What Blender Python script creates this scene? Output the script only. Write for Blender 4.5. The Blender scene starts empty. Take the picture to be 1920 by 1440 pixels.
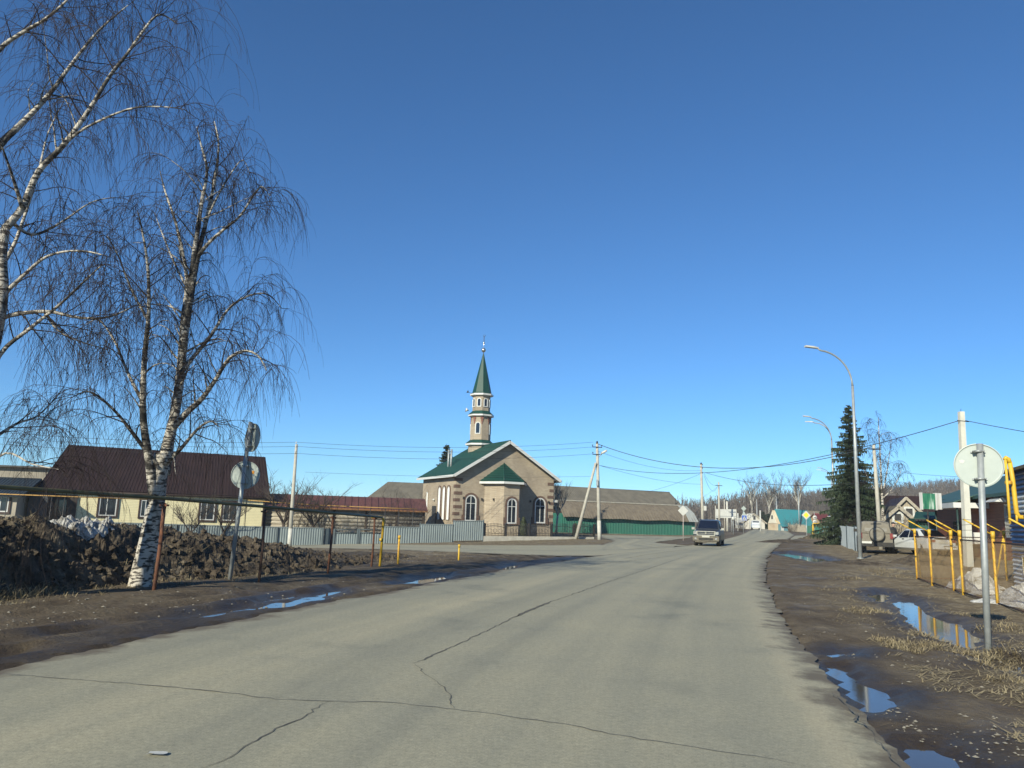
import bpy, math, random
from math import radians as R, sin, cos, pi, sqrt
from mathutils import Vector as V, Matrix, noise
scene = bpy.context.scene
COL = scene.collection
# ------------------------------------------------------------------ camera
F = 1440.0                       # focal length in pixels of the 1920 px wide photograph
CAMZ = 1.5
PITCH = math.atan(252 * cos(math.atan(0.032)) / F)
ROLL = math.atan(0.032)
FWD = V((0, cos(PITCH), sin(PITCH)))
R0 = V((1, 0, 0)); U0 = V((0, -sin(PITCH), cos(PITCH)))
RI = R0 * cos(ROLL) + U0 * sin(ROLL)
UP = U0 * cos(ROLL) - R0 * sin(ROLL)
CAM = V((0, 0, CAMZ))
cd = bpy.data.cameras.new('camera'); co = bpy.data.objects.new('camera', cd); COL.objects.link(co)
m = Matrix((RI, UP, -FWD)).transposed().to_4x4(); m.translation = CAM
co.matrix_world = m
cd.sensor_width = 36; cd.lens = 36 * F / 1920; cd.clip_start = 0.1; cd.clip_end = 6000
scene.camera = co
# ------------------------------------------------------------------ sky and sun
SUN_EL = R(27); SUN_AZ = R(180 + 31)            # clockwise from +Y: behind the camera, to the left
w = bpy.data.worlds.new('World'); scene.world = w; w.use_nodes = True
nt = w.node_tree; bg = nt.nodes['Background']
sk = nt.nodes.new('ShaderNodeTexSky'); sk.sky_type = 'NISHITA'; sk.sun_disc = False
sk.sun_elevation = SUN_EL; sk.sun_rotation = SUN_AZ
sk.altitude = 1500; sk.air_density = 1.0; sk.dust_density = 0.0; sk.ozone_density = 9
tn = nt.nodes.new('ShaderNodeMixRGB'); tn.blend_type = 'MULTIPLY'; tn.inputs[0].default_value = 1; tn.inputs[2].default_value = (.80, .95, .93, 1)   # the phone's white balance
nt.links.new(sk.outputs[0], tn.inputs[1]); nt.links.new(tn.outputs[0], bg.inputs[0]); bg.inputs[1].default_value = 0.10
SDIR = V((sin(SUN_AZ) * cos(SUN_EL), cos(SUN_AZ) * cos(SUN_EL), sin(SUN_EL)))
sl = bpy.data.lights.new('sun', 'SUN'); sl.energy = 4.6; sl.angle = R(0.53); sl.color = (1, 0.95, 0.76)
so = bpy.data.objects.new('sun', sl); COL.objects.link(so)
so.rotation_euler = (-SDIR).to_track_quat('-Z', 'Y').to_euler(); so.location = (-40, -60, 60)
scene.view_settings.view_transform = 'Standard'; scene.view_settings.look = 'None'
scene.view_settings.exposure = 0.62; scene.view_settings.gamma = 1
# ------------------------------------------------------------------ terrain and pixel helpers
def S(a, b, x):
    t = min(1, max(0, (x - a) / (b - a))); return t * t * (3 - 2 * t)
def lerp(a, b, t): return a + (b - a) * t
def terrain(x, y):
    z = -min(1.5, 0.045 * max(0, 6 - x)) * S(24, 58, y)
    z += 0.006 * max(0, min(y, 190) - 10) * S(4 + .16 * min(y, 130), 14 + .2 * min(y, 130), x)
    e = (x - 10.1) * .936 - (y - 16) * .353
    z += .60 * S(4, 10, e) * S(8, 18, y) * (1 - S(60, 90, y))
    z += S(170, 400, y) * min(17, max(-2.5, -2 + .115 * (x - 94))) * S(20, 70, x)
    return z
def ray(px, py): return FWD + RI * ((px - 960) / F) + UP * ((720 - py) / F)
def P(px, py, Y):
    d = ray(px, py); return CAM + d * (Y / d.y)
def G(px, py):
    d = ray(px, py); z = 0.0; p = None
    if d.z > -1e-4: return P(px, py, 200)
    for _ in range(40):
        t = (z - CAMZ) / d.z; p = CAM + d * t
        z = .5 * z + .5 * terrain(p.x, min(p.y, 400))
    return V((p.x, p.y, terrain(p.x, p.y)))
def at(px, py, Y):
    p = P(px, py, Y); return V((p.x, p.y, terrain(p.x, p.y)))
# ------------------------------------------------------------------ mesh collector
class MB:
    def __init__(s): s.v = []; s.f = []; s.m = []; s.sm = []; s.uv = None
    def add(s, vs, fs, mi=0, smooth=False):
        o = len(s.v); s.v.extend(vs)
        for f in fs:
            s.f.append(tuple(i + o for i in f)); s.m.append(mi); s.sm.append(smooth)
        return s
    def obox(s, o, a, b, c, mi=0):
        o = V(o); a = V(a); b = V(b); c = V(c)
        vs = [o, o + a, o + a + b, o + b, o + c, o + a + c, o + a + b + c, o + b + c]
        return s.add(vs, [(0, 3, 2, 1), (4, 5, 6, 7), (0, 1, 5, 4), (1, 2, 6, 5), (2, 3, 7, 6), (3, 0, 4, 7)], mi)
    def box(s, c, sz, rz=0, mi=0):
        c = V(c); a = V((cos(rz), sin(rz), 0)) * sz[0]; b = V((-sin(rz), cos(rz), 0)) * sz[1]; k = V((0, 0, sz[2]))
        return s.obox(c - a / 2 - b / 2 - k / 2, a, b, k, mi)
    def quad(s, a, b, c, d, mi=0): return s.add([V(a), V(b), V(c), V(d)], [(0, 1, 2, 3)], mi)
    def tri(s, a, b, c, mi=0): return s.add([V(a), V(b), V(c)], [(0, 1, 2)], mi)
    def prism(s, poly, vec, mi=0, smooth=False):
        poly = [V(p) for p in poly]; vec = V(vec); n = len(poly)
        fs = [tuple(range(n - 1, -1, -1)), tuple(range(n, 2 * n))] + [(i, (i + 1) % n, n + (i + 1) % n, n + i) for i in range(n)]
        return s.add(poly + [p + vec for p in poly], fs, mi, smooth)
    def ring(s, outer, inner, vec, mi=0):
        n = len(outer); vec = V(vec)
        O = [V(p) for p in outer]; I = [V(p) for p in inner]
        vs = O + I + [p + vec for p in O] + [p + vec for p in I]; fs = []
        for i in range(n):
            j = (i + 1) % n
            fs += [(i, j, n + j, n + i), (2 * n + i, 3 * n + i, 3 * n + j, 2 * n + j), (i, 2 * n + i, 2 * n + j, j), (n + i, n + j, 3 * n + j, 3 * n + i)]
        return s.add(vs, fs, mi)
    def tube(s, pts, r, n=8, mi=0, smooth=True, caps=True):
        k = len(pts)
        rs = [r] * k if not isinstance(r, (list, tuple)) else r
        vs = []; ref = None
        for i in range(k):
            d = (pts[min(i + 1, k - 1)] - pts[max(i - 1, 0)])
            if d.length < 1e-9: d = V((0, 0, 1))
            d.normalize()
            if ref is None: ref = V((1, 0, 0)) if abs(d.x) < .8 else V((0, 1, 0))
            a = ref - d * ref.dot(d)
            if a.length < 1e-6: a = d.orthogonal()
            a.normalize(); b = d.cross(a); ref = a
            for j in range(n):
                t = 2 * pi * j / n
                vs.append(pts[i] + a * (cos(t) * rs[i]) + b * (sin(t) * rs[i]))
        fs = [(i * n + j, i * n + (j + 1) % n, (i + 1) * n + (j + 1) % n, (i + 1) * n + j) for i in range(k - 1) for j in range(n)]
        if caps and n > 3: fs += [tuple(range(n - 1, -1, -1)), tuple(range((k - 1) * n, k * n))]
        return s.add(vs, fs, mi, smooth)
    def lathe(s, c, prof, n=16, axis=None, mi=0, smooth=True):
        c = V(c); ax = V(axis or (0, 0, 1)).normalized(); a = ax.orthogonal().normalized(); b = ax.cross(a)
        vs = []; k = len(prof)
        for r, z in prof:
            for j in range(n):
                t = 2 * pi * (j + .5) / n
                vs.append(c + ax * z + a * (cos(t) * r) + b * (sin(t) * r))
        fs = [(i * n + j, i * n + (j + 1) % n, (i + 1) * n + (j + 1) % n, (i + 1) * n + j) for i in range(k - 1) for j in range(n)]
        fs += [tuple(range(n - 1, -1, -1)), tuple(range((k - 1) * n, k * n))]
        return s.add(vs, fs, mi, smooth)
    def octo(s, c, prof, rot=0, n=8, mi=0):              # regular prism stack about the vertical
        c = V(c); vs = []; k = len(prof)
        for r, z in prof:
            for j in range(n):
                t = rot + 2 * pi * (j + .5) / n; vs.append(c + V((cos(t) * r, sin(t) * r, z)))
        fs = [(i * n + j, i * n + (j + 1) % n, (i + 1) * n + (j + 1) % n, (i + 1) * n + j) for i in range(k - 1) for j in range(n)]
        fs += [tuple(range(n - 1, -1, -1)), tuple(range((k - 1) * n, k * n))]
        return s.add(vs, fs, mi)
    def corr(s, o, along, slope, nrm, pitch=.16, depth=.03, mi=0):   # profiled sheet: ribs run along 'slope'
        o = V(o); along = V(along); slope = V(slope); nrm = V(nrm).normalized()
        L = along.length; u = along / L; n = max(2, int(L / pitch)); p = L / n; vs = []
        for i in range(n):
            for fx, dd in ((0, 0), (.35, 0), (.5, depth), (.85, depth)):
                q = o + u * ((i + fx) * p) + nrm * dd; vs += [q, q + slope]
        q = o + along; vs += [q, q + slope]
        k = len(vs) // 2
        return s.add(vs, [(2 * i, 2 * i + 2, 2 * i + 3, 2 * i + 1) for i in range(k - 1)], mi)
    def build(s, name, mats, root=None):
        me = bpy.data.meshes.new(name)
        off = root_loc(root)
        me.from_pydata([tuple(p - off) for p in map(V, s.v)], [], s.f)
        for mt in (mats if isinstance(mats, (list, tuple)) else [mats]): me.materials.append(mt)
        me.polygons.foreach_set('material_index', s.m); me.polygons.foreach_set('use_smooth', s.sm)
        if s.uv is not None:
            lay = me.uv_layers.new(name='UVMap')
            for lp in me.loops: lay.data[lp.index].uv = s.uv[lp.vertex_index]
        me.update()
        o = bpy.data.objects.new(name, me); COL.objects.link(o)
        if root is not None: o.parent = root
        return o
def root_loc(r):
    o = V((0, 0, 0))
    while r is not None: o = o + r.location; r = r.parent
    return o
def tag(o, label=None, cat=None, group=None, kind=None):
    if label: o['label'] = label
    if cat: o['category'] = cat
    if group: o['group'] = group
    if kind: o['kind'] = kind
    return o
def thing(name, label, cat, loc=(0, 0, 0), group=None):
    o = bpy.data.objects.new(name, None); COL.objects.link(o); o.location = loc; o.empty_display_size = .2
    return tag(o, label, cat, group)
def single(mb, name, mats, label, cat, loc=None, group=None):
    """a thing that is one mesh, its origin at its base"""
    o = mb.build(name, mats)
    if loc is not None:
        d = V(loc)
        for vv in o.data.vertices: vv.co -= d
        o.location = d
    return tag(o, label, cat, group)
def copy_tree(o, loc, rz=0, sc=1, label=None):
    def rec(x, par):
        c = x.copy(); COL.objects.link(c); c.parent = par
        for ch in kids.get(x.name, []): rec(ch, c)
        return c
    kids = {}
    for x in list(COL.objects):
        if x.parent: kids.setdefault(x.parent.name, []).append(x)
    c = rec(o, None); c.location = loc; c.rotation_euler = (0, 0, rz); c.scale = (sc, sc, sc)
    if label: c['label'] = label
    return c
# ------------------------------------------------------------------ materials
def newmat(name):
    mt = bpy.data.materials.new(name); mt.use_nodes = True
    n = mt.node_tree.nodes; return mt, n, mt.node_tree.links, n['Principled BSDF']
def c4(c): return (c[0], c[1], c[2], 1)
def M(name, a, b=None, scale=3.0, rough=.8, metal=0, bump=0, bscale=None, stretch=(1, 1, 1), detail=6, lo=.35, hi=.65, spec=.5, c=None):
    """two or three noise-mixed colours, optional bump; object coordinates"""
    mt, n, l, p = newmat(name)
    p.inputs['Roughness'].default_value = rough; p.inputs['Metallic'].default_value = metal
    p.inputs['Specular IOR Level'].default_value = spec
    tc = n.new('ShaderNodeTexCoord'); mp = n.new('ShaderNodeMapping'); mp.inputs['Scale'].default_value = stretch
    l.new(tc.outputs['Object'], mp.inputs[0])
    if b is None: b = tuple(x * .8 for x in a)
    tx = n.new('ShaderNodeTexNoise'); tx.inputs['Scale'].default_value = scale; tx.inputs['Detail'].default_value = detail
    tx.inputs['Roughness'].default_value = .65
    l.new(mp.outputs[0], tx.inputs[0])
    rp = n.new('ShaderNodeValToRGB'); e = rp.color_ramp.elements
    e[0].position = lo; e[0].color = c4(a); e[1].position = hi; e[1].color = c4(b)
    if c is not None:
        x = e.new(min(.98, hi + .12)); x.color = c4(c)
    l.new(tx.outputs[0], rp.inputs[0]); l.new(rp.outputs[0], p.inputs['Base Color'])
    if bump:
        t2 = n.new('ShaderNodeTexNoise'); t2.inputs['Scale'].default_value = bscale or scale * 4; t2.inputs['Detail'].default_value = 5
        l.new(mp.outputs[0], t2.inputs[0])
        bp = n.new('ShaderNodeBump'); bp.inputs['Strength'].default_value = min(1, bump); bp.inputs['Distance'].default_value = .02 * max(1, bump)
        l.new(t2.outputs[0], bp.inputs['Height']); l.new(bp.outputs[0], p.inputs['Normal'])
    return mt
def M_lines(name, a, b, period, axis='Z', rough=.6, jit=.15, metal=0):
    """boards / siding: joint lines every 'period' metres across an axis, with bump and stains"""
    mt, n, l, p = newmat(name); p.inputs['Roughness'].default_value = rough; p.inputs['Metallic'].default_value = metal
    tc = n.new('ShaderNodeTexCoord'); sx = n.new('ShaderNodeSeparateXYZ'); l.new(tc.outputs['Object'], sx.inputs[0])
    md = n.new('ShaderNodeMath'); md.operation = 'MULTIPLY'; md.inputs[1].default_value = 1 / period; l.new(sx.outputs[axis], md.inputs[0])
    fr = n.new('ShaderNodeMath'); fr.operation = 'FRACT'; l.new(md.outputs[0], fr.inputs[0])
    rp = n.new('ShaderNodeValToRGB'); e = rp.color_ramp.elements
    e[0].position = 0; e[0].color = (.25, .25, .25, 1); e[1].position = .16; e[1].color = (1, 1, 1, 1)
    l.new(fr.outputs[0], rp.inputs[0])
    tx = n.new('ShaderNodeTexNoise'); tx.inputs['Scale'].default_value = 1.7; tx.inputs['Detail'].default_value = 7; l.new(tc.outputs['Object'], tx.inputs[0])
    r2 = n.new('ShaderNodeValToRGB'); r2.color_ramp.elements[0].position = .3; r2.color_ramp.elements[1].position = .7
    r2.color_ramp.elements[0].color = c4(a); r2.color_ramp.elements[1].color = c4(b); l.new(tx.outputs[0], r2.inputs[0])
    mx = n.new('ShaderNodeMixRGB'); mx.blend_type = 'MULTIPLY'; mx.inputs[0].default_value = .75
    l.new(r2.outputs[0], mx.inputs[1]); l.new(rp.outputs[0], mx.inputs[2]); l.new(mx.outputs[0], p.inputs['Base Color'])
    bp = n.new('ShaderNodeBump'); bp.inputs['Strength'].default_value = .6; bp.inputs['Distance'].default_value = .02
    l.new(fr.outputs[0], bp.inputs['Height']); l.new(bp.outputs[0], p.inputs['Normal'])
    return mt
def M_brick(name, a, b, mort, sc=1.0, rough=.85):
    mt, n, l, p = newmat(name); p.inputs['Roughness'].default_value = rough
    tc = n.new('ShaderNodeTexCoord'); sx = n.new('ShaderNodeSeparateXYZ'); l.new(tc.outputs['Object'], sx.inputs[0])
    ad = n.new('ShaderNodeMath'); ad.operation = 'ADD'; l.new(sx.outputs['X'], ad.inputs[0]); l.new(sx.outputs['Y'], ad.inputs[1])
    cb = n.new('ShaderNodeCombineXYZ'); l.new(ad.outputs[0], cb.inputs['X']); l.new(sx.outputs['Z'], cb.inputs['Y'])
    bt = n.new('ShaderNodeTexBrick'); bt.inputs['Color1'].default_value = c4(a); bt.inputs['Color2'].default_value = c4(b); bt.inputs['Mortar'].default_value = c4(mort)
    bt.inputs['Scale'].default_value = sc; bt.inputs['Brick Width'].default_value = .26; bt.inputs['Row Height'].default_value = .085
    bt.inputs['Mortar Size'].default_value = .01; bt.inputs['Bias'].default_value = 0
    l.new(cb.outputs[0], bt.inputs[0])
    tx = n.new('ShaderNodeTexNoise'); tx.inputs['Scale'].default_value = .7; tx.inputs['Detail'].default_value = 8; l.new(tc.outputs['Object'], tx.inputs[0])
    r2 = n.new('ShaderNodeValToRGB'); r2.color_ramp.elements[0].position = .3; r2.color_ramp.elements[1].position = .7
    r2.color_ramp.elements[0].color = (.75, .73, .72, 1); r2.color_ramp.elements[1].color = (1.05, 1.03, 1.0, 1); l.new(tx.outputs[0], r2.inputs[0])
    mx = n.new('ShaderNodeMixRGB'); mx.blend_type = 'MULTIPLY'; mx.inputs[0].default_value = 1
    l.new(bt.outputs[0], mx.inputs[1]); l.new(r2.outputs[0], mx.inputs[2]); l.new(mx.outputs[0], p.inputs['Base Color'])
    return mt
m_white = M('white_paint', (.50, .50, .47), (.41, .41, .38), 2, .5)
m_plastic = M('white_plastic', (.55, .55, .53), (.49, .49, .47), 2, .35)
m_galv = M('galvanised_steel', (.36, .38, .38), (.26, .28, .285), 6, .5, .35)
m_signback = M('sign_back_enamel', (.345, .385, .36), (.30, .34, .315), 4, .5, .0)
m_conc = M('pole_concrete', (.42, .40, .34), (.31, .29, .25), 2.5, .9, bump=.3, bscale=20)
m_lime = M('limewash', (.50, .49, .44), (.38, .37, .33), 4, .9)
m_dark = M('dark_metal', (.03, .03, .032), (.045, .042, .04), 8, .5, .3)
m_black = M('black_rubber', (.016, .016, .017), (.035, .032, .028), 6, .85)
m_glass = M('window_glass', (.012, .017, .025), (.02, .026, .036), 1.5, .06, spec=.7)
m_rust = M('rusty_steel', (.17, .065, .03), (.10, .045, .028), 7, .85, bump=.3)
m_rustd = M('dark_rusty_steel', (.05, .03, .022), (.085, .042, .026), 9, .85)
m_olive = M('olive_pipe_paint', (.125, .115, .048), (.085, .08, .04), 3, .6)
m_yellow = M('yellow_gas_paint', (.62, .40, .03), (.50, .30, .03), 4, .55)
m_yrust = M('weathered_yellow_paint', (.58, .36, .03), (.44, .22, .03), 9, .7, lo=.4, hi=.62, c=(.20, .09, .03))
m_wire = M('cable_black', (.02, .02, .022), None, 3, .6)
m_green = M('green_roof_metal', (.006, .040, .033), (.008, .050, .040), 1.2, .55, 0, spec=.35)
m_tan = M_brick('tan_brick', (.345, .29, .215), (.265, .215, .16), (.37, .325, .26))
m_brownb = M_brick('brown_brick', (.12, .07, .052), (.09, .055, .042), (.14, .10, .08))
m_roofbr = M('brown_roof_metal', (.026, .013, .013), (.018, .009, .010), .8, .65, 0, spec=.3)
m_roofred = M('red_brown_roof', (.125, .05, .04), (.085, .034, .03), 1.3, .6)
m_slate = M('weathered_slate', (.135, .122, .098), (.09, .082, .068), 1.1, .92, c=(.20, .19, .14))
m_slate2 = M('pale_weathered_slate', (.185, .155, .115), (.125, .102, .078), 1.6, .92, stretch=(1, 1, .2), c=(.27, .25, .20))
m_logs = M('grey_logs', (.36, .325, .26), (.23, .20, .155), 2.5, .9, bump=.3, stretch=(1, 1, 3))
m_siding = M_lines('cream_siding', (.80, .72, .45), (.70, .63, .39), .12, rough=.55)
m_brownw = M('brown_window_trim', (.045, .026, .02), None, 3, .6)
m_fence = M('blue_grey_sheet', (.20, .235, .24), (.165, .195, .20), .9, .5, .1)
m_fenced = M('dark_blue_grey_sheet', (.055, .075, .085), (.045, .06, .07), .9, .5, .2)
m_fgreen = M('green_sheet', (.018, .13, .088), (.024, .115, .08), .7, .45, .1, stretch=(1, 1, .3))
m_needle = M('spruce_needles', (.022, .042, .021), (.040, .058, .026), 1.3, .8, lo=.4, hi=.6)
m_needle2 = M('spruce_needles_olive', (.040, .055, .025), (.062, .070, .032), 1.1, .8)
m_barkd = M('dark_bark', (.06, .045, .035), (.04, .03, .024), 6, .9)
m_twig = M('birch_twigs', (.024, .018, .017), (.036, .027, .024), 2, .9, spec=.2)
m_twig2 = M('fruit_tree_twigs', (.075, .058, .048), (.055, .043, .036), 2, .85)
def birch_bark():
    mt, n, l, p = newmat('birch_bark'); p.inputs['Roughness'].default_value = .75
    tc = n.new('ShaderNodeTexCoord')
    def nz(scale, st, lo, hi, a, b, det=4):
        mp = n.new('ShaderNodeMapping'); mp.inputs['Scale'].default_value = st; l.new(tc.outputs['Object'], mp.inputs[0])
        t = n.new('ShaderNodeTexNoise'); t.inputs['Scale'].default_value = scale; t.inputs['Detail'].default_value = det; l.new(mp.outputs[0], t.inputs[0])
        r = n.new('ShaderNodeValToRGB'); r.color_ramp.elements[0].position = lo; r.color_ramp.elements[1].position = hi
        r.color_ramp.elements[0].color = c4(a); r.color_ramp.elements[1].color = c4(b); l.new(t.outputs[0], r.inputs[0]); return r
    base = nz(3, (1, 1, 2), .3, .7, (.50, .455, .385), (.36, .33, .285))
    len_ = nz(9, (.7, .7, 2.6), .50, .56, (1, 1, 1), (.07, .06, .055), 6)
    pat = nz(2.6, (1, 1, .8), .515, .585, (1, 1, 1), (.06, .055, .05), 8)
    m1 = n.new('ShaderNodeMixRGB'); m1.blend_type = 'MULTIPLY'; m1.inputs[0].default_value = .95
    m2 = n.new('ShaderNodeMixRGB'); m2.blend_type = 'MULTIPLY'; m2.inputs[0].default_value = .95
    l.new(base.outputs[0], m1.inputs[1]); l.new(len_.outputs[0], m1.inputs[2])
    l.new(m1.outputs[0], m2.inputs[1]); l.new(pat.outputs[0], m2.inputs[2]); l.new(m2.outputs[0], p.inputs['Base Color'])
    return mt
m_birch = birch_bark()
# ------------------------------------------------------------------ road outlines
rnd = random.Random(7)
def edge(pxs, pre, post):
    pts = [V((a, b, 0)) for a, b in pre] + [G(*p) for p in pxs] + [V((a, b, 0)) for a, b in post]
    pts.sort(key=lambda q: q.y); return [(q.y, q.x) for q in pts]
def interp(tab, y):
    if y <= tab[0][0]: return tab[0][1]
    for (a, xa), (b, xb) in zip(tab, tab[1:]):
        if y <= b: return lerp(xa, xb, (y - a) / max(1e-6, b - a))
    return tab[-1][1]
XR = edge([(1712, 1440), (1600, 1318), (1520, 1225), (1470, 1160), (1443, 1110), (1435, 1080), (1438, 1047), (1447, 1034), (1462, 1021), (1478, 1011), (1490, 1003)],
          [(1.2, -8), (1.7, 0)], [(at(1475, 995, 150).x, 150), (at(1440, 990, 200).x, 200), (60, 240)])
XL = edge([(0, 1250), (315, 1185), (600, 1130), (740, 1105), (950, 1066), (1105, 1043), (1215, 1030), (1300, 1021), (1352, 1012), (1388, 1003)],
          [(-6.6, -8), (-5.6, 0)], [(at(1412, 995, 150).x, 150), (at(1392, 990, 200).x, 200), (46, 240)])
SIDE_S = [G(*p) for p in [(-150, 1018), (150, 1020), (450, 1023), (640, 1028), (760, 1031), (900, 1037), (1000, 1041), (1110, 1043), (1190, 1037), (1260, 1030)]]
SIDE_N = [G(*p) for p in [(-150, 1002), (150, 1006), (450, 1012), (590, 1018), (790, 1021), (930, 1022), (1040, 1022), (1135, 1021), (1215, 1020), (1270, 1020)]]
BR_L = [G(*p) for p in [(1100, 1037), (1128, 1022), (1150, 1014), (1128, 1008), (1110, 1003)]]
BR_R = [G(*p) for p in [(1290, 1023), (1225, 1017), (1262, 1012), (1292, 1008), (1300, 1006)]]
RS_A = [G(*p) for p in [(1480, 1012), (1520, 1010), (1560, 1009), (1600, 1009)]]
RS_B = [G(*p) for p in [(1492, 1004), (1525, 1003.5), (1565, 1003), (1600, 1003)]]
PUD = [[(1528, 1236), (1575, 1240), (1608, 1266), (1650, 1283), (1668, 1306), (1640, 1324), (1600, 1318), (1565, 1285)],
       [(1676, 1384), (1748, 1381), (1790, 1405), (1835, 1432), (1800, 1450), (1735, 1428)],
       [(1672, 1122), (1712, 1118), (1738, 1146), (1790, 1158), (1836, 1188), (1822, 1206), (1770, 1196), (1712, 1166)],
       [(1446, 1033), (1480, 1032), (1540, 1041), (1570, 1050), (1530, 1052), (1485, 1043)],
       [(1545, 1216), (1590, 1213), (1600, 1219), (1560, 1222)],
       [(1880, 1225), (1960, 1235), (1980, 1262), (1905, 1250)],
       [(1625, 1110), (1650, 1103), (1668, 1113), (1650, 1124)],
       [(470, 1132), (575, 1109), (590, 1116), (520, 1133)], [(560, 1120), (628, 1097), (640, 1102), (590, 1121)],
       [(310, 1157), (395, 1137), (470, 1124), (480, 1131), (400, 1147)], [(470, 1122), (560, 1105), (545, 1113)],
       [(736, 1091), (780, 1080), (840, 1073), (836, 1081), (775, 1091)],
       [(936, 1060), (968, 1052), (974, 1058), (948, 1064)], [(-30, 1216), (45, 1206), (48, 1212), (-20, 1224)], [(90, 1180), (168, 1173), (160, 1178)]]
PW = [[G(*p) for p in poly] for poly in PUD]
PZ = [min(terrain(p.x, p.y) for p in poly) for poly in PW]
def pip(x, y, poly):
    c = False; j = len(poly) - 1
    for i in range(len(poly)):
        a = poly[i]; b = poly[j]
        if (a.y > y) != (b.y > y) and x < (b.x - a.x) * (y - a.y) / (b.y - a.y) + a.x: c = not c
        j = i
    return c
PB = [(min(p.x for p in q) - .4, max(p.x for p in q) + .4, min(p.y for p in q) - .4, max(p.y for p in q) + .4) for q in PW]
def pdist(x, y, poly):
    d = 9
    for a, b in zip(poly, poly[1:] + poly[:1]):
        abx = b.x - a.x; aby = b.y - a.y; L = abx * abx + aby * aby + 1e-9
        t = min(1, max(0, ((x - a.x) * abx + (y - a.y) * aby) / L))
        d = min(d, math.hypot(x - a.x - t * abx, y - a.y - t * aby))
    return d
SIDE_P = SIDE_S + SIDE_N[::-1]; BR_P = BR_L + BR_R[::-1]; RS_P = RS_A + RS_B[::-1]
def on_road(x, y, m=0):
    if y < 235 and interp(XL, y) - m < x < interp(XR, y) + m: return True
    if 20 < y < 130 and (pip(x, y, SIDE_P) or pip(x, y, BR_P) or pip(x, y, RS_P)): return True
    return False
def gz(x, y):
    """height of the soil, bumps included"""
    z = terrain(x, y)
    if on_road(x, y, .1): return z - .06
    if y > 130: return z
    k = 1 if y < 60 else .5
    dr = x - interp(XR, y); dl = interp(XL, y) - x
    amp = .022
    if dr > 0: amp = .02 + .05 * S(1.5, 5, dr)
    if dl > 0: amp = .018 + .03 * S(3, 6, dl)
    n = noise.fractal(V((x * .8, y * .8, 1)), .9, 2.1, 4) * amp * k
    n += noise.noise(V((x * 5, y * 5, 7))) * .016 * k + abs(noise.noise(V((x * 11, y * 11, 3)))) * .012 * k
    if 0 < dl < 4.2 and y < 45:                            # tyre ruts of the left shoulder
        n += .028 * sin(dl * 9 + noise.noise(V((x * .3, y * .15, 2))) * 3) * S(.3, 1, dl)
    if 0 < dr < 3.2 and y < 45:
        n += .018 * sin(dr * 8 + noise.noise(V((x * .3, y * .2, 9))) * 4) * S(.3, 1, dr)
    n -= .02
    for q, b, zz in zip(PW, PB, PZ):
        if b[0] < x < b[1] and b[2] < y < b[3]:
            ins = pip(x, y, q); d = pdist(x, y, q)
            d = (d if ins else -d) + .16 * noise.noise(V((x * 1.7, y * 1.1, 8))) + .07 * noise.noise(V((x * 6, y * 6, 8))); f = S(-.26, .10, d)
            n = lerp(n, zz - z - .105 + noise.noise(V((x * 4, y * 4, 5))) * .022 + noise.noise(V((x * 9, y * 9, 5))) * .014, f)
    return z + n
def gsteps(a, s, g, b):
    out = [a]; d = s
    while out[-1] < b: out.append(out[-1] + d); d *= g
    return out
xs = []
q = 0.0; d = .13
while q < 2400: xs.append(q); q += d; d = .13 if q < 8 else d * (1.012 if q < 40 else 1.10)
xs = sorted([-a for a in xs[1:]] + xs)
ys = [-60, -30, -12, -4, 0, 2, 3]
q = 3.4; d = .11
while q < 4500: ys.append(q); q += d; d = d * (1.010 if q < 90 else 1.06)
mb = MB(); nx = len(xs); dryv = []
for y in ys:
    for x in xs:
        near = 3 <= y < 130 and -60 < x < 60
        mb.v.append(V((x, y, gz(x, y) if near else terrain(x, y) - .06)))
for j in range(len(ys) - 1):
    for i in range(nx - 1):
        mb.f.append((j * nx + i, j * nx + i + 1, (j + 1) * nx + i + 1, (j + 1) * nx + i)); mb.m.append(0); mb.sm.append(True)
def zone(x, y):                                            # 0 bare mud, 1 dead grass and litter
    dr = x - interp(XR, y); dl = interp(XL, y) - x
    if dr > -1: return S(.9, 3.6, dr + 2.2 * noise.noise(V((x * .35, y * .35, 4)))) * (.85 if y < 60 else .6)
    if dl > 0: return S(4.2, 6.5, dl) * (.5 if y < 22 else .8)
    return .3
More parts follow.
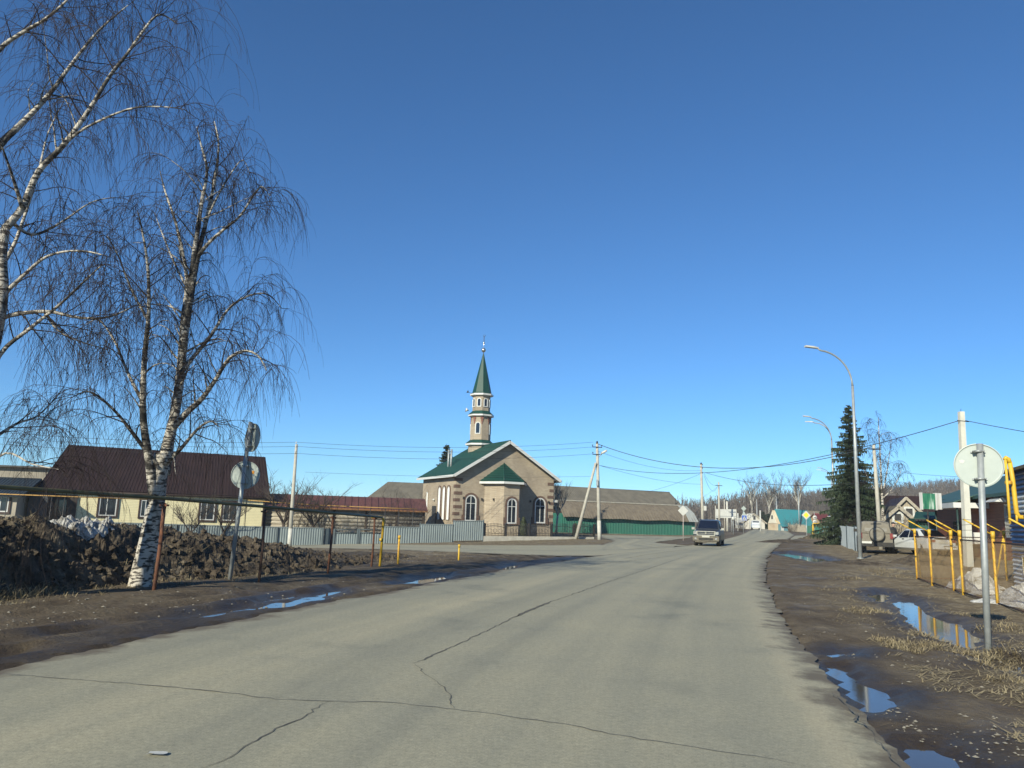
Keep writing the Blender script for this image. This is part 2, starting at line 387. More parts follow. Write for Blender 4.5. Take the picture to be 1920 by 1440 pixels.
def m_soil():
    mt, n, l, p = newmat('soil'); p.inputs['Specular IOR Level'].default_value = .18
    tc = n.new('ShaderNodeTexCoord'); at_ = n.new('ShaderNodeAttribute'); at_.attribute_name = 'dry'
    def tx(scale, det, st=(1, 1, 1)):
        mp = n.new('ShaderNodeMapping'); mp.inputs['Scale'].default_value = st; l.new(tc.outputs['Object'], mp.inputs[0])
        t = n.new('ShaderNodeTexNoise'); t.inputs['Scale'].default_value = scale; t.inputs['Detail'].default_value = det; t.inputs['Roughness'].default_value = .7
        l.new(mp.outputs[0], t.inputs[0]); return t
    def ramp(src, cols):
        r = n.new('ShaderNodeValToRGB'); e = r.color_ramp.elements
        e[0].position = cols[0][0]; e[0].color = c4(cols[0][1]); e[1].position = cols[-1][0]; e[1].color = c4(cols[-1][1])
        for a, c in cols[1:-1]: x = e.new(a); x.color = c4(c)
        l.new(src, r.inputs[0]); return r
    mud = ramp(tx(1.3, 9, (1, .6, 1)).outputs[0], [(.30, (.058, .043, .029)), (.46, (.095, .072, .048)), (.60, (.135, .107, .073)), (.74, (.21, .175, .125))])
    dry = ramp(tx(3.5, 9).outputs[0], [(.30, (.085, .064, .042)), (.46, (.145, .114, .074)), (.58, (.23, .19, .125)), (.72, (.31, .27, .19))])
    mk = n.new('ShaderNodeMath'); mk.operation = 'ADD'
    nm = n.new('ShaderNodeMath'); nm.operation = 'MULTIPLY_ADD'; nm.inputs[1].default_value = 1.6; nm.inputs[2].default_value = -.8
    l.new(tx(.9, 6).outputs[0], nm.inputs[0]); l.new(nm.outputs[0], mk.inputs[0]); l.new(at_.outputs['Fac'], mk.inputs[1]); mk.use_clamp = True
    wa = n.new('ShaderNodeAttribute'); wa.attribute_name = 'wet'; mx = n.new('ShaderNodeMixRGB'); l.new(mk.outputs[0], mx.inputs[0]); l.new(mud.outputs[0], mx.inputs[1]); l.new(dry.outputs[0], mx.inputs[2])
    vo = n.new('ShaderNodeTexVoronoi'); vo.inputs['Scale'].default_value = 24; l.new(tc.outputs['Object'], vo.inputs[0])
    gr = ramp(vo.outputs['Distance'], [(.10, (1, 1, 1)), (.17, (0, 0, 0))])
    gm = n.new('ShaderNodeMath'); gm.operation = 'MULTIPLY'; l.new(gr.outputs[0], gm.inputs[0])
    sp = ramp(tx(1.9, 3).outputs[0], [(.52, (0, 0, 0)), (.66, (1, 1, 1))]); l.new(sp.outputs[0], gm.inputs[1])
    m2 = n.new('ShaderNodeMixRGB'); l.new(gm.outputs[0], m2.inputs[0]); l.new(mx.outputs[0], m2.inputs[1]); m2.inputs[2].default_value = (.22, .20, .155, 1)
    m3 = n.new('ShaderNodeMixRGB'); m3.blend_type = 'MULTIPLY'; l.new(wa.outputs['Fac'], m3.inputs[0]); l.new(m2.outputs[0], m3.inputs[1]); m3.inputs[2].default_value = (.42, .40, .38, 1); l.new(m3.outputs[0], p.inputs['Base Color'])
    rr = ramp(tx(.55, 5).outputs[0], [(.36, (.50, .50, .50)), (.50, (.92, .92, .92))]); rm = n.new('ShaderNodeMixRGB'); l.new(wa.outputs['Fac'], rm.inputs[0]); l.new(rr.outputs[0], rm.inputs[1]); rm.inputs[2].default_value = (.38, .38, .38, 1); l.new(rm.outputs[0], p.inputs['Roughness'])
    bp = n.new('ShaderNodeBump'); bp.inputs['Strength'].default_value = .9; bp.inputs['Distance'].default_value = .045
    l.new(tx(9, 8).outputs[0], bp.inputs['Height']); l.new(bp.outputs[0], p.inputs['Normal'])
    return mt
M_SOIL = m_soil()
ground = mb.build('ground', M_SOIL); tag(ground, kind='structure', label='bare brown spring soil and dead grass of the village verges')
ca = ground.data.attributes.new('dry', 'FLOAT', 'POINT')
ca.data.foreach_set('value', [zone(p.x, p.y) if -40 < p.y < 300 and abs(p.x) < 300 else .6 for p in mb.v])
def wet(x, y):
    w_ = 0
    for q, b in zip(PW, PB):
        if b[0] - .5 < x < b[1] + .5 and b[2] - .8 < y < b[3] + .8:
            d = pdist(x, y, q); d = d if pip(x, y, q) else -d
            w_ = max(w_, S(-.75, -.05, d + .25 * noise.noise(V((x * 2.2, y * 1.5, 2)))))
    dl = interp(XL, y) - x
    if y < 40 and 0 < dl < 2.6: w_ = max(w_, .75 * S(-.1, .35, noise.noise(V((dl * 1.1, y * .12, 4))) + .3 - .25 * dl))
    return w_
cw = ground.data.attributes.new('wet', 'FLOAT', 'POINT')
cw.data.foreach_set('value', [wet(p.x, p.y) if 3 < p.y < 60 and -20 < p.x < 25 else 0 for p in mb.v])
# ------------------------------------------------------------------ roads
def m_asphalt():
    mt, n, l, p = newmat('dusty_asphalt'); p.inputs['Specular IOR Level'].default_value = .4
    uv = n.new('ShaderNodeUVMap'); tc = n.new('ShaderNodeTexCoord')
    def tx(scale, det, st=None, rough=.6):
        mp = n.new('ShaderNodeMapping'); mp.inputs['Scale'].default_value = st or (1, 1, 1)
        l.new(uv.outputs[0] if st else tc.outputs['Object'], mp.inputs[0])
        t = n.new('ShaderNodeTexNoise'); t.inputs['Scale'].default_value = scale; t.inputs['Detail'].default_value = det; t.inputs['Roughness'].default_value = rough
        l.new(mp.outputs[0], t.inputs[0]); return t
    def ramp(src, cols):
        r = n.new('ShaderNodeValToRGB'); e = r.color_ramp.elements
        e[0].position = cols[0][0]; e[0].color = c4(cols[0][1]); e[1].position = cols[-1][0]; e[1].color = c4(cols[-1][1])
        for a, c in cols[1:-1]: x = e.new(a); x.color = c4(c)
        l.new(src, r.inputs[0]); return r
    def mul(a, b, f=1):
        k = n.new('ShaderNodeMixRGB'); k.blend_type = 'MULTIPLY'; k.inputs[0].default_value = f; l.new(a.outputs[0], k.inputs[1]); l.new(b.outputs[0], k.inputs[2]); return k
    lanes = ramp(tx(1.0, 3, (.75, .012, 1)).outputs[0], [(.30, (.205, .20, .155)), (.46, (.275, .262, .193)), (.56, (.31, .29, .208)), (.72, (.40, .355, .245))])
    blot = ramp(tx(.5, 7).outputs[0], [(.30, (.74, .76, .79)), (.42, (.96, .96, .97)), (.68, (1.07, 1.05, 1.02))])
    grain = ramp(tx(75, 3, None, .8).outputs[0], [(.30, (.62, .62, .62)), (.46, (.96, .96, .96)), (.60, (1.03, 1.03, 1.03)), (.74, (1.5, 1.48, 1.42))])
    grain2 = ramp(tx(19, 4, None, .8).outputs[0], [(.32, (.84, .84, .84)), (.62, (1.08, 1.08, 1.07))])
    c = mul(mul(mul(lanes, blot), grain), grain2)
    sx = n.new('ShaderNodeSeparateXYZ'); l.new(uv.outputs[0], sx.inputs[0])      # mud dragged onto the crumbling edges
    def mth(op, a, b):
        k = n.new('ShaderNodeMath'); k.operation = op; k.use_clamp = False
        for i, v in enumerate((a, b)):
            if isinstance(v, (int, float)): k.inputs[i].default_value = v
            else: l.new(v, k.inputs[i])
        return k.outputs[0]
    ed = mth('MINIMUM', sx.outputs['X'], mth('SUBTRACT', 8.0, sx.outputs['X']))
    ed = mth('ADD', ed, mth('MULTIPLY', mth('SUBTRACT', tx(1.6, 7, None, .7).outputs[0], .5), 1.7))
    em = ramp(ed, [(.02, (1, 1, 1)), (.34, (0, 0, 0))])
    dm = n.new('ShaderNodeMixRGB'); l.new(em.outputs[0], dm.inputs[0]); l.new(c.outputs[0], dm.inputs[1]); dm.inputs[2].default_value = (.125, .105, .075, 1)
    l.new(dm.outputs[0], p.inputs['Base Color']); p.inputs['Roughness'].default_value = .82
    bp = n.new('ShaderNodeBump'); bp.inputs['Strength'].default_value = .5; bp.inputs['Distance'].default_value = .008
    l.new(tx(60, 4, None, .8).outputs[0], bp.inputs['Height']); l.new(bp.outputs[0], p.inputs['Normal'])
    return mt
M_ASPH = m_asphalt()
M_CRACK = M('crack_tar', (.075, .070, .060), (.13, .122, .10), 9, .95)
mb = MB(); mb.uv = []
rows = []; y = -8.0; d = .12
while y < 240: rows.append(y); d = .5 if y < 3 else (.14 if y < 20 else d * 1.012); y += d
NC = 14
for y in rows:
    je = (noise.noise(V((y * 1.3, 0, 0))) * .12 + noise.noise(V((y * 4.7, 3, 0))) * .08 + noise.noise(V((y * 11, 3, 2))) * .05 + noise.noise(V((y * .35, 9, 0))) * .12)
    jf = (noise.noise(V((y * 1.4, 0, 5))) * .10 + noise.noise(V((y * 5.1, 3, 5))) * .08 + noise.noise(V((y * 12, 3, 7))) * .05 + noise.noise(V((y * .3, 9, 5))) * .15)
    a = interp(XL, y) + je; b = interp(XR, y) + jf
    for i in range(NC + 1):
        t = i / NC; x = lerp(a, b, t); edge_drop = .03 if i in (0, NC) else 0
        mb.v.append(V((x, y, terrain(x, y) + .006 - edge_drop))); mb.uv.append((t * 8, y))
for j in range(len(rows) - 1):
    for i in range(NC):
        a = j * (NC + 1) + i
        mb.f.append((a, a + 1, a + NC + 2, a + NC + 1)); mb.m.append(0); mb.sm.append(True)
def crack(pxs, w, seed, wob=.03):
    """a dark open crack, part of the road's own mesh"""
    pts = [G(*p) for p in pxs]; fine = []
    for a, b in zip(pts, pts[1:]):
        k = max(2, int((b - a).length / .07)); fine += [a.lerp(b, i / k) for i in range(k)]
    fine.append(pts[-1]); out = []
    for i, p in enumerate(fine):
        dd = fine[min(i + 1, len(fine) - 1)] - fine[max(i - 1, 0)]; dd.z = 0
        if dd.length < 1e-6: dd = V((0, 1, 0))
        nrm = V((-dd.y, dd.x, 0)).normalized()
        o = noise.noise(V((i * .21, seed, 0))) * wob * 1.6 + noise.noise(V((i * .9, seed, 5))) * wob
        hw = .8 * w * (.35 + 1.1 * abs(noise.noise(V((i * .16, seed, 9))))) * min(1, i / 6 + .2, (len(fine) - 1 - i) / 6 + .2)
        for s in (-1, 1):
            q = p + nrm * (o + s * hw); out.append(V((q.x, q.y, terrain(q.x, q.y) + .0105)))
    k = len(mb.v); mb.v += out; mb.uv += [(4, p.y) for p in out]
    for i in range(len(out) // 2 - 1):
        mb.f.append((k + 2 * i, k + 2 * i + 1, k + 2 * i + 3, k + 2 * i + 2)); mb.m.append(1); mb.sm.append(False)
crack([(-40, 1264), (60, 1268), (130, 1276), (235, 1283), (300, 1288), (400, 1298), (520, 1313), (615, 1317), (700, 1317), (740, 1320), (850, 1332), (930, 1342), (1060, 1360), (1200, 1388), (1330, 1407), (1520, 1440)], .011, 1)
crack([(615, 1317), (560, 1350), (490, 1385), (440, 1415), (375, 1446)], .014, 2)
crack([(1290, 1042), (1200, 1072), (1130, 1095), (1060, 1120), (1020, 1133), (975, 1152), (960, 1160), (900, 1190), (830, 1222), (775, 1245)], .018, 3)
crack([(1030, 1130), (1000, 1143), (962, 1159)], .045, 13, .02)
crack([(775, 1245), (795, 1262), (830, 1290), (848, 1310), (848, 1331)], .010, 4)
crack([(860, 1127), (940, 1132), (1065, 1140)], .012, 5)
crack([(1560, 1298), (1590, 1325), (1603, 1348), (1645, 1378)], .018, 6, .05)
crack([(1170, 1048), (1215, 1040), (1290, 1030)], .03, 7)
crack([(1350, 1029), (1388, 1016), (1425, 1005)], .035, 8)
crack([(1080, 1063), (1180, 1052), (1260, 1043)], .022, 9, .08)
crack([(1300, 1166), (1372, 1165), (1440, 1168)], .008, 10)
crack([(1640, 1385), (1672, 1420), (1690, 1446)], .02, 11, .05)
road = mb.build('road', [M_ASPH, M_CRACK]); tag(road, 'dusty grey cracked asphalt main street curving away to the right', kind='structure')
def strip(name, A, B, dz, label, n=40, m=6):
    mb = MB(); mb.uv = []
    def res(P_, k):
        L = [0]
        for a, b in zip(P_, P_[1:]): L.append(L[-1] + (b - a).length)
        out = []
        for i in range(k):
            t = L[-1] * i / (k - 1)
            for (a, la), (b, lb) in zip(zip(P_, L), zip(P_[1:], L[1:])):
                if t <= lb + 1e-6: out.append(a.lerp(b, (t - la) / max(1e-6, lb - la))); break
        return out
    A = res(A, n); B = res(B, n); tot = 0
    for k, (a, b) in enumerate(zip(A, B)):
        if k: tot += (a - A[k - 1]).length
        for i in range(m + 1):
            t = i / m; p = a.lerp(b, t) + V((noise.noise(a * .7), noise.noise(b * .7), 0)) * (.25 if i in (0, m) else 0)
            mb.v.append(V((p.x, p.y, terrain(p.x, p.y) + dz - (.03 if i in (0, m) else 0)))); mb.uv.append((t * 6, tot))
    for k in range(n - 1):
        for i in range(m):
            a = k * (m + 1) + i; mb.f.append((a, a + 1, a + m + 2, a + m + 1)); mb.m.append(0); mb.sm.append(True)
    return tag(mb.build(name, M_ASPH), label, kind='structure')
strip('side_road', SIDE_S, SIDE_N, .014, 'asphalt side street running along the grey fence and the prayer house')
strip('lane', BR_L, BR_R, .022, 'short asphalt lane leading to the green metal wall')
strip('access_path', RS_A, RS_B, .014, 'short pale track turning off the street to the right')
# ------------------------------------------------------------------ puddles
mt, n_, l_, p_ = newmat('puddle_water'); m_water = mt
p_.inputs['Base Color'].default_value = (.060, .048, .036, 1); p_.inputs['Roughness'].default_value = .06; p_.inputs['IOR'].default_value = 1.33; p_.inputs['Specular IOR Level'].default_value = .5
t_ = n_.new('ShaderNodeTexNoise'); t_.inputs['Scale'].default_value = 5; tc_ = n_.new('ShaderNodeTexCoord'); l_.new(tc_.outputs['Object'], t_.inputs[0])
b_ = n_.new('ShaderNodeBump'); b_.inputs['Strength'].default_value = .05; b_.inputs['Distance'].default_value = .01; l_.new(t_.outputs[0], b_.inputs['Height']); l_.new(b_.outputs[0], p_.inputs['Normal'])
PL = ['long puddle against the asphalt edge', 'puddle at the lowest corner of the right verge', 'muddy puddle beside the yellow wire fence', 'puddle washing across the verge in front of the parked vehicles',
      'thin puddle lying just beyond the long puddle', 'puddle behind the round sign post', 'small puddle close to the yellow fence', 'widest wet streak of the left shoulder', 'last wet streak of the left shoulder before the bend',
      'longest wet streak on the left shoulder', 'thin wet streak nearest the earth bank', 'pale puddle beyond the rusty pipe posts', 'tiny bright puddle far along the left shoulder', 'puddle at the left picture edge', 'faint wet streak left of the birch']
for iq, (q, zz, lb) in enumerate(zip(PW, PZ, PL)):
    c = sum(q, V((0, 0, 0))) / len(q); mbp = MB()
    poly = [V((c.x + (p.x - c.x) * 1.25, c.y + (p.y - c.y) * 1.25, zz - .082 - .0012 * iq)) for p in q]
    mbp.add(poly, [tuple(range(len(poly)))])
    o = mbp.build('puddle', m_water); tag(o, lb, 'puddle', kind='structure')
# ------------------------------------------------------------------ earth bank on the left, heaps, snow
def m_clods(name, cols, sc=2.2, bump=1.0):
    mt, n, l, p = newmat(name); p.inputs['Roughness'].default_value = .95; p.inputs['Specular IOR Level'].default_value = .2
    tc = n.new('ShaderNodeTexCoord'); t = n.new('ShaderNodeTexNoise'); t.inputs['Scale'].default_value = sc; t.inputs['Detail'].default_value = 10; t.inputs['Roughness'].default_value = .75
    l.new(tc.outputs['Object'], t.inputs[0]); r = n.new('ShaderNodeValToRGB'); e = r.color_ramp.elements
    e[0].position = cols[0][0]; e[0].color = c4(cols[0][1]); e[1].position = cols[-1][0]; e[1].color = c4(cols[-1][1])
    for a, c in cols[1:-1]: x = e.new(a); x.color = c4(c)
    l.new(t.outputs[0], r.inputs[0]); l.new(r.outputs[0], p.inputs['Base Color'])
    t2 = n.new('ShaderNodeTexNoise'); t2.inputs['Scale'].default_value = sc * 5; t2.inputs['Detail'].default_value = 8; l.new(tc.outputs['Object'], t2.inputs[0])
    b = n.new('ShaderNodeBump'); b.inputs['Strength'].default_value = 1; b.inputs['Distance'].default_value = .06 * bump; l.new(t2.outputs[0], b.inputs['Height']); l.new(b.outputs[0], p.inputs['Normal'])
    return mt
M_EARTH = m_clods('dug_earth', [(.30, (.026, .020, .015)), (.46, (.056, .044, .033)), (.57, (.095, .076, .055)), (.66, (.155, .13, .095)), (.76, (.28, .26, .22))])
M_SNOW = m_clods('dirty_snow', [(.33, (.09, .075, .06)), (.45, (.26, .245, .22)), (.54, (.46, .45, .43)), (.70, (.66, .66, .65))], 4.5, .8)
M_SNOWC = m_clods('grey_clean_snow', [(.34, (.16, .145, .12)), (.44, (.40, .39, .36)), (.54, (.55, .54, .52)), (.70, (.62, .62, .61))], 5, .8)
FOOT = [(-420, 1185), (-250, 1160), (0, 1124), (150, 1106), (262, 1094), (430, 1082), (560, 1074), (615, 1068), (700, 1056), (790, 1044)]
CREST = [(-420, 948), (-250, 956), (0, 967), (150, 981), (262, 989), (430, 1005), (480, 1010), (560, 1020), (615, 1030), (700, 1042), (790, 1046)]
def pl(tab, x):
    for (a, ya), (b, yb) in zip(tab, tab[1:]):
        if x <= b: return lerp(ya, yb, (x - a) / (b - a))
    return tab[-1][1]
BANK_W = 5.4
def bank_point(s, t, lump=1):
    """s: column of the photograph along the foot of the bank, t: 0 at the foot .. 1 behind it"""
    f = G(s, pl(FOOT, s)); back = V((-.58, .81, 0)); Yc = f.y + .40 * BANK_W * .81
    c = P(s, pl(CREST, s), Yc); h = max(.05, c.z - terrain(f.x, f.y))
    p = f + back * (t * BANK_W)
    prof = S(0, .40, t) ** .8 if t < .40 else 1 - .75 * S(.45, 1.0, t)
    q = V((p.x, p.y, 0))
    n = noise.fractal(q * .9, .9, 2.1, 4) * .17 + (0.5 - noise.voronoi(q * 2.2)[0][0]) * .17 + (0.45 - noise.voronoi(q * 5)[0][0]) * .11 + (0.4 - noise.voronoi(q * 11)[0][0]) * .05
    k = min(1, h / .8) * S(0, .12, t) * lump
    return V((p.x, p.y, terrain(p.x, p.y) + h * prof + n * k - .10 * (1 - S(0, .1, t))))
mb = MB(); NS, NT = 420, 60
for i in range(NS + 1):
    for j in range(NT + 1): mb.v.append(bank_point(lerp(-420, 790, i / NS), j / NT))
for i in range(NS):
    for j in range(NT):
        a = i * (NT + 1) + j; mb.f.append((a, a + NT + 1, a + NT + 2, a + 1)); mb.m.append(0); mb.sm.append(False)
rg = random.Random(12)
BI = [V((0, 0, 1)), V((.9, 0, .2)), V((.28, .85, .2)), V((-.72, .52, .2)), V((-.72, -.52, .2)), V((.28, -.85, .2)), V((0, 0, -.9))]
for _ in range(1700):
    s = rg.uniform(-300, 780); t = rg.uniform(.03, .46)
    if 70 < s < 330 and t > .24: continue
    p = bank_point(s, t); r = rg.choice([.02, .025, .03, .04, .05, .06, .09, .12]) * (1.1 - t); rm = Matrix.Rotation(rg.uniform(0, 6.3), 3, V((rg.gauss(0, 1), rg.gauss(0, 1), rg.gauss(0, 1))).normalized())
    vs = []
    for v in BI: vs.append(p + (rm @ v) * (r * rg.uniform(.6, 1.4)))
    mb.add(vs, [(0, 1, 2), (0, 2, 3), (0, 3, 4), (0, 4, 5), (0, 5, 1), (6, 2, 1), (6, 3, 2), (6, 4, 3), (6, 5, 4), (6, 1, 5)])
tag(mb.build('earth_bank', M_EARTH), 'long dug earth bank with clods along the left shoulder', 'earth bank', kind='structure')
mb = MB(); NS, NT = 150, 40                                # snow left lying along the crest
for i in range(NS + 1):
    for j in range(NT + 1):
        s = lerp(80, 380, i / NS); t = lerp(.22, .75, j / NT); p = bank_point(s, t, .8)
        e = min(i, NS - i) / NS * 2; g = min(j, NT - j) / NT * 2
        th = .09 * S(0, .35, e) * S(0, .4, g) + noise.fractal(V((p.x, p.y, 3)) * 1.4, .9, 2.1, 4) * .10 + (.4 - noise.voronoi(V((p.x, p.y, 0)) * 5)[0][0]) * .09 - .05 - .25 * S(.2, 0, e) - .22 * S(.25, 0, g)
        if s > 215: th -= .10 * S(215, 330, s)
        p.z += th; mb.v.append(p)
for i in range(NS):
    for j in range(NT):
        a = i * (NT + 1) + j; mb.f.append((a, a + NT + 1, a + NT + 2, a + 1)); mb.m.append(0); mb.sm.append(False)
tag(mb.build('snow', M_SNOW), 'dirty old snow lying along the top of the earth bank', kind='stuff')
def heap(name, c, rx, ry, h, rz, mt, label, cat, seed, kind=None, lump=.22, nr=26, na=64):
    mb = MB(); c = V(c)
    for i in range(nr + 1):
        for j in range(na):
            r = i / nr; a = 2 * pi * j / na; k = 1 + .28 * noise.noise(V((cos(a) * 1.3, sin(a) * 1.3, seed)))
            u = cos(a) * rx * r * k; v = sin(a) * ry * r * k
            x = c.x + u * cos(rz) - v * sin(rz); y = c.y + u * sin(rz) + v * cos(rz)
            n = noise.fractal(V((x * 1.6, y * 1.6, seed)), .8, 2.2, 5) * lump + (.45 - noise.voronoi(V((x * 3, y * 3, seed)))[0][0]) * lump * .8
            mb.v.append(V((x, y, terrain(x, y) - .08 + h * (cos(r * pi) * .5 + .5) + n * h * S(1, .75, r) * 1.2)))
    for i in range(nr):
        for j in range(na): mb.f.append((i * na + j, i * na + (j + 1) % na, (i + 1) * na + (j + 1) % na, (i + 1) * na + j)); mb.m.append(0); mb.sm.append(False)
    o = mb.build(name, mt); tag(o, label, cat, kind=kind); return o
heap('snow_heap', at(1832, 1104, 21.3), 2.3, .75, .58, R(69), M_SNOWC, 'old snow heap behind the middle of the yellow wire fence', 'snow heap', 3, 'structure')
heap('snow_heap', at(1925, 1120, 17.2), 1.4, 1.1, .5, R(20), M_SNOWC, 'old snow heap below the blue and white cabin', 'snow heap', 5, 'structure')
heap('snow_heap', G(22, 1112) + V((-.2, .5, 0)), .75, .35, .34, R(40), M_SNOW, 'small grey snow patch at the foot of the earth bank by the left picture edge', 'snow heap', 21, 'structure')
heap('earth_heap', at(1722, 1030, 34), 1.9, 1.5, .42, 0, M_EARTH, 'dug earth heap in front of the white parked car', 'earth heap', 8, 'structure')
heap('earth_heap', at(1548, 1008, 78), 3.2, 2.2, .75, 0, M_EARTH, 'dark earth heap below the grey fence by the second street lamp', 'earth heap', 11, 'structure')
heap('earth_heap', at(1468, 1012, 66), 3.4, 4.0, .30, 0, M_EARTH, 'low smooth earth hump at the bend of the street', 'earth heap', 13, 'structure', .1)
heap('earth_heap', at(1610, 1048, 34), 1.6, 2.5, .18, 0, M_EARTH, 'low earth hump at the foot of the tallest street lamp', 'earth heap', 17, 'structure', .3)
# ------------------------------------------------------------------ loose stuff: dead grass, stones
M_STRAW = M('dead_grass', (.30, .245, .14), (.20, .155, .085), 3, .9)
M_STONE = M('verge_stone', (.24, .22, .18), (.14, .125, .10), 8, .9)
mb = MB(); rg = random.Random(3)
def tuft(c, r, n, h, lay=.8):
    for _ in range(n):
        a = rg.uniform(0, 2 * pi); q = r * sqrt(rg.random()); x = c.x + cos(a) * q; y = c.y + sin(a) * q
        b = V((x, y, gz(x, y) - .02)); a2 = rg.uniform(0, 2 * pi); L = h * rg.uniform(.4, 1.2)
        o = V((cos(a2), sin(a2), 0)) * L * rg.uniform(.5, lay * 2.0); tip = b + o + V((0, 0, L * rg.uniform(.05, .6)))
        sd = V((-sin(a2), cos(a2), 0)) * rg.uniform(.0025, .006); mid = b.lerp(tip, .55) + V((0, 0, L * .18))
        mb.add([b - sd, b + sd, mid + sd * .7, mid - sd * .7, tip], [(0, 1, 2, 3), (3, 2, 4)])
for px, py, r, n, h in [(1700, 1205, .42, 420, .16), (1745, 1190, .3, 240, .14), (1690, 1214, .25, 160, .16), (1625, 1145, .5, 330, .15), (1865, 1225, .4, 380, .16), (1880, 1242, .3, 240, .15), (1820, 1222, .3, 160, .13),
                        (1890, 1180, .5, 300, .16), (1660, 1070, .9, 320, .16), (1690, 1080, .9, 320, .16), (1760, 1205, .3, 120, .12), (1845, 1155, .4, 160, .14), (1895, 1275, .25, 160, .12), (1575, 1105, .5, 120, .12), (1600, 1085, .6, 150, .14)]:
    tuft(G(px, py), r, int(n * 1.5), h)
for _ in range(620):
    px = rg.uniform(1500, 2050); py = rg.uniform(1050, 1440); p = G(px, py); dr = p.x - interp(XR, p.y)
    if dr > 1.6 and noise.noise(V((p.x * .45, p.y * .45, 6))) > -.05 and not any(pip(p.x, p.y, q) for q in PW): tuft(p, .22, 16, .10)
for _ in range(15000):                                     # matted straw lying flat
    px = rg.uniform(1440, 2100); py = 1046 + 394 * rg.random() ** 1.5; p = G(px, py); dr = p.x - interp(XR, p.y)
    if dr < .9 or noise.noise(V((p.x * .55, p.y * .55, 6))) + .35 * noise.noise(V((p.x * 2, p.y * 2, 1))) < .10 - .07 * min(dr, 5): continue
    if any(b[0] < p.x < b[1] and b[2] < p.y < b[3] and pip(p.x, p.y, q) for q, b in zip(PW, PB)): continue
    a = rg.gauss(.4, .9); L = rg.uniform(.05, .20); z0 = gz(p.x, p.y) + .006; d = V((cos(a), sin(a), rg.uniform(-.05, .25))) * L; sd = V((-sin(a), cos(a), 0)) * rg.uniform(.003, .008)
    b = V((p.x, p.y, z0)); mb.add([b - sd, b + sd, b + d + sd * .4, b + d - sd * .4], [(0, 1, 2, 3)])
for _ in range(5200):                                      # dead weeds and straw over the left part of the bank
    s_ = rg.uniform(-300, 420); p = bank_point(s_, rg.uniform(.03, .5))
    if noise.noise(V((p.x * .8, p.y * .8, 3))) < -.12 + .0010 * max(0, s_): continue
    a = rg.uniform(0, 6.3); L = rg.uniform(.06, .26); d = V((cos(a), sin(a) - .5, rg.uniform(-.6, .5))).normalized() * L; sd = V((-sin(a), cos(a), 0)) * rg.uniform(.003, .007)
    b = p + V((0, 0, .015)); mb.add([b - sd, b + sd, b + d + sd * .4, b + d - sd * .4], [(0, 1, 2, 3)])
for _ in range(170):
    px = rg.uniform(-60, 560); p = G(px, pl(FOOT, px) + rg.uniform(-3, 9)); tuft(p, .18, 12, .16, .6)
for _ in range(60):
    px = rg.uniform(-60, 95); p = G(px, pl(FOOT, px) + rg.uniform(-16, 0)); tuft(p, .25, 34, .40, .4)
for _ in range(420):
    px = rg.uniform(640, 1120); py = rg.uniform(1034, 1054); p = G(px, py)
    if not on_road(p.x, p.y, .6) and p.x < interp(XL, p.y) - 3: tuft(p, .35, 9, .12)
for _ in range(260):
    p = G(rg.uniform(840, 1110), rg.uniform(1006, 1019))
    if not on_road(p.x, p.y, .3): tuft(p, .5, 8, .14)
tag(mb.build('dead_grass', M_STRAW), 'dead straw coloured grass tufts on the verges', kind='stuff')
mb = MB()
ICO = [V((0, 0, 1)), V((.9, 0, .2)), V((.28, .85, .2)), V((-.72, .52, .2)), V((-.72, -.52, .2)), V((.28, -.85, .2)), V((0, 0, -.5))]
IF = [(0, 1, 2), (0, 2, 3), (0, 3, 4), (0, 4, 5), (0, 5, 1), (6, 2, 1), (6, 3, 2), (6, 4, 3), (6, 5, 4), (6, 1, 5)]
def stone(p, r):
    a = rg.uniform(0, 6.3); sx, sy, sz = r * rg.uniform(.7, 1.5), r * rg.uniform(.7, 1.2), r * rg.uniform(.4, .8)
    mb.add([V((p.x + (v.x * cos(a) - v.y * sin(a)) * sx * rg.uniform(.8, 1.2), p.y + (v.x * sin(a) + v.y * cos(a)) * sy * rg.uniform(.8, 1.2), p.z + v.z * sz)) for v in ICO], IF)
for _ in range(1500):
    px = rg.uniform(1440, 2000); py = rg.uniform(1060, 1440); p = G(px, py); dr = p.x - interp(XR, p.y)
    if dr < .1 or any(pip(p.x, p.y, q) for q in PW): continue
    if noise.noise(V((p.x * .9, p.y * .9, 2))) < -.05: continue
    p.z = gz(p.x, p.y); stone(p, rg.choice([.006, .008, .008, .01, .012, .014, .018, .024]))
for _ in range(350):
    px = rg.uniform(-40, 900); fy = pl(FOOT, min(px, 780)); p = G(px, fy + rg.uniform(0, 60))
    if on_road(p.x, p.y, .2): continue
    p.z = gz(p.x, p.y); stone(p, rg.choice([.01, .015, .02, .03]))
tag(mb.build('gravel', M_STONE), 'pale gravel stones scattered over the mud verges', kind='stuff')
# white litter on the asphalt
p = G(293, 1418); mb = MB(); c = V((p.x, p.y, terrain(p.x, p.y) + .012))
g = [[c + V(((i - 2) * .028 + (.01 if j % 2 else 0), (j - 1) * .03, .006 + .018 * abs(noise.noise(V((i * 1.7, j * 2.3, 4)))))) for i in range(5)] for j in range(3)]
vs = [q for r in g for q in r]; mb.add(vs, [(j * 5 + i, j * 5 + i + 1, j * 5 + i + 6, j * 5 + i + 5) for j in range(2) for i in range(4)])
single(mb, 'paper_scrap', m_white, 'crumpled pale paper scrap lying on the asphalt in the lower left', 'litter', c)
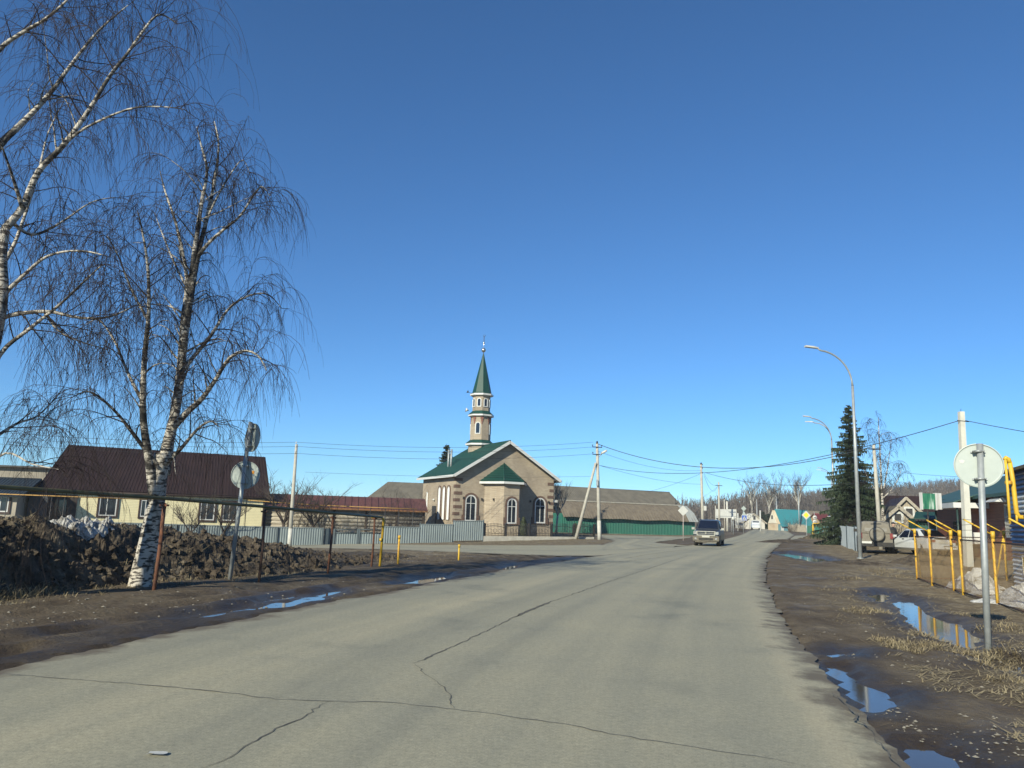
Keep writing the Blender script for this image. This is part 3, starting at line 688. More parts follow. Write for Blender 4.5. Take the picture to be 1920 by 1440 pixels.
# ------------------------------------------------------------------ building helpers
class Fr:
    """a wall's own axes: u along it, v out of it, z up"""
    def __init__(s, o, ang): s.o = V(o); s.u = V((cos(ang), sin(ang), 0)); s.n = V((sin(ang), -cos(ang), 0)); s.ang = ang
    def __call__(s, u, z, v=0): return s.o + s.u * u + s.n * v + V((0, 0, z))
    def sub(s, u, z, v, ang): return Fr(s(u, z, v), s.ang + ang)
def arch(cx, z0, w_, h, k=10):
    r = w_ / 2; pts = [(cx - r, z0), (cx + r, z0)]
    return pts + [(cx + r * cos(pi * i / k), z0 + h - r + r * sin(pi * i / k)) for i in range(k + 1)]
def rect(cx, z0, w_, h): return [(cx - w_ / 2, z0), (cx + w_ / 2, z0), (cx + w_ / 2, z0 + h), (cx - w_ / 2, z0 + h)]
def window(root, fr, shape, cx, z0, w_, h, bars=(), frame=.07, mframe=None, surround=None, msur=None, pane=None, v0=0.0, hbar=None):
    """window part (frame) with its pane as sub-part; optional surround part"""
    mk = lambda a, d: [fr(u, z, d) for u, z in a]
    out = shape(cx, z0, w_, h); inn = shape(cx, z0 + frame, w_ - 2 * frame, h - 2 * frame)
    mb = MB(); mb.ring(mk(out, v0 + .005), mk(inn, v0 + .005), fr.n * .06)
    for b in bars: mb.obox(fr(cx + b - .025, z0 + frame, v0 + .008), fr.u * .05, fr.n * .045, V((0, 0, h - 2 * frame - (abs(b) * .0) - .01)))
    if hbar is not None: mb.obox(fr(cx - w_ / 2 + frame, z0 + hbar, v0 + .009), fr.u * (w_ - 2 * frame), fr.n * .042, V((0, 0, .05)))
    wn = mb.build('window', mframe or m_plastic, root)
    pm = MB(); pm.prism(mk(inn, v0 + .003), fr.n * .02); pm.build('pane', pane or m_glass, wn)
    if surround:
        so_ = shape(cx, z0 - (surround if shape is rect else .0), w_ + 2 * surround, h + (2 * surround if shape is rect else surround))
        si = shape(cx, z0, w_, h)
        sb = MB(); sb.ring(mk(so_, v0 + .002), mk(si, v0 + .002), fr.n * .085); sb.build('window_surround', msur or m_brownb, root)
    return wn
def roof_pair(mb, fr, u0, u1, v0, v1, ze, zr, th=.08, over=.4, oe=.45, pitch=.2, corr=True, mi=0):
    """gable roof: ridge along u at the middle of v0..v1"""
    vm = (v0 + v1) / 2; sl = (zr - ze) / (vm - v0)
    for s in (-1, 1):
        ve = v0 - oe if s < 0 else v1 + oe; zl = ze - oe * sl
        a = fr(u0 - over, zl, ve); b = fr(u1 + over, zl, ve); c = fr(u1 + over, zr, vm); d = fr(u0 - over, zr, vm)
        nrm = (b - a).cross(d - a); nrm.normalize()
        if nrm.z < 0: nrm = -nrm
        mb.prism([a, b, c, d], nrm * th, mi)
        if corr: mb.corr(a + nrm * (th + .004), b - a, d - a, nrm, pitch, .035, mi)
    mb.tube([fr(u0 - over, zr + th * 1.1, vm), fr(u1 + over, zr + th * 1.1, vm)], .07, 6, mi)
def gable_walls(mb, fr, u0, u1, v0, v1, zb, ze, zr, mi=0):
    vm = (v0 + v1) / 2
    mb.prism([fr(u0, zb, v0), fr(u0, zb, v1), fr(u0, ze, v1), fr(u0, zr, vm), fr(u0, ze, v0)], fr.u * (u1 - u0), mi)
# ------------------------------------------------------------------ bare trees
def arc_branch(mb, p, d, L, r, rng, rise, droop, n=6, sides=4, mi=0, tip=.25):
    pts = [p.copy()]; dd = d.normalized(); rs = [r]
    for i in range(n):
        t = (i + 1) / n
        dd = dd + V((rng.gauss(0, .10), rng.gauss(0, .10), rng.gauss(0, .06) + (rise * (1 - t) - droop * t) / n)); dd.normalize()
        pts.append(pts[-1] + dd * (L / n)); rs.append(r * lerp(1, tip, t))
    mb.tube(pts, rs, sides, mi, True, False); return pts
def twig(mb, p, d, L, r, rng, droop, n=5, mi=0):
    pts = [p]; dd = d.normalized()
    for i in range(n):
        dd = dd + V((rng.gauss(0, .12), rng.gauss(0, .12), -droop * (.25 + .4 * i / n))); dd.normalize()
        pts.append(pts[-1] + dd * (L / n))
    mb.tube(pts, [r * lerp(1, .55, i / n) for i in range(n + 1)], 3, mi, False, False); return pts
def resample(pts, step):
    out = []
    for a, b in zip(pts, pts[1:]):
        k = max(1, int((b[0] - a[0]).length / step))
        out += [(a[0].lerp(b[0], i / k), lerp(a[1], b[1], i / k)) for i in range(k)]
    out.append(pts[-1]); return out
def smooth_stem(pts, k=4):
    """Catmull-Rom through (point, radius)"""
    out = []
    for i in range(len(pts) - 1):
        a = pts[max(0, i - 1)]; b = pts[i]; c = pts[i + 1]; d = pts[min(len(pts) - 1, i + 2)]
        for j in range(k):
            t = j / k
            q = .5 * ((2 * b[0]) + (c[0] - a[0]) * t + (2 * a[0] - 5 * b[0] + 4 * c[0] - d[0]) * t * t + (3 * b[0] - a[0] - 3 * c[0] + d[0]) * t ** 3)
            out.append((q, lerp(b[1], c[1], t)))
    out.append(pts[-1]); return out
def birch(root, stems, seed, twigL=1.0, dens=1.0, brL=1.0, rt=.0042, bare=.18, lateral=1.0):
    rng = random.Random(seed); tr = MB(); cr = MB()
    for st, t0 in stems:
        sm = smooth_stem(st); tr.tube([a for a, _ in sm], [b for _, b in sm], 10 if sm[0][1] > .06 else 7)
        fine = resample(sm, .22); n = len(fine)
        for i, (p, r) in enumerate(fine):
            t = i / n
            if t < t0 or rng.random() > .95 * dens: continue
            sd = fine[min(i + 1, n - 1)][0] - fine[max(i - 1, 0)][0]
            sd = sd.normalized() if sd.length > 1e-6 else V((0, 0, 1))
            az = rng.uniform(0, 2 * pi); ort = sd.orthogonal().normalized(); ort.rotate(Matrix.Rotation(az, 3, sd))
            d = sd * rng.uniform(.35, .9) + ort * lateral + V((0, 0, .15))
            L = brL * rng.uniform(.7, 2.1) * (.45 + .75 * sin(pi * min(1, max(.12, (t - t0) / (1 - t0)) * .9)))
            L *= min(1, .40 + r / .05); br = max(.007, min(r * .42, .03 * L))
            bp = arc_branch(cr if br < .016 else tr, p, d, L, br, rng, .9, 1.7, 7, 4)
            m_ = max(4, int(L * 9.5 * dens))
            for k in range(m_):
                f = rng.uniform(.22, 1.0); j = min(len(bp) - 2, int(f * (len(bp) - 1))); q = bp[j].lerp(bp[j + 1], rng.random())
                bd = (bp[j + 1] - bp[j]).normalized()
                td = bd * .5 + V((rng.gauss(0, .6), rng.gauss(0, .6), rng.uniform(-.3, .35)))
                tl = twigL * rng.uniform(.35, 1.3) * (.6 + .75 * f); tp = twig(cr, q, td, tl, rt * rng.uniform(.9, 1.3), rng, 1.45)
                for _ in range(rng.choice((2, 2, 3, 4))):
                    jj = rng.randrange(1, len(tp) - 1)
                    twig(cr, tp[jj], (tp[jj + 1] - tp[jj]).normalized() + V((rng.gauss(0, .5), rng.gauss(0, .5), rng.uniform(-.1, .2))), tl * rng.uniform(.3, .75), rt * .8, rng, .95, 4)
    tr.build('trunk', m_birch, root); cr.build('crown', m_twig, root)
def stem(pxs, Y, r0, r1, dY=0, t0=.3, pw=.8):
    n = len(pxs)
    return ([(P(px, py, Y + dY * (i / (n - 1)) ** 1.3), lerp(r0, r1, (i / (n - 1)) ** pw)) for i, (px, py) in enumerate(pxs)], t0)
b0 = G(262, 1099); YB = b0.y + .15
t = thing('birch_tree', 'multi stemmed bare weeping birch growing beside the rusty pipe post', 'tree', b0)
birch(t, [stem([(261, 1112), (264, 1085), (276, 1030), (290, 960), (297, 905), (303, 850)], YB, .235, .14, 0, 2),
          stem([(298, 900), (310, 850), (325, 790), (335, 730), (345, 640), (355, 550), (368, 450), (378, 380), (388, 320), (376, 268), (369, 238)], YB, .135, .010, .8, .22),
          stem([(343, 650), (357, 560), (371, 480), (390, 400), (404, 330), (410, 270), (402, 228)], YB + .1, .085, .010, 1.4, .15),
          stem([(288, 930), (280, 865), (270, 800), (268, 740), (272, 660), (279, 580), (277, 500), (268, 440), (258, 395)], YB - .1, .10, .010, -1.2, .28),
          stem([(308, 890), (318, 830), (327, 765), (336, 700), (343, 600), (350, 520), (330, 420), (310, 360), (300, 320)], YB + .15, .11, .010, 1.8, .25),
          stem([(326, 800), (352, 772), (378, 748), (402, 715), (430, 672), (460, 658), (485, 668), (500, 695)], YB, .075, .010, -1.4, .15),
          stem([(372, 480), (392, 455), (420, 430), (450, 405), (478, 362), (492, 350), (506, 368)], YB + .4, .045, .008, -.8, .15),
          stem([(339, 700), (362, 670), (395, 630), (428, 580), (465, 555), (502, 552), (528, 578)], YB + .1, .055, .008, 1.2, .15),
          stem([(384, 420), (402, 380), (430, 330), (455, 300), (470, 330)], YB + .6, .03, .007, .5, .1),
          stem([(300, 880), (255, 820), (215, 770), (170, 735), (135, 745)], YB - .1, .05, .008, -1.5, .15),
          stem([(271, 760), (240, 700), (215, 640), (185, 600), (160, 610)], YB - .3, .04, .008, .8, .1),
          stem([(277, 600), (245, 540), (222, 480), (200, 440)], YB - .7, .03, .007, -.6, .1),
          stem([(311, 870), (340, 840), (370, 805), (395, 790), (410, 800)], YB - .1, .05, .008, -1.8, .1),
          stem([(362, 560), (330, 500), (305, 440), (290, 400)], YB + .3, .035, .007, 1.4, .1)],
      11, 1.0, .98, .60, .0034)
b1 = at(-85, 1180, 12.2); YL = 12.2
t = thing('birch_tree', 'tall weeping birch at the left picture edge with pale limbs leaning right', 'tree', b1)
birch(t, [stem([(-90, 1200), (-80, 1050), (-60, 880), (-35, 720), (-8, 600), (2, 540), (2, 480), (10, 428)], YL, .25, .065, 0, 2),
          stem([(10, 428), (42, 389), (72, 322), (119, 272), (167, 206), (205, 144), (239, 100), (283, 39), (305, 28), (332, 45)], YL, .065, .010, .6, .25),
          stem([(-40, 750), (-70, 600), (-60, 450), (-30, 330), (0, 272), (33, 239), (67, 205), (100, 167), (133, 122), (172, 72), (205, 39), (240, 10)], YL + .3, .105, .010, 1.2, .5),
          stem([(-62, 470), (-60, 300), (-30, 150), (0, 92), (44, 60), (83, 37), (122, 4), (160, -40)], YL + .3, .065, .012, -.6, .4),
          stem([(-35, 730), (-20, 640), (0, 598), (83, 584), (150, 596), (205, 594), (255, 572)], YL - .1, .06, .010, .7, .35),
          stem([(-60, 880), (-40, 760), (0, 665), (55, 617), (111, 572), (150, 535), (190, 498)], YL + .2, .055, .010, -.5, .4),
          stem([(83, 584), (110, 620), (150, 640), (200, 655)], YL + .3, .025, .007, .4, .1),
          stem([(-60, 880), (-20, 830), (30, 795), (70, 780), (110, 740)], YL + .2, .04, .008, .9, .35),
          stem([(-70, 1000), (-40, 900), (10, 850), (60, 870), (110, 880)], YL + .2, .03, .007, -.5, .4),
          stem([(42, 389), (20, 320), (-5, 250)], YL, .04, .008, -1.0, .1),
          stem([(119, 272), (160, 240), (240, 205), (300, 200), (345, 205)], YL + .2, .028, .007, -.8, .1),
          stem([(20, 415), (60, 440), (110, 420), (170, 380), (215, 370)], YL + .1, .035, .007, 1.3, .1),
          stem([(0, 560), (40, 520), (90, 480), (150, 470), (200, 480)], YL + .1, .04, .007, -.9, .1),
          stem([(2, 500), (30, 450), (70, 330), (90, 250), (120, 190)], YL + .1, .04, .007, 1.6, .1)],
      23, 1.0, .98, .74, .0033)
def fruit_tree(name, base, h, spread, seed, label, cat='tree', group=None, mt=None, up=.5, dens=1.0, trunk_h=.25, rt=.012):
    """a small bare tree: short trunk, forking crown"""
    rng = random.Random(seed); t = thing(name, label, cat, base, group); tr = MB(); cr = MB()
    th = h * trunk_h; top = V(base) + V((rng.gauss(0, .05) * h, rng.gauss(0, .05) * h, th))
    tr.tube([V(base) - V((0, 0, .2)), V(base).lerp(top, .5), top], [h * .022, h * .019, h * .017], 7)
    def rec(p, d, L, r, lv):
        pts = arc_branch(tr if lv < 2 else cr, p, d, L, r, rng, up, .25, 5, 5 if lv < 2 else 3, 0, .45)
        if lv >= 3: return
        for _ in range(int((5 if lv < 2 else 6) * dens)):
            j = rng.randrange(1, len(pts)); dd = (pts[j] - pts[j - 1]).normalized()
            rec(pts[j], dd * .7 + V((rng.gauss(0, .6), rng.gauss(0, .6), rng.uniform(-.1, .7))), L * rng.uniform(.4, .7), max(rt * .5, r * .45), lv + 1)
    for k in range(max(3, int(5 * dens))):
        a = 2 * pi * (k + rng.random() * .6) / 5
        rec(top, V((cos(a) * spread, sin(a) * spread, 1)), h * rng.uniform(.32, .48), h * .012, 0)
    tr.build('trunk', mt or m_barkd, t); cr.build('crown', m_twig2, t); return t
def shrub(base, h, r, n, seed, label, group=None, mt=None):
    rng = random.Random(seed); cr = MB(); base = V(base)
    for k in range(n):
        a = rng.uniform(0, 2 * pi); q = r * .45 * sqrt(rng.random())
        p = base + V((cos(a) * q, sin(a) * q, -.1)); L = h * rng.uniform(.6, 1.1)
        pts = arc_branch(cr, p, V((cos(a) * r / h * .7 + rng.gauss(0, .12), sin(a) * r / h * .7 + rng.gauss(0, .12), 1)), L, .014, rng, .2, .3, 5, 3)
        for _ in range(5):
            j = rng.randrange(1, len(pts)); arc_branch(cr, pts[j], V((rng.gauss(0, .6), rng.gauss(0, .6), .9)), L * rng.uniform(.2, .45), .009, rng, .1, .2, 3, 3)
    return single(cr, 'shrub', mt or m_twig2, label, 'shrub', base, group)
def spruce(base, h, r, seed, label, group=None, whorls=34, den=1.0, mt=None, droop=.35, tr_r=None, ragged=.35, fan=1.0):
    rng = random.Random(seed); t = thing('spruce_tree', label, 'tree', base, group); cr = MB(); tr = MB(); base = V(base)
    tr.tube([base - V((0, 0, .2)), base + V((0, 0, h * .5)), base + V((0, 0, h * .985))], [tr_r or h * .017, h * .010, .02], 7)
    for wq in range(whorls):
        f = (wq + rng.random() * .5) / whorls; h0 = h; z = h * (.04 + .95 * f); R_ = r * (1 - f) ** .82 * (1 + .06 * sin(f * 30)) + .10
        nb = max(5, int((11 - 4 * f) * den)); a0 = rng.uniform(0, 6.3)
        for b in range(nb):
            a = a0 + 2 * pi * (b + rng.random() * .8) / nb; L = R_ * rng.uniform(1 - ragged, 1.15); z = h * (.04 + .95 * f) + rng.gauss(0, h * .012)
            dx = V((cos(a), sin(a), 0)); sd = V((-sin(a), cos(a), 0)); up0 = lerp(.05, .45, f); n = max(3, int(L / .22))
            p = base + V((0, 0, z)); prev = p
            for i in range(n):
                u = (i + 1) / n; q = p + dx * (L * u) + V((0, 0, L * (up0 * u - droop * u * u + .16 * u ** 4)))
                hw = (.10 + .26 * L * .45 * (1 - u * .75)) * rng.uniform(.7, 1.25) * fan
                for s in (-1, 1):
                    for _ in range(3):
                        c0 = prev.lerp(q, rng.random()); tip = c0 + sd * (s * hw * rng.uniform(.6, 1.2)) + dx * (hw * rng.uniform(.2, .9)) + V((0, 0, -hw * rng.uniform(.05, .55)))
                        wv = dx * (.05 + .07 * hw) + V((0, 0, rng.uniform(-.03, .03)))
                        cr.add([c0 - wv, c0 + wv, tip + wv * .25, tip - wv * .25], [(0, 1, 2, 3)])
                        dn = c0.lerp(tip, rng.uniform(.3, .9)); k = V((0, 0, -rng.uniform(.12, .34) * min(1.1, .5 + L * .3)))
                        cr.add([dn - wv * .8, dn + wv * .8, dn + k + wv * .2 + sd * rng.gauss(0, .03)], [(0, 1, 2)])
                tipw = sd * .05
                cr.add([prev - tipw, prev + tipw, q + tipw, q - tipw], [(0, 1, 2, 3)]); prev = q
            cr.add([prev - sd * .05, prev + sd * .05, prev + dx * .22 + V((0, 0, .03))], [(0, 1, 2)])
    for _ in range(14):
        a = rng.uniform(0, 6.3); z = h * rng.uniform(.93, 1.0); o = V((cos(a), sin(a), .5)) * h * .022; p = base + V((0, 0, z))
        cr.add([p, p + V((0, 0, .08)), p + o], [(0, 1, 2)])
    tr.build('trunk', m_barkd, t); cr.build('crown', mt or m_needle, t); return t
# ------------------------------------------------------------------ gas pipe on posts (left)
t = thing('gas_pipeline', 'olive overhead gas pipe carried on rusty posts beside the left birch', 'pipeline', G(300, 1098))
yq = [(-330, 890, 9.6), (-120, 902, 10.6), (0, 913, 11.6), (305, 934, 14.6), (497, 950, 17.2), (625, 962, 20.2), (716, 970, 23.2)]
pts = [P(*a) for a in yq]
mb = MB(); mb.tube(pts, .034, 12); mb.build('pipe', m_olive, t)
mb = MB(); pp = pts[-1]; bt = at(712, 1060, 23.2)
mb.tube([pp - V((.25, .3, 0)), pp + V((-.02, -.02, .01)), pp + V((.05, .05, -.06)), V((bt.x, bt.y, bt.z - .2))], .038, 10)
mb.tube([bt + V((0, 0, .72)), bt + V((0, 0, .80))], .058, 10); mb.build('riser', m_yellow, t)
for i, (px, py, Y, bx, by) in enumerate([(309, 940, 14.6, 289, 1098), (497, 953, 17.2, 486, 1083), (625, 965, 20.2, 614, 1070), (703, 968, 22.8, 696, 1060)]):
    a = P(px, py, Y); b = at(bx, by, Y); b.z -= .25; mb = MB(); md_ = a.lerp(b, .5) + V((.015, 0, 0)); mb.tube([a + V((0, 0, -.03)), md_, b], .030 if i else .038, 8)
    mb.obox(a + V((-.07, -.05, -.09)), V((.14, 0, 0)), V((0, .1, 0)), V((0, 0, .035)))
    mb.build('post', [m_rust, m_rustd, m_rust, m_rust][i], t)
for px, py, ty, lb, mt in [(746, 1058, 1004, 'weathered short yellow marker post standing right of the yellow gas riser', m_yrust), (860, 1049, 1021, 'bright short yellow marker post standing alone in the mud', m_yellow)]:
    b = G(px, py); tp = P(px + (747 - 746), ty, b.y); mb = MB(); mb.tube([b - V((0, 0, .25)), V((b.x, b.y, tp.z))], .033, 8)
    mb.tube([V((b.x, b.y, tp.z - .10)), V((b.x, b.y, tp.z + .004))], .044, 8)
    single(mb, 'marker_post', mt, lb, 'post', b)
# ------------------------------------------------------------------ round signs seen from behind
def disc_sign(root, c, nrm, r, pole_side, sticker=False, mark=False):
    nrm = V(nrm).normalized(); c = V(c); mb = MB()
    prof = [(r, 0), (r, .022), (r - .012, .024), (r - .018, .008), (r - .03, .006), (.001, .006)]
    mb.lathe(c, [(.001, 0)] + prof, 40, nrm, 0, False); d = mb.build('sign_disc', m_signback, root)
    f = MB(); f.lathe(c - nrm * .004, [(.001, 0), (r - .005, 0), (r - .005, .003), (.001, .003)], 40, nrm); f.build('sign_face', m_white, d)
    for dz in (.62 * r, -.62 * r):
        k = MB(); side = nrm.cross(V((0, 0, 1))).normalized()
        q = c + V((0, 0, dz)) + nrm * .015
        k.obox(q - side * .09 - V((0, 0, .012)), side * .18, nrm * .018, V((0, 0, .024)))
        for s in (-.062, .062): k.tube([q + side * s + nrm * .01, q + side * s + nrm * .11], .012, 6)
        k.tube([c + V((0, 0, dz - .014)) + nrm * (.03 + pole_side), c + V((0, 0, dz + .014)) + nrm * (.03 + pole_side)], pole_side + .008, 14)
        k.build('clamp', m_galv, d)
    if sticker:
        side = nrm.cross(V((0, 0, 1))).normalized(); k = MB(); q = c + nrm * .0075 - side * (.60 * r * sticker) + V((0, 0, .03))
        k.obox(q, side * .05, nrm * .0015, V((0, 0, .07))); k.build('sticker', M('orange_sticker', (.62, .26, .03), (.5, .2, .03), 30), d)
    if mark:
        side = nrm.cross(V((0, 0, 1))).normalized(); k = MB(); q = c + nrm * .0075 + V((0, 0, .055)) + side * mark
        k.prism([q + side * (cos(a) * (.034 + .01 * sin(a * 5))) + V((0, 0, sin(a) * (.024 + .01 * cos(a * 7)))) for a in [i * .42 for i in range(15)]], nrm * .0015); k.build('peeled_patch', m_white, d)
    return d
b = G(431, 1085); Yp = b.y; tp = P(470, 792, Yp)
t = thing('traffic_sign', 'leaning grey post with two round signs seen from behind', 'road sign', b)
ax = (tp - b).normalized(); mb = MB(); mb.tube([b - ax * .3, tp], .046, 14); mb.tube([tp, tp + ax * .006], .047, 14); mb.build('pole', m_galv, t)
c1 = P(469, 820, Yp); c2 = P(459, 890, Yp)
n2 = V((.12, -1, .05)).normalized(); n1 = V((-.68, -.74, .02)).normalized()
disc_sign(t, c1 - n1 * .07, n1, .325, .046); disc_sign(t, c2 - n2 * .07, n2, .315, .046, sticker=1)
b = G(1853, 1216); Yp = b.y; tp = P(1837, 832, Yp)
t = thing('traffic_sign', 'single round sign seen from behind on a bright steel post by the right puddle', 'road sign', b)
ax = (tp - b).normalized(); mb = MB(); mb.tube([b - ax * .3, tp], .042, 14); mb.build('pole', m_galv, t)
n1 = V((-.42, -.92, .03)).normalized(); c1 = P(1836, 872, Yp); disc_sign(t, c1 - n1 * .065, n1, .305, .042, mark=.2)
# ------------------------------------------------------------------ prayer house
ang = R(25); A0 = P(850, 1008, 66.2); zb = terrain(A0.x, A0.y) - .3
fr = Fr((A0.x, A0.y, 0), ang); Wd = 9.5; Dp = 8.6; ZE = 5.2; ZR = 8.15
t = thing('mosque', 'tan brick mosque with green roofs and a slender minaret', 'mosque', (A0.x, A0.y, terrain(A0.x, A0.y)))
mb = MB(); mb.prism([fr(0, zb), fr(Wd, zb), fr(Wd, ZE), fr(Wd / 2, ZR), fr(0, ZE)], fr.n * -Dp); mb.build('wall', m_tan, t)
# roof: ridge along depth, white verge and eaves
mb = MB(); vb = MB(); sl = (ZR - ZE) / (Wd / 2); oe = .42; ov = .6
for s in (-1, 1):
    ue = -oe if s < 0 else Wd + oe; ze = ZE - oe * sl
    a = fr(ue, ze, ov); b = fr(ue, ze, -Dp - ov); c = fr(Wd / 2, ZR, -Dp - ov); d = fr(Wd / 2, ZR, ov)
    nrm = (b - a).cross(d - a).normalized(); nrm = nrm if nrm.z > 0 else -nrm
    mb.prism([a, b, c, d], nrm * .06); mb.corr(a + nrm * .064, b - a, d - a, nrm, .22, .03)
    off = fr.n * .03
    vb.prism([a + off - nrm * .14, a + off + nrm * .10, d + off + nrm * .10, d + off - nrm * .14], fr.n * -.05)
    e = fr.u * (.02 * s); vb.obox(a + e - V((0, 0, .12)), b - a, fr.u * (.06 * s), V((0, 0, .2)))
    vb.prism([fr(0 if s < 0 else Wd, ZE - .16, .02), fr(ue, ze - .10, .02), fr(ue, ze - .06, .02), fr(0 if s < 0 else Wd, ZE - .10, .02)], fr.n * (ov - .06))
mb.tube([fr(Wd / 2, ZR + .09, ov), fr(Wd / 2, ZR + .09, -Dp - ov)], .08, 6)
rf = mb.build('roof', m_green, t); vb.build('verge_trim', m_plastic, rf)
for q in (-1.2, -1.65):                                                            # two steel flues on the left slope
    k = MB(); p0 = fr(1.2, ZE + .3, q * 1.6 - 2.6); k.tube([p0, p0 + V((0, 0, 2.1))], .09, 10); k.build('flue', m_galv, rf)
# corner quoins
for u0 in (0, Wd):
    for i in range(7):
        k = MB(); big = .62 if i % 2 == 0 else .42; z0 = 1.05 + i * .58
        ua = u0 - .03 if u0 == 0 else u0 - big
        k.obox(fr(ua, z0, -.05), fr.u * (big + .03), fr.n * .075, V((0, 0, .26)))
        k.obox(fr(u0 - .035 if u0 == 0 else u0 - .03, z0, .02), fr.u * .065, fr.n * -(.64 - big * .5), V((0, 0, .26)))
        k.build('quoin', m_brownb, t)
def mosque_window(F_, u, z0, h, w_, v0=0.0):
    window(t, F_, arch, u, z0, w_, h, bars=(0,), hbar=h * .66, frame=.11, surround=.17, v0=v0)
    k = MB()
    for s in (-1, 1): k.obox(F_(u + s * (w_ / 2 + .20) - .09, z0 - .10, v0 + .001), F_.u * .18, F_.n * .09, V((0, 0, .62)))
    k.obox(F_(u - w_ / 2 - .05, z0 - .09, v0 + .003), F_.u * (w_ + .1), F_.n * .11, V((0, 0, .08))); k.build('window_sill', m_brownb, t)
mosque_window(fr, 1.45, 1.15, 2.25, 1.05); mosque_window(fr, 8.15, 1.15, 2.25, 1.08)
# side wall (left), three tall narrow white lights, small one, dark door with step lamp
sd = Fr(fr(0, 0, -Dp), ang - pi / 2)                                                # u runs towards the front corner
lw = M('white_window_film', (.80, .80, .78), (.70, .70, .68), 1.2, .3)
for uu in (4.8, 5.95, 7.1): window(t, sd, arch, uu, 1.2, .62, 2.9, frame=.05, pane=lw, surround=.10)
window(t, sd, rect, 1.5, 2.0, .45, 1.7, frame=.06, pane=lw, surround=.06, msur=m_tan)
k = MB(); k.obox(sd(3.0, .1, .004), sd.u * 1.0, sd.n * .06, V((0, 0, 2.3))); k.build('door', m_dark, t)
k = MB(); k.lathe(sd(3.5, 2.95, .10), [(.02, -.1), (.12, -.06), (.12, .06), (.02, .1)], 10); k.build('wall_lamp', m_white, t)
# apse
ap = [(2.65, 0), (3.75, 1.8), (5.2, 1.8), (6.3, 0)]; ZA = 4.55
mb = MB(); mb.prism([fr(u, zb, v - (.1 if v == 0 else 0)) for u, v in ap], V((0, 0, ZA - zb))); apo = mb.build('apse', m_tan, t)
cx, cz = 4.48, 6.2; eo = [(2.2, -.02), (3.54, 2.2), (5.42, 2.2), (6.76, -.02)]; mb = MB(); vt = MB()
apex = fr(cx, cz, .0)
for (u0, v0), (u1, v1) in zip(eo, eo[1:]):
    a = fr(u0, ZA, v0); b = fr(u1, ZA, v1); mb.prism([a, b, apex], V((0, 0, .06)))
    nn = (b - a).cross(apex - a).normalized(); nn = nn if nn.z > 0 else -nn
    for r_ in range(7):
        f0 = r_ / 7.5 + .02; a2 = a.lerp(apex, f0); b2 = b.lerp(apex, f0); a3 = a.lerp(apex, f0 + .12); b3 = b.lerp(apex, f0 + .12)
        mb.add([a2 + V((0, 0, .115)), b2 + V((0, 0, .115)), b3 + V((0, 0, .068)), a3 + V((0, 0, .068))], [(0, 1, 2, 3)])
    mb.tube([b + V((0, 0, .08)), apex + V((0, 0, .08))], .05, 5)
    dd = (b - a).normalized(); nh = V((dd.y, -dd.x, 0)); vt.obox(a - V((0, 0, .16)) + nh * .015, b - a, -nh * .07, V((0, 0, .19)))
vt.prism([fr(u, ZA - .10, v) for u, v in eo], V((0, 0, .03)))
ar = mb.build('apse_roof', m_green, t); vt.build('eaves_trim', m_plastic, ar)
f2 = Fr(fr(3.75, 0, 1.8), ang)
mosque_window(f2, .76, 1.05, 2.15, .92)
for F_, u, z in [(fr, 2.45, 2.95), (fr, 0.75, 3.0), (fr, 7.15, 2.95), (fr, 9.0, 2.95), (Fr(fr(2.65, 0, 0), ang - math.atan2(1.8, 1.1)), 1.1, 2.95)]:
    k = MB(); k.obox(F_(u - .05, z, .0), F_.u * .1, F_.n * .14, V((0, 0, .2))); k.build('wall_light', m_dark, t)
k = MB(); k.obox(fr(Wd - .02, 3.05, -.5), fr.u * .55, fr.n * .35, V((0, 0, .22))); k.build('camera_box', m_white, t)
# minaret
mc = fr(4.75, 0, -6.3); mc.z = 0; rot = ang - pi / 8 * 0 + R(6)
def oct_(prof, name, mt, par): k = MB(); k.octo(mc, prof, rot); return k.build(name, mt, par)
sh = oct_([(1.12, 6.6), (1.12, 8.3)], 'minaret_base', m_tan, t)
oct_([(1.12, 8.22), (1.42, 8.28), (1.42, 8.44), (1.30, 8.46)], 'ledge_trim', m_plastic, sh); oct_([(1.40, 8.462), (1.0, 8.80)], 'ledge_roof', m_green, sh)
sh = oct_([(1.00, 8.6), (.97, 11.35)], 'minaret_shaft', m_tan, t)
oct_([(1.0, 11.02), (1.27, 11.10), (1.27, 11.24), (1.16, 11.26)], 'ledge_trim', m_plastic, sh); oct_([(1.25, 11.262), (.86, 11.62)], 'ledge_roof', m_green, sh)
mrb = M('red_brick', (.20, .085, .06), (.15, .065, .05), 6)
for j in range(8):
    k = MB(); a = rot + 2 * pi * (j + .5) / 8; d = V((cos(a), sin(a), 0)); s_ = V((-sin(a), cos(a), 0))
    for i, w_ in enumerate((.30, .20, .11)): k.obox(mc + d * .90 - s_ * (w_ / 2) + V((0, 0, 10.80 - i * .24)), s_ * w_, d * .095, V((0, 0, .24)))
    k.build('corner_bracket', mrb, sh)
bl = oct_([(.86, 11.5), (.86, 13.2)], 'belfry', m_tan, t)
oct_([(.88, 13.06), (1.15, 13.12), (1.15, 13.28), (1.02, 13.30)], 'ledge_trim', m_plastic, bl)
cn = oct_([(1.02, 13.302), (.94, 13.42), (.05, 17.35)], 'spire', m_green, t)
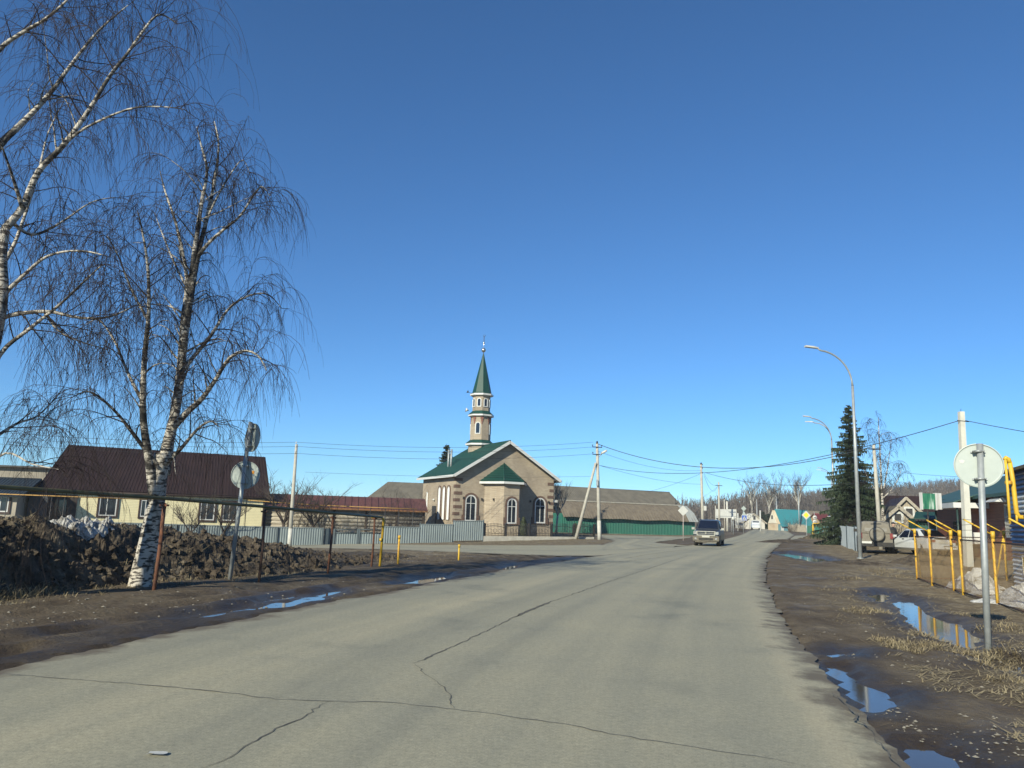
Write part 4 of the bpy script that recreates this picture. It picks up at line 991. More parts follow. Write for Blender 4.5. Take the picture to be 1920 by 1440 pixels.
for j in range(8):
    a = rot + 2 * pi * (j + 1) / 8; ap_ = .86 * cos(pi / 8)
    F_ = Fr(mc + V((cos(a), sin(a), 0)) * ap_ - V((-sin(a), cos(a), 0)) * .33, a + pi / 2)
    window(t, F_, arch, .33, 11.98, .44, .86, frame=.075, pane=m_glass)
    if j % 2 == 0:
        ap_ = .985 * cos(pi / 8); F_ = Fr(mc + V((cos(a), sin(a), 0)) * ap_ - V((-sin(a), cos(a), 0)) * .38, a + pi / 2)
        window(t, F_, arch, .38, 9.35, .52, 1.15, frame=.075, pane=m_glass)
k = MB(); k.tube([mc + V((0, 0, 17.2)), mc + V((0, 0, 19.1))], .035, 8); k.lathe(mc + V((0, 0, 17.72)), [(.02, -.22), (.14, -.18), (.215, -.06), (.22, .04), (.15, .17), (.03, .23)], 14)
k.lathe(mc + V((0, 0, 18.45)), [(.02, -.13), (.10, -.05), (.10, .05), (.02, .13)], 10)
mo = []
for i in range(15): a = R(110) + R(320) * i / 14; mo.append((cos(a) * .13, sin(a) * .13 + .19))
for i in range(15): a = R(110 + 320) - R(320) * i / 14; mo.append((cos(a) * .095 - .01, sin(a) * .095 + .215))
k.prism([mc + fr.u * u + V((0, 0, 19.0 + z)) for u, z in mo], fr.n * .03); k.build('finial', M('finial_steel', (.55, .55, .53), (.45, .45, .44), 4, .25, .9), cn)
k = MB(); lp = mc + V((-1.25, -.35, 13.4)); k.tube([lp + V((.4, .1, -.1)), lp], .02, 5); k.lathe(lp, [(.02, 0), (.06, .08), (.16, .18)], 10, (-1, -.3, .5)); k.build('loudspeaker', m_dark, bl)
k = MB(); lp = mc + V((-1.2, -.5, 11.62)); k.lathe(lp, [(.03, 0), (.10, .12), (.22, .28)], 12, (-1, -.3, .15)); k.build('loudspeaker', m_plastic, sh)
# ------------------------------------------------------------------ grey sheet fence along the side street
def sheet_fence(root, a, b, za, zb_, ha, name='sheet_panel', mt=None, pitch=.17, cap=None, gap=.04):
    """corrugated panel from a to b (xy), tops at absolute heights"""
    a = V(a); b = V(b); n = V((b.y - a.y, -(b.x - a.x), 0)).normalized()
    if n.y > 0: n = -n
    L = (b - a).length; k = max(3, int(L / pitch)) ; vs = []; mb = MB()
    for i in range(k):
        for fx, dd in ((0, 0), (.3, 0), (.5, .045), (.8, .045)):
            f = (i + fx) / k; q = a.lerp(b, f); zt = lerp(za, zb_, f); z0 = zt - ha
            vs += [V((q.x, q.y, z0)) + n * dd, V((q.x, q.y, zt)) + n * dd]
    vs += [V((b.x, b.y, zb_ - ha)), V((b.x, b.y, zb_))]; m_ = len(vs) // 2
    mb.add(vs, [(2 * i, 2 * i + 2, 2 * i + 3, 2 * i + 1) for i in range(m_ - 1)])
    if cap: mb.prism([V((a.x, a.y, za)) + n * .07, V((a.x, a.y, za)) - n * .04, V((a.x, a.y, za + .05)) - n * .04, V((a.x, a.y, za + .05)) + n * .07], V((b.x, b.y, zb_)) - V((a.x, a.y, za)))
    return mb.build(name, mt or m_fence, root)
def fpoint(px, Y): return P(px, 1000, Y)
FY = lambda px: lerp(53.0, 61.0, (px - 100) / 690)
t = thing('sheet_fence', 'low blue grey corrugated fence in front of the yellow house and log barn', 'fence', at(400, 1020, FY(400)))
def ztop(px, py): return P(px, py, FY(px)).z
TOP = [(60, 976), (200, 980), (330, 984), (440, 987), (520, 989), (606, 991)]
for (a, ya), (b, yb) in zip(TOP, TOP[1:]): sheet_fence(t, fpoint(a, FY(a)), fpoint(b, FY(b)), ztop(a, ya), ztop(b, yb), 1.42, cap=1)
for px, py in TOP[1:]:
    k = MB(); q = fpoint(px, FY(px)); zt = ztop(px, py); k.box((q.x, q.y - .09, zt - .72), (.14, .10, 1.5), .1); k.build('post', m_fenced, t)
t = thing('yard_gate', 'grey sheet double gate with a dark wicket in the long fence', 'gate', at(670, 1024, FY(670)))
k = MB(); a = fpoint(608, FY(608)); b = fpoint(624, FY(624)); k.obox((a.x, a.y, ztop(608, 991) - 1.42), b - a, V((0, .05, 0)), V((0, 0, 1.42))); k.build('wicket', m_fenced, t)
for a, b in ((627, 671), (674, 716)):
    sheet_fence(t, fpoint(a, FY(a)), fpoint(b, FY(b)), ztop(a, 999), ztop(b, 1000), 1.12, 'leaf')
    k = MB(); pa = fpoint(a, FY(a)); pb = fpoint(b, FY(b))
    for z_ in (992.5, 998.5): k.tube([V((pa.x, pa.y - .07, P(a, z_, FY(a)).z)), V((pb.x, pb.y - .07, P(b, z_ + 1, FY(b)).z))], .035, 6)
    for px in (a, b): q = fpoint(px, FY(px)); zt = P(px, 992, FY(px)).z; k.box((q.x, q.y - .06, zt - .68), (.13, .10, 1.42))
    k.build('gate_frame', m_fenced, t)
t = thing('sheet_fence', 'stepped taller blue grey corrugated fence beside the mosque', 'fence', at(800, 1022, 61.5))
FY2 = lambda px: lerp(59.6, 62.0, (px - 716) / 190)
for a, b, ya, yb, hh in ((719, 755, 988, 989, 1.38), (755, 787, 989, 989.5, 1.38), (788, 849, 983.5, 984, 1.52), (850, 906, 977.5, 977, 1.50)):
    sheet_fence(t, fpoint(a, FY2(a)), fpoint(b, FY2(b)), P(a, ya, FY2(a)).z, P(b, yb, FY2(b)).z, hh, cap=1)
for px, py in ((719, 988), (755, 989), (787, 983.5), (850, 977.5), (906, 977)):
    q = fpoint(px, FY2(px)); zt = P(px, py, FY2(px)).z; k = MB(); k.box((q.x, q.y + .08, zt - .75), (.1, .1, 1.7)); k.build('post', m_fenced, t)
# ------------------------------------------------------------------ wrought iron fence before the mosque
t = thing('iron_fence', 'black wrought iron fence with arched tops in front of the mosque', 'fence', at(1000, 1008, 64))
IY = lambda px: lerp(62.2, 66.5, (px - 906) / 200)
sec = [908, 948, 992, 1034, 1076, 1114]
zi = lambda px, py: P(px, py, IY(px)).z
for a, b in zip(sec, sec[1:]):
    k = MB(); pa = fpoint(a, IY(a)); pb = fpoint(b, IY(b)); n = 15
    zb0 = zi(a, 1003); zb1 = zi(b, 1005)
    for i in range(n + 1):
        f = i / n; q = pa.lerp(pb, f); z0 = lerp(zb0, zb1, f); H = .72 + .17 * sin(pi * f)
        k.tube([V((q.x, q.y, z0 - .08)), V((q.x, q.y, z0 + H))], .016, 4); k.lathe(V((q.x, q.y, z0 + H)), [(.015, 0), (.034, .035), (.004, .12)], 5)
    for fz in (.02, .16, .62):
        k.tube([V((pa.lerp(pb, f / 8).x, pa.lerp(pb, f / 8).y, lerp(zb0, zb1, f / 8) + fz + (.14 * sin(pi * f / 8) if fz > .5 else 0))) for f in range(9)], .020, 4)
    for f in (.25, .5, .75):
        q = pa.lerp(pb, f); k.tube([V((q.x, q.y, lerp(zb0, zb1, f) + .38)) + fr.u * (.16 * cos(a_)) + V((0, 0, .16 * sin(a_))) for a_ in [2 * pi * i / 12 for i in range(13)]], .013, 4)
    k.build('panel', m_dark, t)
for px in sec:
    q = fpoint(px, IY(px)); z0 = zi(px, 1004); k = MB(); k.box((q.x, q.y, z0 + .30), (.14, .14, 1.15), ang); k.lathe(V((q.x, q.y, z0 + .875)), [(.12, 0), (.12, .04), (.02, .12)], 4); k.build('post', m_dark, t)
k = MB(); pa = fpoint(905, IY(905)); pb = fpoint(1112, IY(1112)); nn = V((pb.y - pa.y, -(pb.x - pa.x), 0)).normalized()
k.prism([V((pa.x, pa.y, zi(905, 1004) - d_)) + nn * s for d_, s in ((.55, .2), (.55, -.2), (.04, -.2), (.04, .2))], V((pb.x, pb.y, zi(1112, 1006))) - V((pa.x, pa.y, zi(905, 1004)))); k.build('plinth', m_conc, t)
def thuja(b, h, r, seed, label):
    rng = random.Random(seed); mb = MB(); b = V(b)
    for _ in range(900):
        f = rng.random(); a = rng.uniform(0, 6.3); q = r * (sin(pi * min(1, f * .85 + .12)) ** .8) * rng.uniform(.55, 1.05)
        p = b + V((cos(a) * q, sin(a) * q, h * f)); s = V((-sin(a), cos(a), 0)) * .045; u = V((cos(a) * .05, sin(a) * .05, rng.uniform(.08, .18)))
        mb.add([p - s, p + s, p + u], [(0, 1, 2)])
    tt = thing('thuja', label, 'shrub', b); mb.build('foliage', m_needle2, tt); k = MB(); k.tube([b - V((0, 0, .1)), b + V((0, 0, h * .8))], .03, 5); k.build('stem', m_barkd, tt)
thuja(at(981, 1004, 65.4), 1.75, .36, 5, 'small upright thuja in front of the apse of the mosque')
thuja(at(1079, 1004, 67.6), 1.15, .30, 6, 'low dark thuja behind the right end of the iron fence')
spruce(at(832, 960, 92), 10.6, 3.0, 8, 'dark pointed spruce rising behind the left slope of the mosque roof', whorls=34, den=1.3, fan=1.5)
# ------------------------------------------------------------------ yellow sided house, barns and other buildings on the left
def two_sash(root, F_, u, z0, w_, h, trim=.13):
    window(root, F_, rect, u, z0, w_, h, bars=(-w_ * .06,), frame=.075, surround=trim, msur=m_brownw)
a = P(62, 930, 54); b = P(502, 950, 62); hx = fpoint(72, 55.5); hy = fpoint(492, 62.5)
ang = math.atan2(hy.y - hx.y, hy.x - hx.x); Lh = (hy - hx).length
F1 = Fr((hx.x, hx.y, 0), ang); zg = terrain(hx.x, hx.y) - .3
t = thing('yellow_house', 'long cream sided house with a steep dark brown metal roof', 'house', (hx.x, hx.y, terrain(hx.x, hx.y)))
mb = MB(); ze, zr = 2.66, 5.95
mb.prism([F1(0, zg, -.0), F1(0, zg, -7.5), F1(0, ze - .1, -7.5), F1(0, ze - .1, -.0)], F1.u * Lh); mb.prism([F1(Lh - .2, ze - .1, -.1), F1(Lh - .2, ze - .1, -7.4), F1(Lh - .2, zr - .3, -3.75)], F1.u * .19); mb.build('wall', m_siding, t)
mb = MB(); sl = (zr - ze) / 3.75
A_ = F1(-.45, ze - .45 * sl, .55); B_ = F1(Lh + .35, ze - .45 * sl, .55); C_ = F1(Lh + .35, zr, -3.75); D_ = F1(.95, zr, -3.75)
A_ = F1(-.45, ze - .17, .22); B_ = F1(Lh + .35, ze - .17, .22); nn = (B_ - A_).cross(C_ - B_).normalized(); nn = nn if nn.z > 0 else -nn
mb.prism([A_, B_, C_, D_], nn * .08); A2 = F1(-.45, ze - .36, -8.05); B2 = F1(Lh + .35, ze - .36, -8.05); n2 = (B2 - A2).cross(C_ - B2).normalized(); n2 = n2 if n2.z > 0 else -n2
mb.prism([A2, B2, C_, D_], n2 * .08); mb.prism([A_, A2, D_], V((0, 0, .07)))
k = int(Lh / .22)
for i in range(k):
    f = i / k; p0 = A_.lerp(B_, f) + nn * .084; p1 = D_.lerp(C_, f) + nn * .084; uu = (B_ - A_).normalized() * .07
    mb.add([p0, p0 + uu * .5 + nn * .03, p0 + uu, p1, p1 + uu * .5 + nn * .03, p1 + uu], [(0, 1, 4, 3), (1, 2, 5, 4)])
rf = mb.build('roof', m_roofbr, t)
k = MB(); k.obox(F1(-.45, ze - .31, .23), F1.u * (Lh + .8), F1.n * .03, V((0, 0, .16))); k.tube([F1(-.45, ze - .24, .31), F1(Lh + .35, ze - .24, .31)], .05, 8); k.build('gutter', m_brownw, rf)
def upx(px): return (fpoint(px, lerp(55.5, 62.5, (px - 72) / 420)) - hx).length
for px, w_, h_ in ((196, 1.15, 1.35), (268, .75, 1.25), (384, 1.05, 1.42), (427, 1.08, 1.42)):
    two_sash(t, F1, upx(px), .62 if px > 300 else .75, w_, h_)
# glazed porch recess at the left end
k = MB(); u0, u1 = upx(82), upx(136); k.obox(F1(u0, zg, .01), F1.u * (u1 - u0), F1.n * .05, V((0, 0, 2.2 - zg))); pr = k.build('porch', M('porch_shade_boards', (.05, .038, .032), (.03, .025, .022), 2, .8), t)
for f in (.02, .34, .66, .97): k = MB(); k.obox(F1(lerp(u0, u1, f), zg, .062), F1.u * .09, F1.n * .06, V((0, 0, 2.2 - zg))); k.build('porch_post', m_brownw, pr)
k = MB(); k.obox(F1(u0 + .5, .6, .065), F1.u * .7, F1.n * .02, V((0, 0, 1.2))); k.build('pane', m_glass, pr)
for f in (0, 1): k = MB(); k.obox(F1(Lh * f - (.14 if f else -.0), zg, .003), F1.u * .14, F1.n * .05, V((0, 0, 2.2 - zg))); k.build('corner_board', m_brownw if f else m_siding, t)
# dark house further left
d0 = at(-40, 975, 52); F2_ = Fr((d0.x, d0.y, 0), R(14)); zg = d0.z - .3
t = thing('dark_roofed_house', 'small beige house with a low dark roof at the left picture edge', 'house', d0)
mb = MB(); gable_walls(mb, F2_, -4, 2.1, 0, -6, zg, 2.0, 3.0); mb.build('wall', M('beige_plaster', (.36, .32, .26), (.28, .25, .20), 1.5, .9), t)
mb = MB(); roof_pair(mb, F2_, -4, 2.1, -6, 0, 2.0, 3.1); mb.build('roof', M('dark_teal_roof', (.022, .032, .038), (.03, .038, .042), 2, .5), t)
two_sash(t, F2_, 1.2, .85, .9, 1.05, .12)
k = MB(); k.obox(F2_(2.3, zg, -1.5), F2_.u * 1.2, F2_.n * -3, V((0, 0, 2.3 - zg))); k.obox(F2_(2.2, 2.3, -1.2), F2_.u * 1.45, F2_.n * -3.5, V((0, 0, .12))); k.build('porch', M('dark_blue_boards', (.02, .026, .035), (.03, .034, .042), 2, .7), t)
d0 = at(20, 960, 66); F3_ = Fr((d0.x, d0.y, 0), R(8)); t = thing('board_shed', 'grey board shed with a flat dark roof behind the beige house', 'shed', d0)
mb = MB(); mb.obox(F3_(-3, d0.z - .3), F3_.u * 7, F3_.n * -4, V((0, 0, 4.75 - d0.z))); mb.build('wall', M_lines('shed_boards', (.28, .25, .20), (.20, .18, .15), .16, 'X', .9), t)
mb = MB(); mb.obox(F3_(-3.5, 4.45, .5), F3_.u * 8, F3_.n * -5, V((0, 0, .14))); mb.build('roof', m_dark, t)
# log barn with red brown roof
g0 = fpoint(486, 63); g1 = fpoint(792, 65.5); ang = math.atan2(g1.y - g0.y, g1.x - g0.x); Lb = (g1 - g0).length
F4 = Fr((g0.x, g0.y, 0), ang); zg = terrain(g0.x, g0.y) - .2
t = thing('log_barn', 'long grey log barn under a low red brown metal roof', 'barn', (g0.x, g0.y, terrain(g0.x, g0.y)))
mb = MB(); nlog = 11; zt = 1.92; hl = (zt - zg) / nlog
mb.obox(F4(0, zg, -.14), F4.u * Lb, F4.n * -5, V((0, 0, zt - zg)))
for i in range(nlog): z_ = zg + hl * (i + .5); mb.tube([F4(-.15, z_, -.10), F4(Lb * .5, z_ + .02, -.10), F4(Lb + .15, z_, -.10)], hl * .54, 8)
mb.build('wall', m_logs, t)
for f in (.0, .17, .44, .64, .83, 1.0): k = MB(); k.obox(F4(Lb * f - .09, zg, .0), F4.u * .18, F4.n * .10, V((0, 0, zt - zg))); k.build('upright', m_barkd, t)
mb = MB(); A_ = F4(-.4, zt - .06, .5); B_ = F4(Lb + .3, zt - .06, .5); C_ = F4(Lb + .3, 2.88, -2.6); D_ = F4(-.4, 2.88, -2.6); nn = (B_ - A_).cross(C_ - B_).normalized(); nn = nn if nn.z > 0 else -nn
mb.prism([A_, B_, C_, D_], nn * .05); mb.prism([F4(-.4, zt, -5.6), F4(Lb + .3, zt, -5.6), C_, D_], nn * .05)
for i in range(int(Lb / .55)):
    p0 = A_ + F4.u * (.3 + i * .55); p1 = D_ + F4.u * (.3 + i * .55); mb.prism([p0 + nn * .052, p0 + F4.u * .05 + nn * .052, p1 + F4.u * .05 + nn * .052, p1 + nn * .052], nn * .05)
rf = mb.build('roof', m_roofred, t)
k = MB(); k.obox(A_ - V((0, 0, .10)), B_ - A_, F4.n * .03, V((0, 0, .12))); k.build('eaves_board', M('rusty_eaves', (.22, .10, .035), (.16, .07, .03), 4, .8), rf)
# slate hip roof behind it
d0 = at(735, 950, 80); F5 = Fr((d0.x, d0.y, 0), R(8)); t = thing('slate_roofed_house', 'house with a hipped weathered slate roof behind the log barn', 'house', d0)
mb = MB(); mb.obox(F5(-2.6, d0.z - .2), F5.u * 9, F5.n * -6, V((0, 0, 2.9 - d0.z))); mb.build('wall', m_logs, t)
mb = MB(); e = [F5(-3.2, 2.6, .5), F5(7, 2.6, .5), F5(7, 2.6, -6.5), F5(-3.2, 2.6, -6.5)]; r0 = F5(-.6, 4.95, -3); r1 = F5(7, 4.95, -3)
mb.add(e + [r0, r1], [(0, 1, 5, 4), (1, 2, 5), (2, 3, 4, 5), (3, 0, 4), (0, 3, 2, 1)]); mb.build('roof', m_slate, t)
# long barn and green wall right of the mosque
g0 = fpoint(1030, 99); g1 = fpoint(1283, 109); ang = math.atan2(g1.y - g0.y, g1.x - g0.x); F6 = Fr((g0.x, g0.y, 0), ang); Lb = (g1 - g0).length; zg = -.6
t = thing('long_barn', 'long barn with a weathered slate gable roof behind the green wall', 'barn', (g0.x, g0.y, terrain(g0.x, g0.y)))
mb = MB(); gable_walls(mb, F6, 0, Lb, 0, -7, zg, 3.4, 5.75); mb.build('wall', m_barkd, t)
mb = MB(); roof_pair(mb, F6, 0, Lb, -7, 0, 3.4, 5.85, over=.25, oe=.4, pitch=.3); mb.build('roof', m_slate, t)
k = MB(); k.tube([F6(Lb * .965, 3.6, -.9), F6(Lb * .965, 5.0, -.9)], .05, 6); k.build('vent_pipe', m_dark, t)
g0 = fpoint(1052, 96); g1 = fpoint(1303, 105); ang = math.atan2(g1.y - g0.y, g1.x - g0.x); F7 = Fr((g0.x, g0.y, 0), ang); Lb = (g1 - g0).length
zl = P(1303, 1005, 105).z
t = thing('green_walled_shed', 'low shed with a bright green sheet wall and drooping grey slate roof', 'shed', (g0.x, g0.y, zl))
mb = MB(); sheet = mb.corr(F7(.2, zl - .1, 0), F7.u * (Lb - .2), V((0, 0, 2.2)), F7.n, .24, .035); mb.obox(F7(.2, zl - .1, -.1), F7.u * (Lb - .3), F7.n * -3.5, V((0, 0, 2.5))); mb.build('wall', m_fgreen, t)
k = MB(); k.obox(F7(0, zl - .2, .02), F7.u * Lb, F7.n * .12, V((0, 0, .24))); k.build('plinth', m_conc, t)
mb = MB(); n = 40; ro = []
for i in range(n + 1):
    f = i / n; sag = .05 * sin(f * 19) + .07 * noise.noise(V((f * 9, 1, 0))) - .05 * sin(pi * f)
    ro += [F7(Lb * f, zl + 1.92 + sag, .55), F7(Lb * f, zl + 3.0 + sag * .4, -.4), F7(Lb * f, zl + 3.95 + sag * .3, -2.0), F7(Lb * f, zl + 3.8, -4.0)]
mb.add(ro, [(4 * i + j, 4 * i + 4 + j, 4 * i + 5 + j, 4 * i + 1 + j) for i in range(n) for j in range(3)])
for i in range(int(Lb / .42)):
    f = (i + .5) * .42 / Lb; q = [F7(Lb * f, zl + 1.94 + .05 * sin(f * 19) + .07 * noise.noise(V((f * 9, 1, 0))) - .05 * sin(pi * f), .57), F7(Lb * f, zl + 3.02 + .02 * sin(f * 19), -.38), F7(Lb * f, zl + 3.98, -2.0)]
    mb.tube(q, .028, 4)
rf = mb.build('roof', m_slate2, t); k = MB(); k.tube([F7(Lb * i / 20, zl + 4.0, -2.0) for i in range(21)], .10, 6); k.build('ridge_cap', M('pale_ridge', (.33, .31, .26), (.26, .24, .20), 2, .9), rf)
mb = MB(); mb.add([F7(Lb - 1.4, zl + 1.86, .60), F7(Lb + .15, zl + 1.86, .60), F7(Lb + .15, zl + 3.0, -.32), F7(Lb + .15, zl + 4.02, -1.95), F7(Lb - 1.4, zl + 4.02, -1.95), F7(Lb - 1.4, zl + 3.0, -.32)], [(0, 1, 2, 5), (5, 2, 3, 4)])
mb.build('roof_patch', M('new_slate_sheet', (.33, .35, .33), (.27, .28, .27), 2, .8), t)
t2 = spruce  # (kept short) trees around here
fruit_tree('bare_tree', at(1632, 1000, 64), 7.6, .55, 33, 'dark dense bare tree filling the gap between the large spruce and the leaning pole', up=.9, trunk_h=.12, dens=1.3)
fruit_tree('bare_tree', at(1043, 960, 88), 6.6, .5, 31, 'pale bare tree behind the right corner of the mosque', up=1.0, trunk_h=.3, mt=m_logs)
fruit_tree('fruit_tree', at(532, 1012, 59.5), 6.2, .8, 41, 'bare apple tree between the yellow house and the concrete pole', mt=m_barkd)
fruit_tree('fruit_tree', at(575, 1012, 60.5), 5.6, 1.0, 43, 'crooked bare apple tree right of the concrete pole', mt=m_barkd)
fruit_tree('fruit_tree', at(420, 1012, 56.4), 4.2, 1.0, 47, 'bare apple tree spreading before the windows of the yellow house', mt=m_barkd)
fruit_tree('fruit_tree', at(350, 1012, 54.6), 4.0, 1.0, 49, 'bare apple tree beside the birch trunk before the yellow house', mt=m_barkd)
shrub(at(590, 1012, 61.2), 3.1, 1.3, 42, 53, 'dense bare shrub before the log barn, near the concrete pole', mt=m_barkd)
shrub(at(552, 1010, 61), 2.6, 1.1, 34, 54, 'dark bare shrub left of the concrete pole', mt=m_barkd)
shrub(at(702, 1012, 62), 2.6, 1.2, 26, 55, 'thin bare shrub behind the sheet gate')
shrub(at(742, 1012, 62.6), 4.4, 1.2, 30, 56, 'tall bare shrub behind the stepped fence')
shrub(at(775, 1010, 63), 3.4, 1.2, 36, 57, 'bare shrub against the side wall of the mosque')
shrub(at(110, 1000, 53), 3.0, 1.6, 24, 58, 'bare shrub in front of the porch of the yellow house')
# thin yellow gas pipe along the far street
def gas_run(pts, heads, label, r=.035, lowered=None):
    t = thing('gas_pipeline', label, 'pipeline', V((pts[0].x, pts[0].y, terrain(pts[0].x, pts[0].y)))); k = MB(); k.tube(pts, r, 8); k.build('pipe', M('faded_orange_paint', (.42, .24, .06), (.30, .17, .05), 3, .7), t)
    for q in heads: k = MB(); k.tube([V((q.x, q.y, terrain(q.x, q.y) - .2)), q], .028, 6); k.build('post', m_dark, t)
gp = [P(465, 938, 58.6), P(520, 942, 59.5), P(592, 947, 60.6), P(604, 947.5, 60.8), P(700, 951.5, 60.2), P(782, 954.5, 60.9)]
gas_run(gp, [P(463, 939, 58.6), P(605, 948, 60.8), P(672, 950.5, 60.3), P(695, 951.5, 60.2), P(723, 952.5, 60.4), P(748, 953.5, 60.6), P(775, 954.4, 60.8)], 'thin orange gas pipe on slim posts before the log barn')
gp = [P(-60, 924, 50), P(140, 931.5, 52.5), P(290, 937, 54)]
gas_run(gp, [P(15, 927, 51), P(98, 930, 52), P(122, 931, 52.3), P(285, 937, 54)], 'thin yellow gas pipe before the yellow house')
# ------------------------------------------------------------------ poles and wires
def conc_pole(root, b, tp, r0=.15, r1=.10, white=0):
    b = V(b); ax = (tp - b).normalized(); k = MB(); k.tube([b - ax * .3, tp], [r0, r1], 8); k.build('pole', m_conc, root)
    if white: k = MB(); k.tube([b - ax * .1, b + ax * white], [r0 * 1.04, lerp(r0, r1, white / (tp - b).length) * 1.04], 8); k.build('white_base', m_lime, root)
def insul(k, p, h=.14): k.tube([p, p + V((0, 0, h * .5))], .015, 5); k.lathe(p + V((0, 0, h * .4)), [(.02, 0), (.05, .03), (.045, .09), (.015, .12)], 8)
b = at(543, 1020, 55.5); tp = P(556, 833, 55.5); t = thing('utility_pole', 'lone concrete pole with a limewashed foot by the low corrugated fence', 'utility pole', b)
conc_pole(t, b, tp, .16, .10, 1.25); k = MB()
for dz in (0, -.28, -.62): insul(k, tp + V((0, -.1, dz)))
k.tube([tp + V((0, -.1, .02)), tp + V((0, -.1, -.7))], .02, 5); k.build('insulator', m_plastic, t); poleA = tp
b = at(1124, 1019, 65); tp = P(1119.5, 832, 65); t = thing('utility_pole', 'concrete pole braced by a slanting strut at the lane corner', 'utility pole', b); poleB = tp
conc_pole(t, b, tp, .17, .11, 1.55)
k = MB(); bb = at(1080, 1012, 65.2); ax = (P(1117, 868, 65) - bb).normalized(); k.tube([bb - ax * .3, P(1117, 868, 65) - V((.02, .22, 0))], [.15, .10], 8); k.build('strut', m_conc, t)
k = MB(); k.tube([bb - ax * .05, bb + ax * 1.7], [.157, .15], 8); k.build('white_base', m_lime, t)
ca_ = V((cos(.2), sin(.2), 0))
for dz, w_ in ((-.30, .8), (-.92, .75)):
    k = MB(); c = tp + V((0, -.13, dz)); k.obox(c - ca_ * w_ * .55 - V((0, .03, .035)), ca_ * w_ * 1.1, V((0, .06, 0)), V((0, 0, .07)))
    k.build('crossarm', m_dark, t); k = MB()
    for s in (-.5, .5): insul(k, c + ca_ * w_ * s + V((0, 0, .03)))
    k.build('insulators', m_dark, t)
k = MB(); k.lathe(tp, [(.10, 0), (.11, .05), (.05, .22), (.01, .24)], 8); k.build('cap', m_dark, t)
k = MB(); a0 = tp + V((.08, -.05, -1.25)); a1 = P(1128, 850, 64.8); k.tube([a0, a0.lerp(a1, .6) + V((0, 0, -.03)), a1], .025, 6); k.build('lamp_arm', m_galv, t)
k = MB(); d = (P(1137, 845, 64.6) - a1); k.tube([a1 - d * .1, a1 + d * .3, a1 + d * 1.1], [.05, .11, .08], 10); k.build('lamp_head', m_white, t)
k = MB(); c = P(1120, 905, 64.8); k.box((c.x - .02, c.y - .12, c.z), (.16, .12, .5)); k.build('meter_box', m_galv, t)
b = at(1318, 985, 85); tp = P(1314.5, 871, 85); t = thing('utility_pole', 'concrete pole rising behind the oncoming car', 'utility pole', b); poleC = tp
conc_pole(t, b, tp, .18, .12); k = MB(); c = P(1321, 953, 84.8); k.box((c.x + .05, c.y, c.z), (.28, .2, .5)); k.build('meter_box', m_white, t)
k = MB()
for dz in (-.1, -.5, -1.0): insul(k, tp + V((.12, -.1, dz)))
k.lathe(tp, [(.12, 0), (.13, .06), (.02, .26)], 8); k.build('insulators', m_dark, t)
b = at(1349, 1000, 112); tp = P(1347.5, 904, 112); t = thing('utility_pole', 'slim concrete pole beside the blank billboard', 'utility pole', b); poleC2 = tp
conc_pole(t, b, tp, .17, .11); k = MB(); k.box((tp.x, tp.y - .1, tp.z - .5), (1.0, .08, .08)); k.build('crossarm', m_dark, t)
b = at(1650, 992, 52); tp = P(1638, 834, 52); t = thing('utility_pole', 'leaning grey pole right behind the dirty jeep', 'utility pole', b); poleD = tp
conc_pole(t, b, tp, .16, .10); k = MB(); k.box((tp.x, tp.y - .1, tp.z - .3), (.8, .08, .08)); k.build('crossarm', m_dark, t)
b = at(1813, 1012, 33); tp = P(1802, 772, 33); t = thing('utility_pole', 'square pale concrete pole beyond the round sign on the right', 'utility pole', b); poleE = tp
k = MB(); ax = (tp - b).normalized(); s0, s1 = .14, .10; b_ = b - ax * .3
k.add([b_ + V((x * s0, y * s0, 0)) for x, y in ((-1, -1), (1, -1), (1, 1), (-1, 1))] + [tp + V((x * s1, y * s1, 0)) for x, y in ((-1, -1), (1, -1), (1, 1), (-1, 1))], [(0, 1, 5, 4), (1, 2, 6, 5), (2, 3, 7, 6), (3, 0, 4, 7), (4, 5, 6, 7)])
k.build('pole', M('pale_concrete', (.56, .55, .48), (.46, .45, .39), 2, .9), t)
k = MB(); k.tube([tp - V((.02, 0, .3)), tp + V((0, 0, .12))], .012, 5); k.tube([tp - V((.25, .1, .40)), tp + V((.25, -.1, -.44))], .02, 5); k.build('hook', m_dark, t)
def wire(a, b, sag, r, label, group=None, n=22):
    k = MB(); k.tube([a.lerp(b, i / n) - V((0, 0, sag * 4 * (i / n) * (1 - i / n))) for i in range(n + 1)], r, 5)
    return single(k, 'overhead_cable', m_wire, label, 'cable', (a + b) / 2, group)
fa = at(-500, 1000, 50)
for i, (dz, py0, py1, pl_) in enumerate(((0, 829, 829, 800), (-.28, 837, 838, 810), (-.62, 850, 851, 822))):
    p0 = P(556, py0, 55.4); p1 = P(1112, py1, 65); nm = ('topmost', 'middle', 'lowest')[i]
    wire(p0, p1, .42, .011, nm + ' thin wire from the lone concrete pole across the mosque to the braced pole')
    wire(P(-120, pl_, 47), p0, .35, .011, nm + ' thin wire coming from behind the birches to the lone concrete pole')
wire(P(572, 885, 60), P(1113, 893, 65.2), .2, .009, 'faint wire passing low behind the mosque roof')
wire(P(1122, 833, 65), poleD - V((0, 0, .1)), 1.75, .025, 'thick sagging cable crossing the street from the braced pole to the leaning pole')
wire(P(1126, 873, 65), P(1797, 789, 33), 1.35, .017, 'long thin cable from the braced pole to the square pale pole')
wire(P(1322, 886, 85), P(1641, 902, 52), .75, .020, 'dark cable from the pole behind the car across the street')
wire(P(1122, 872, 65), P(1313, 908, 85), .35, .012, 'thin cable between the braced pole and the pole behind the car')
wire(P(1122, 846, 65), P(1313, 882, 85), .55, .012, 'second thin cable to the pole behind the car, slung higher')
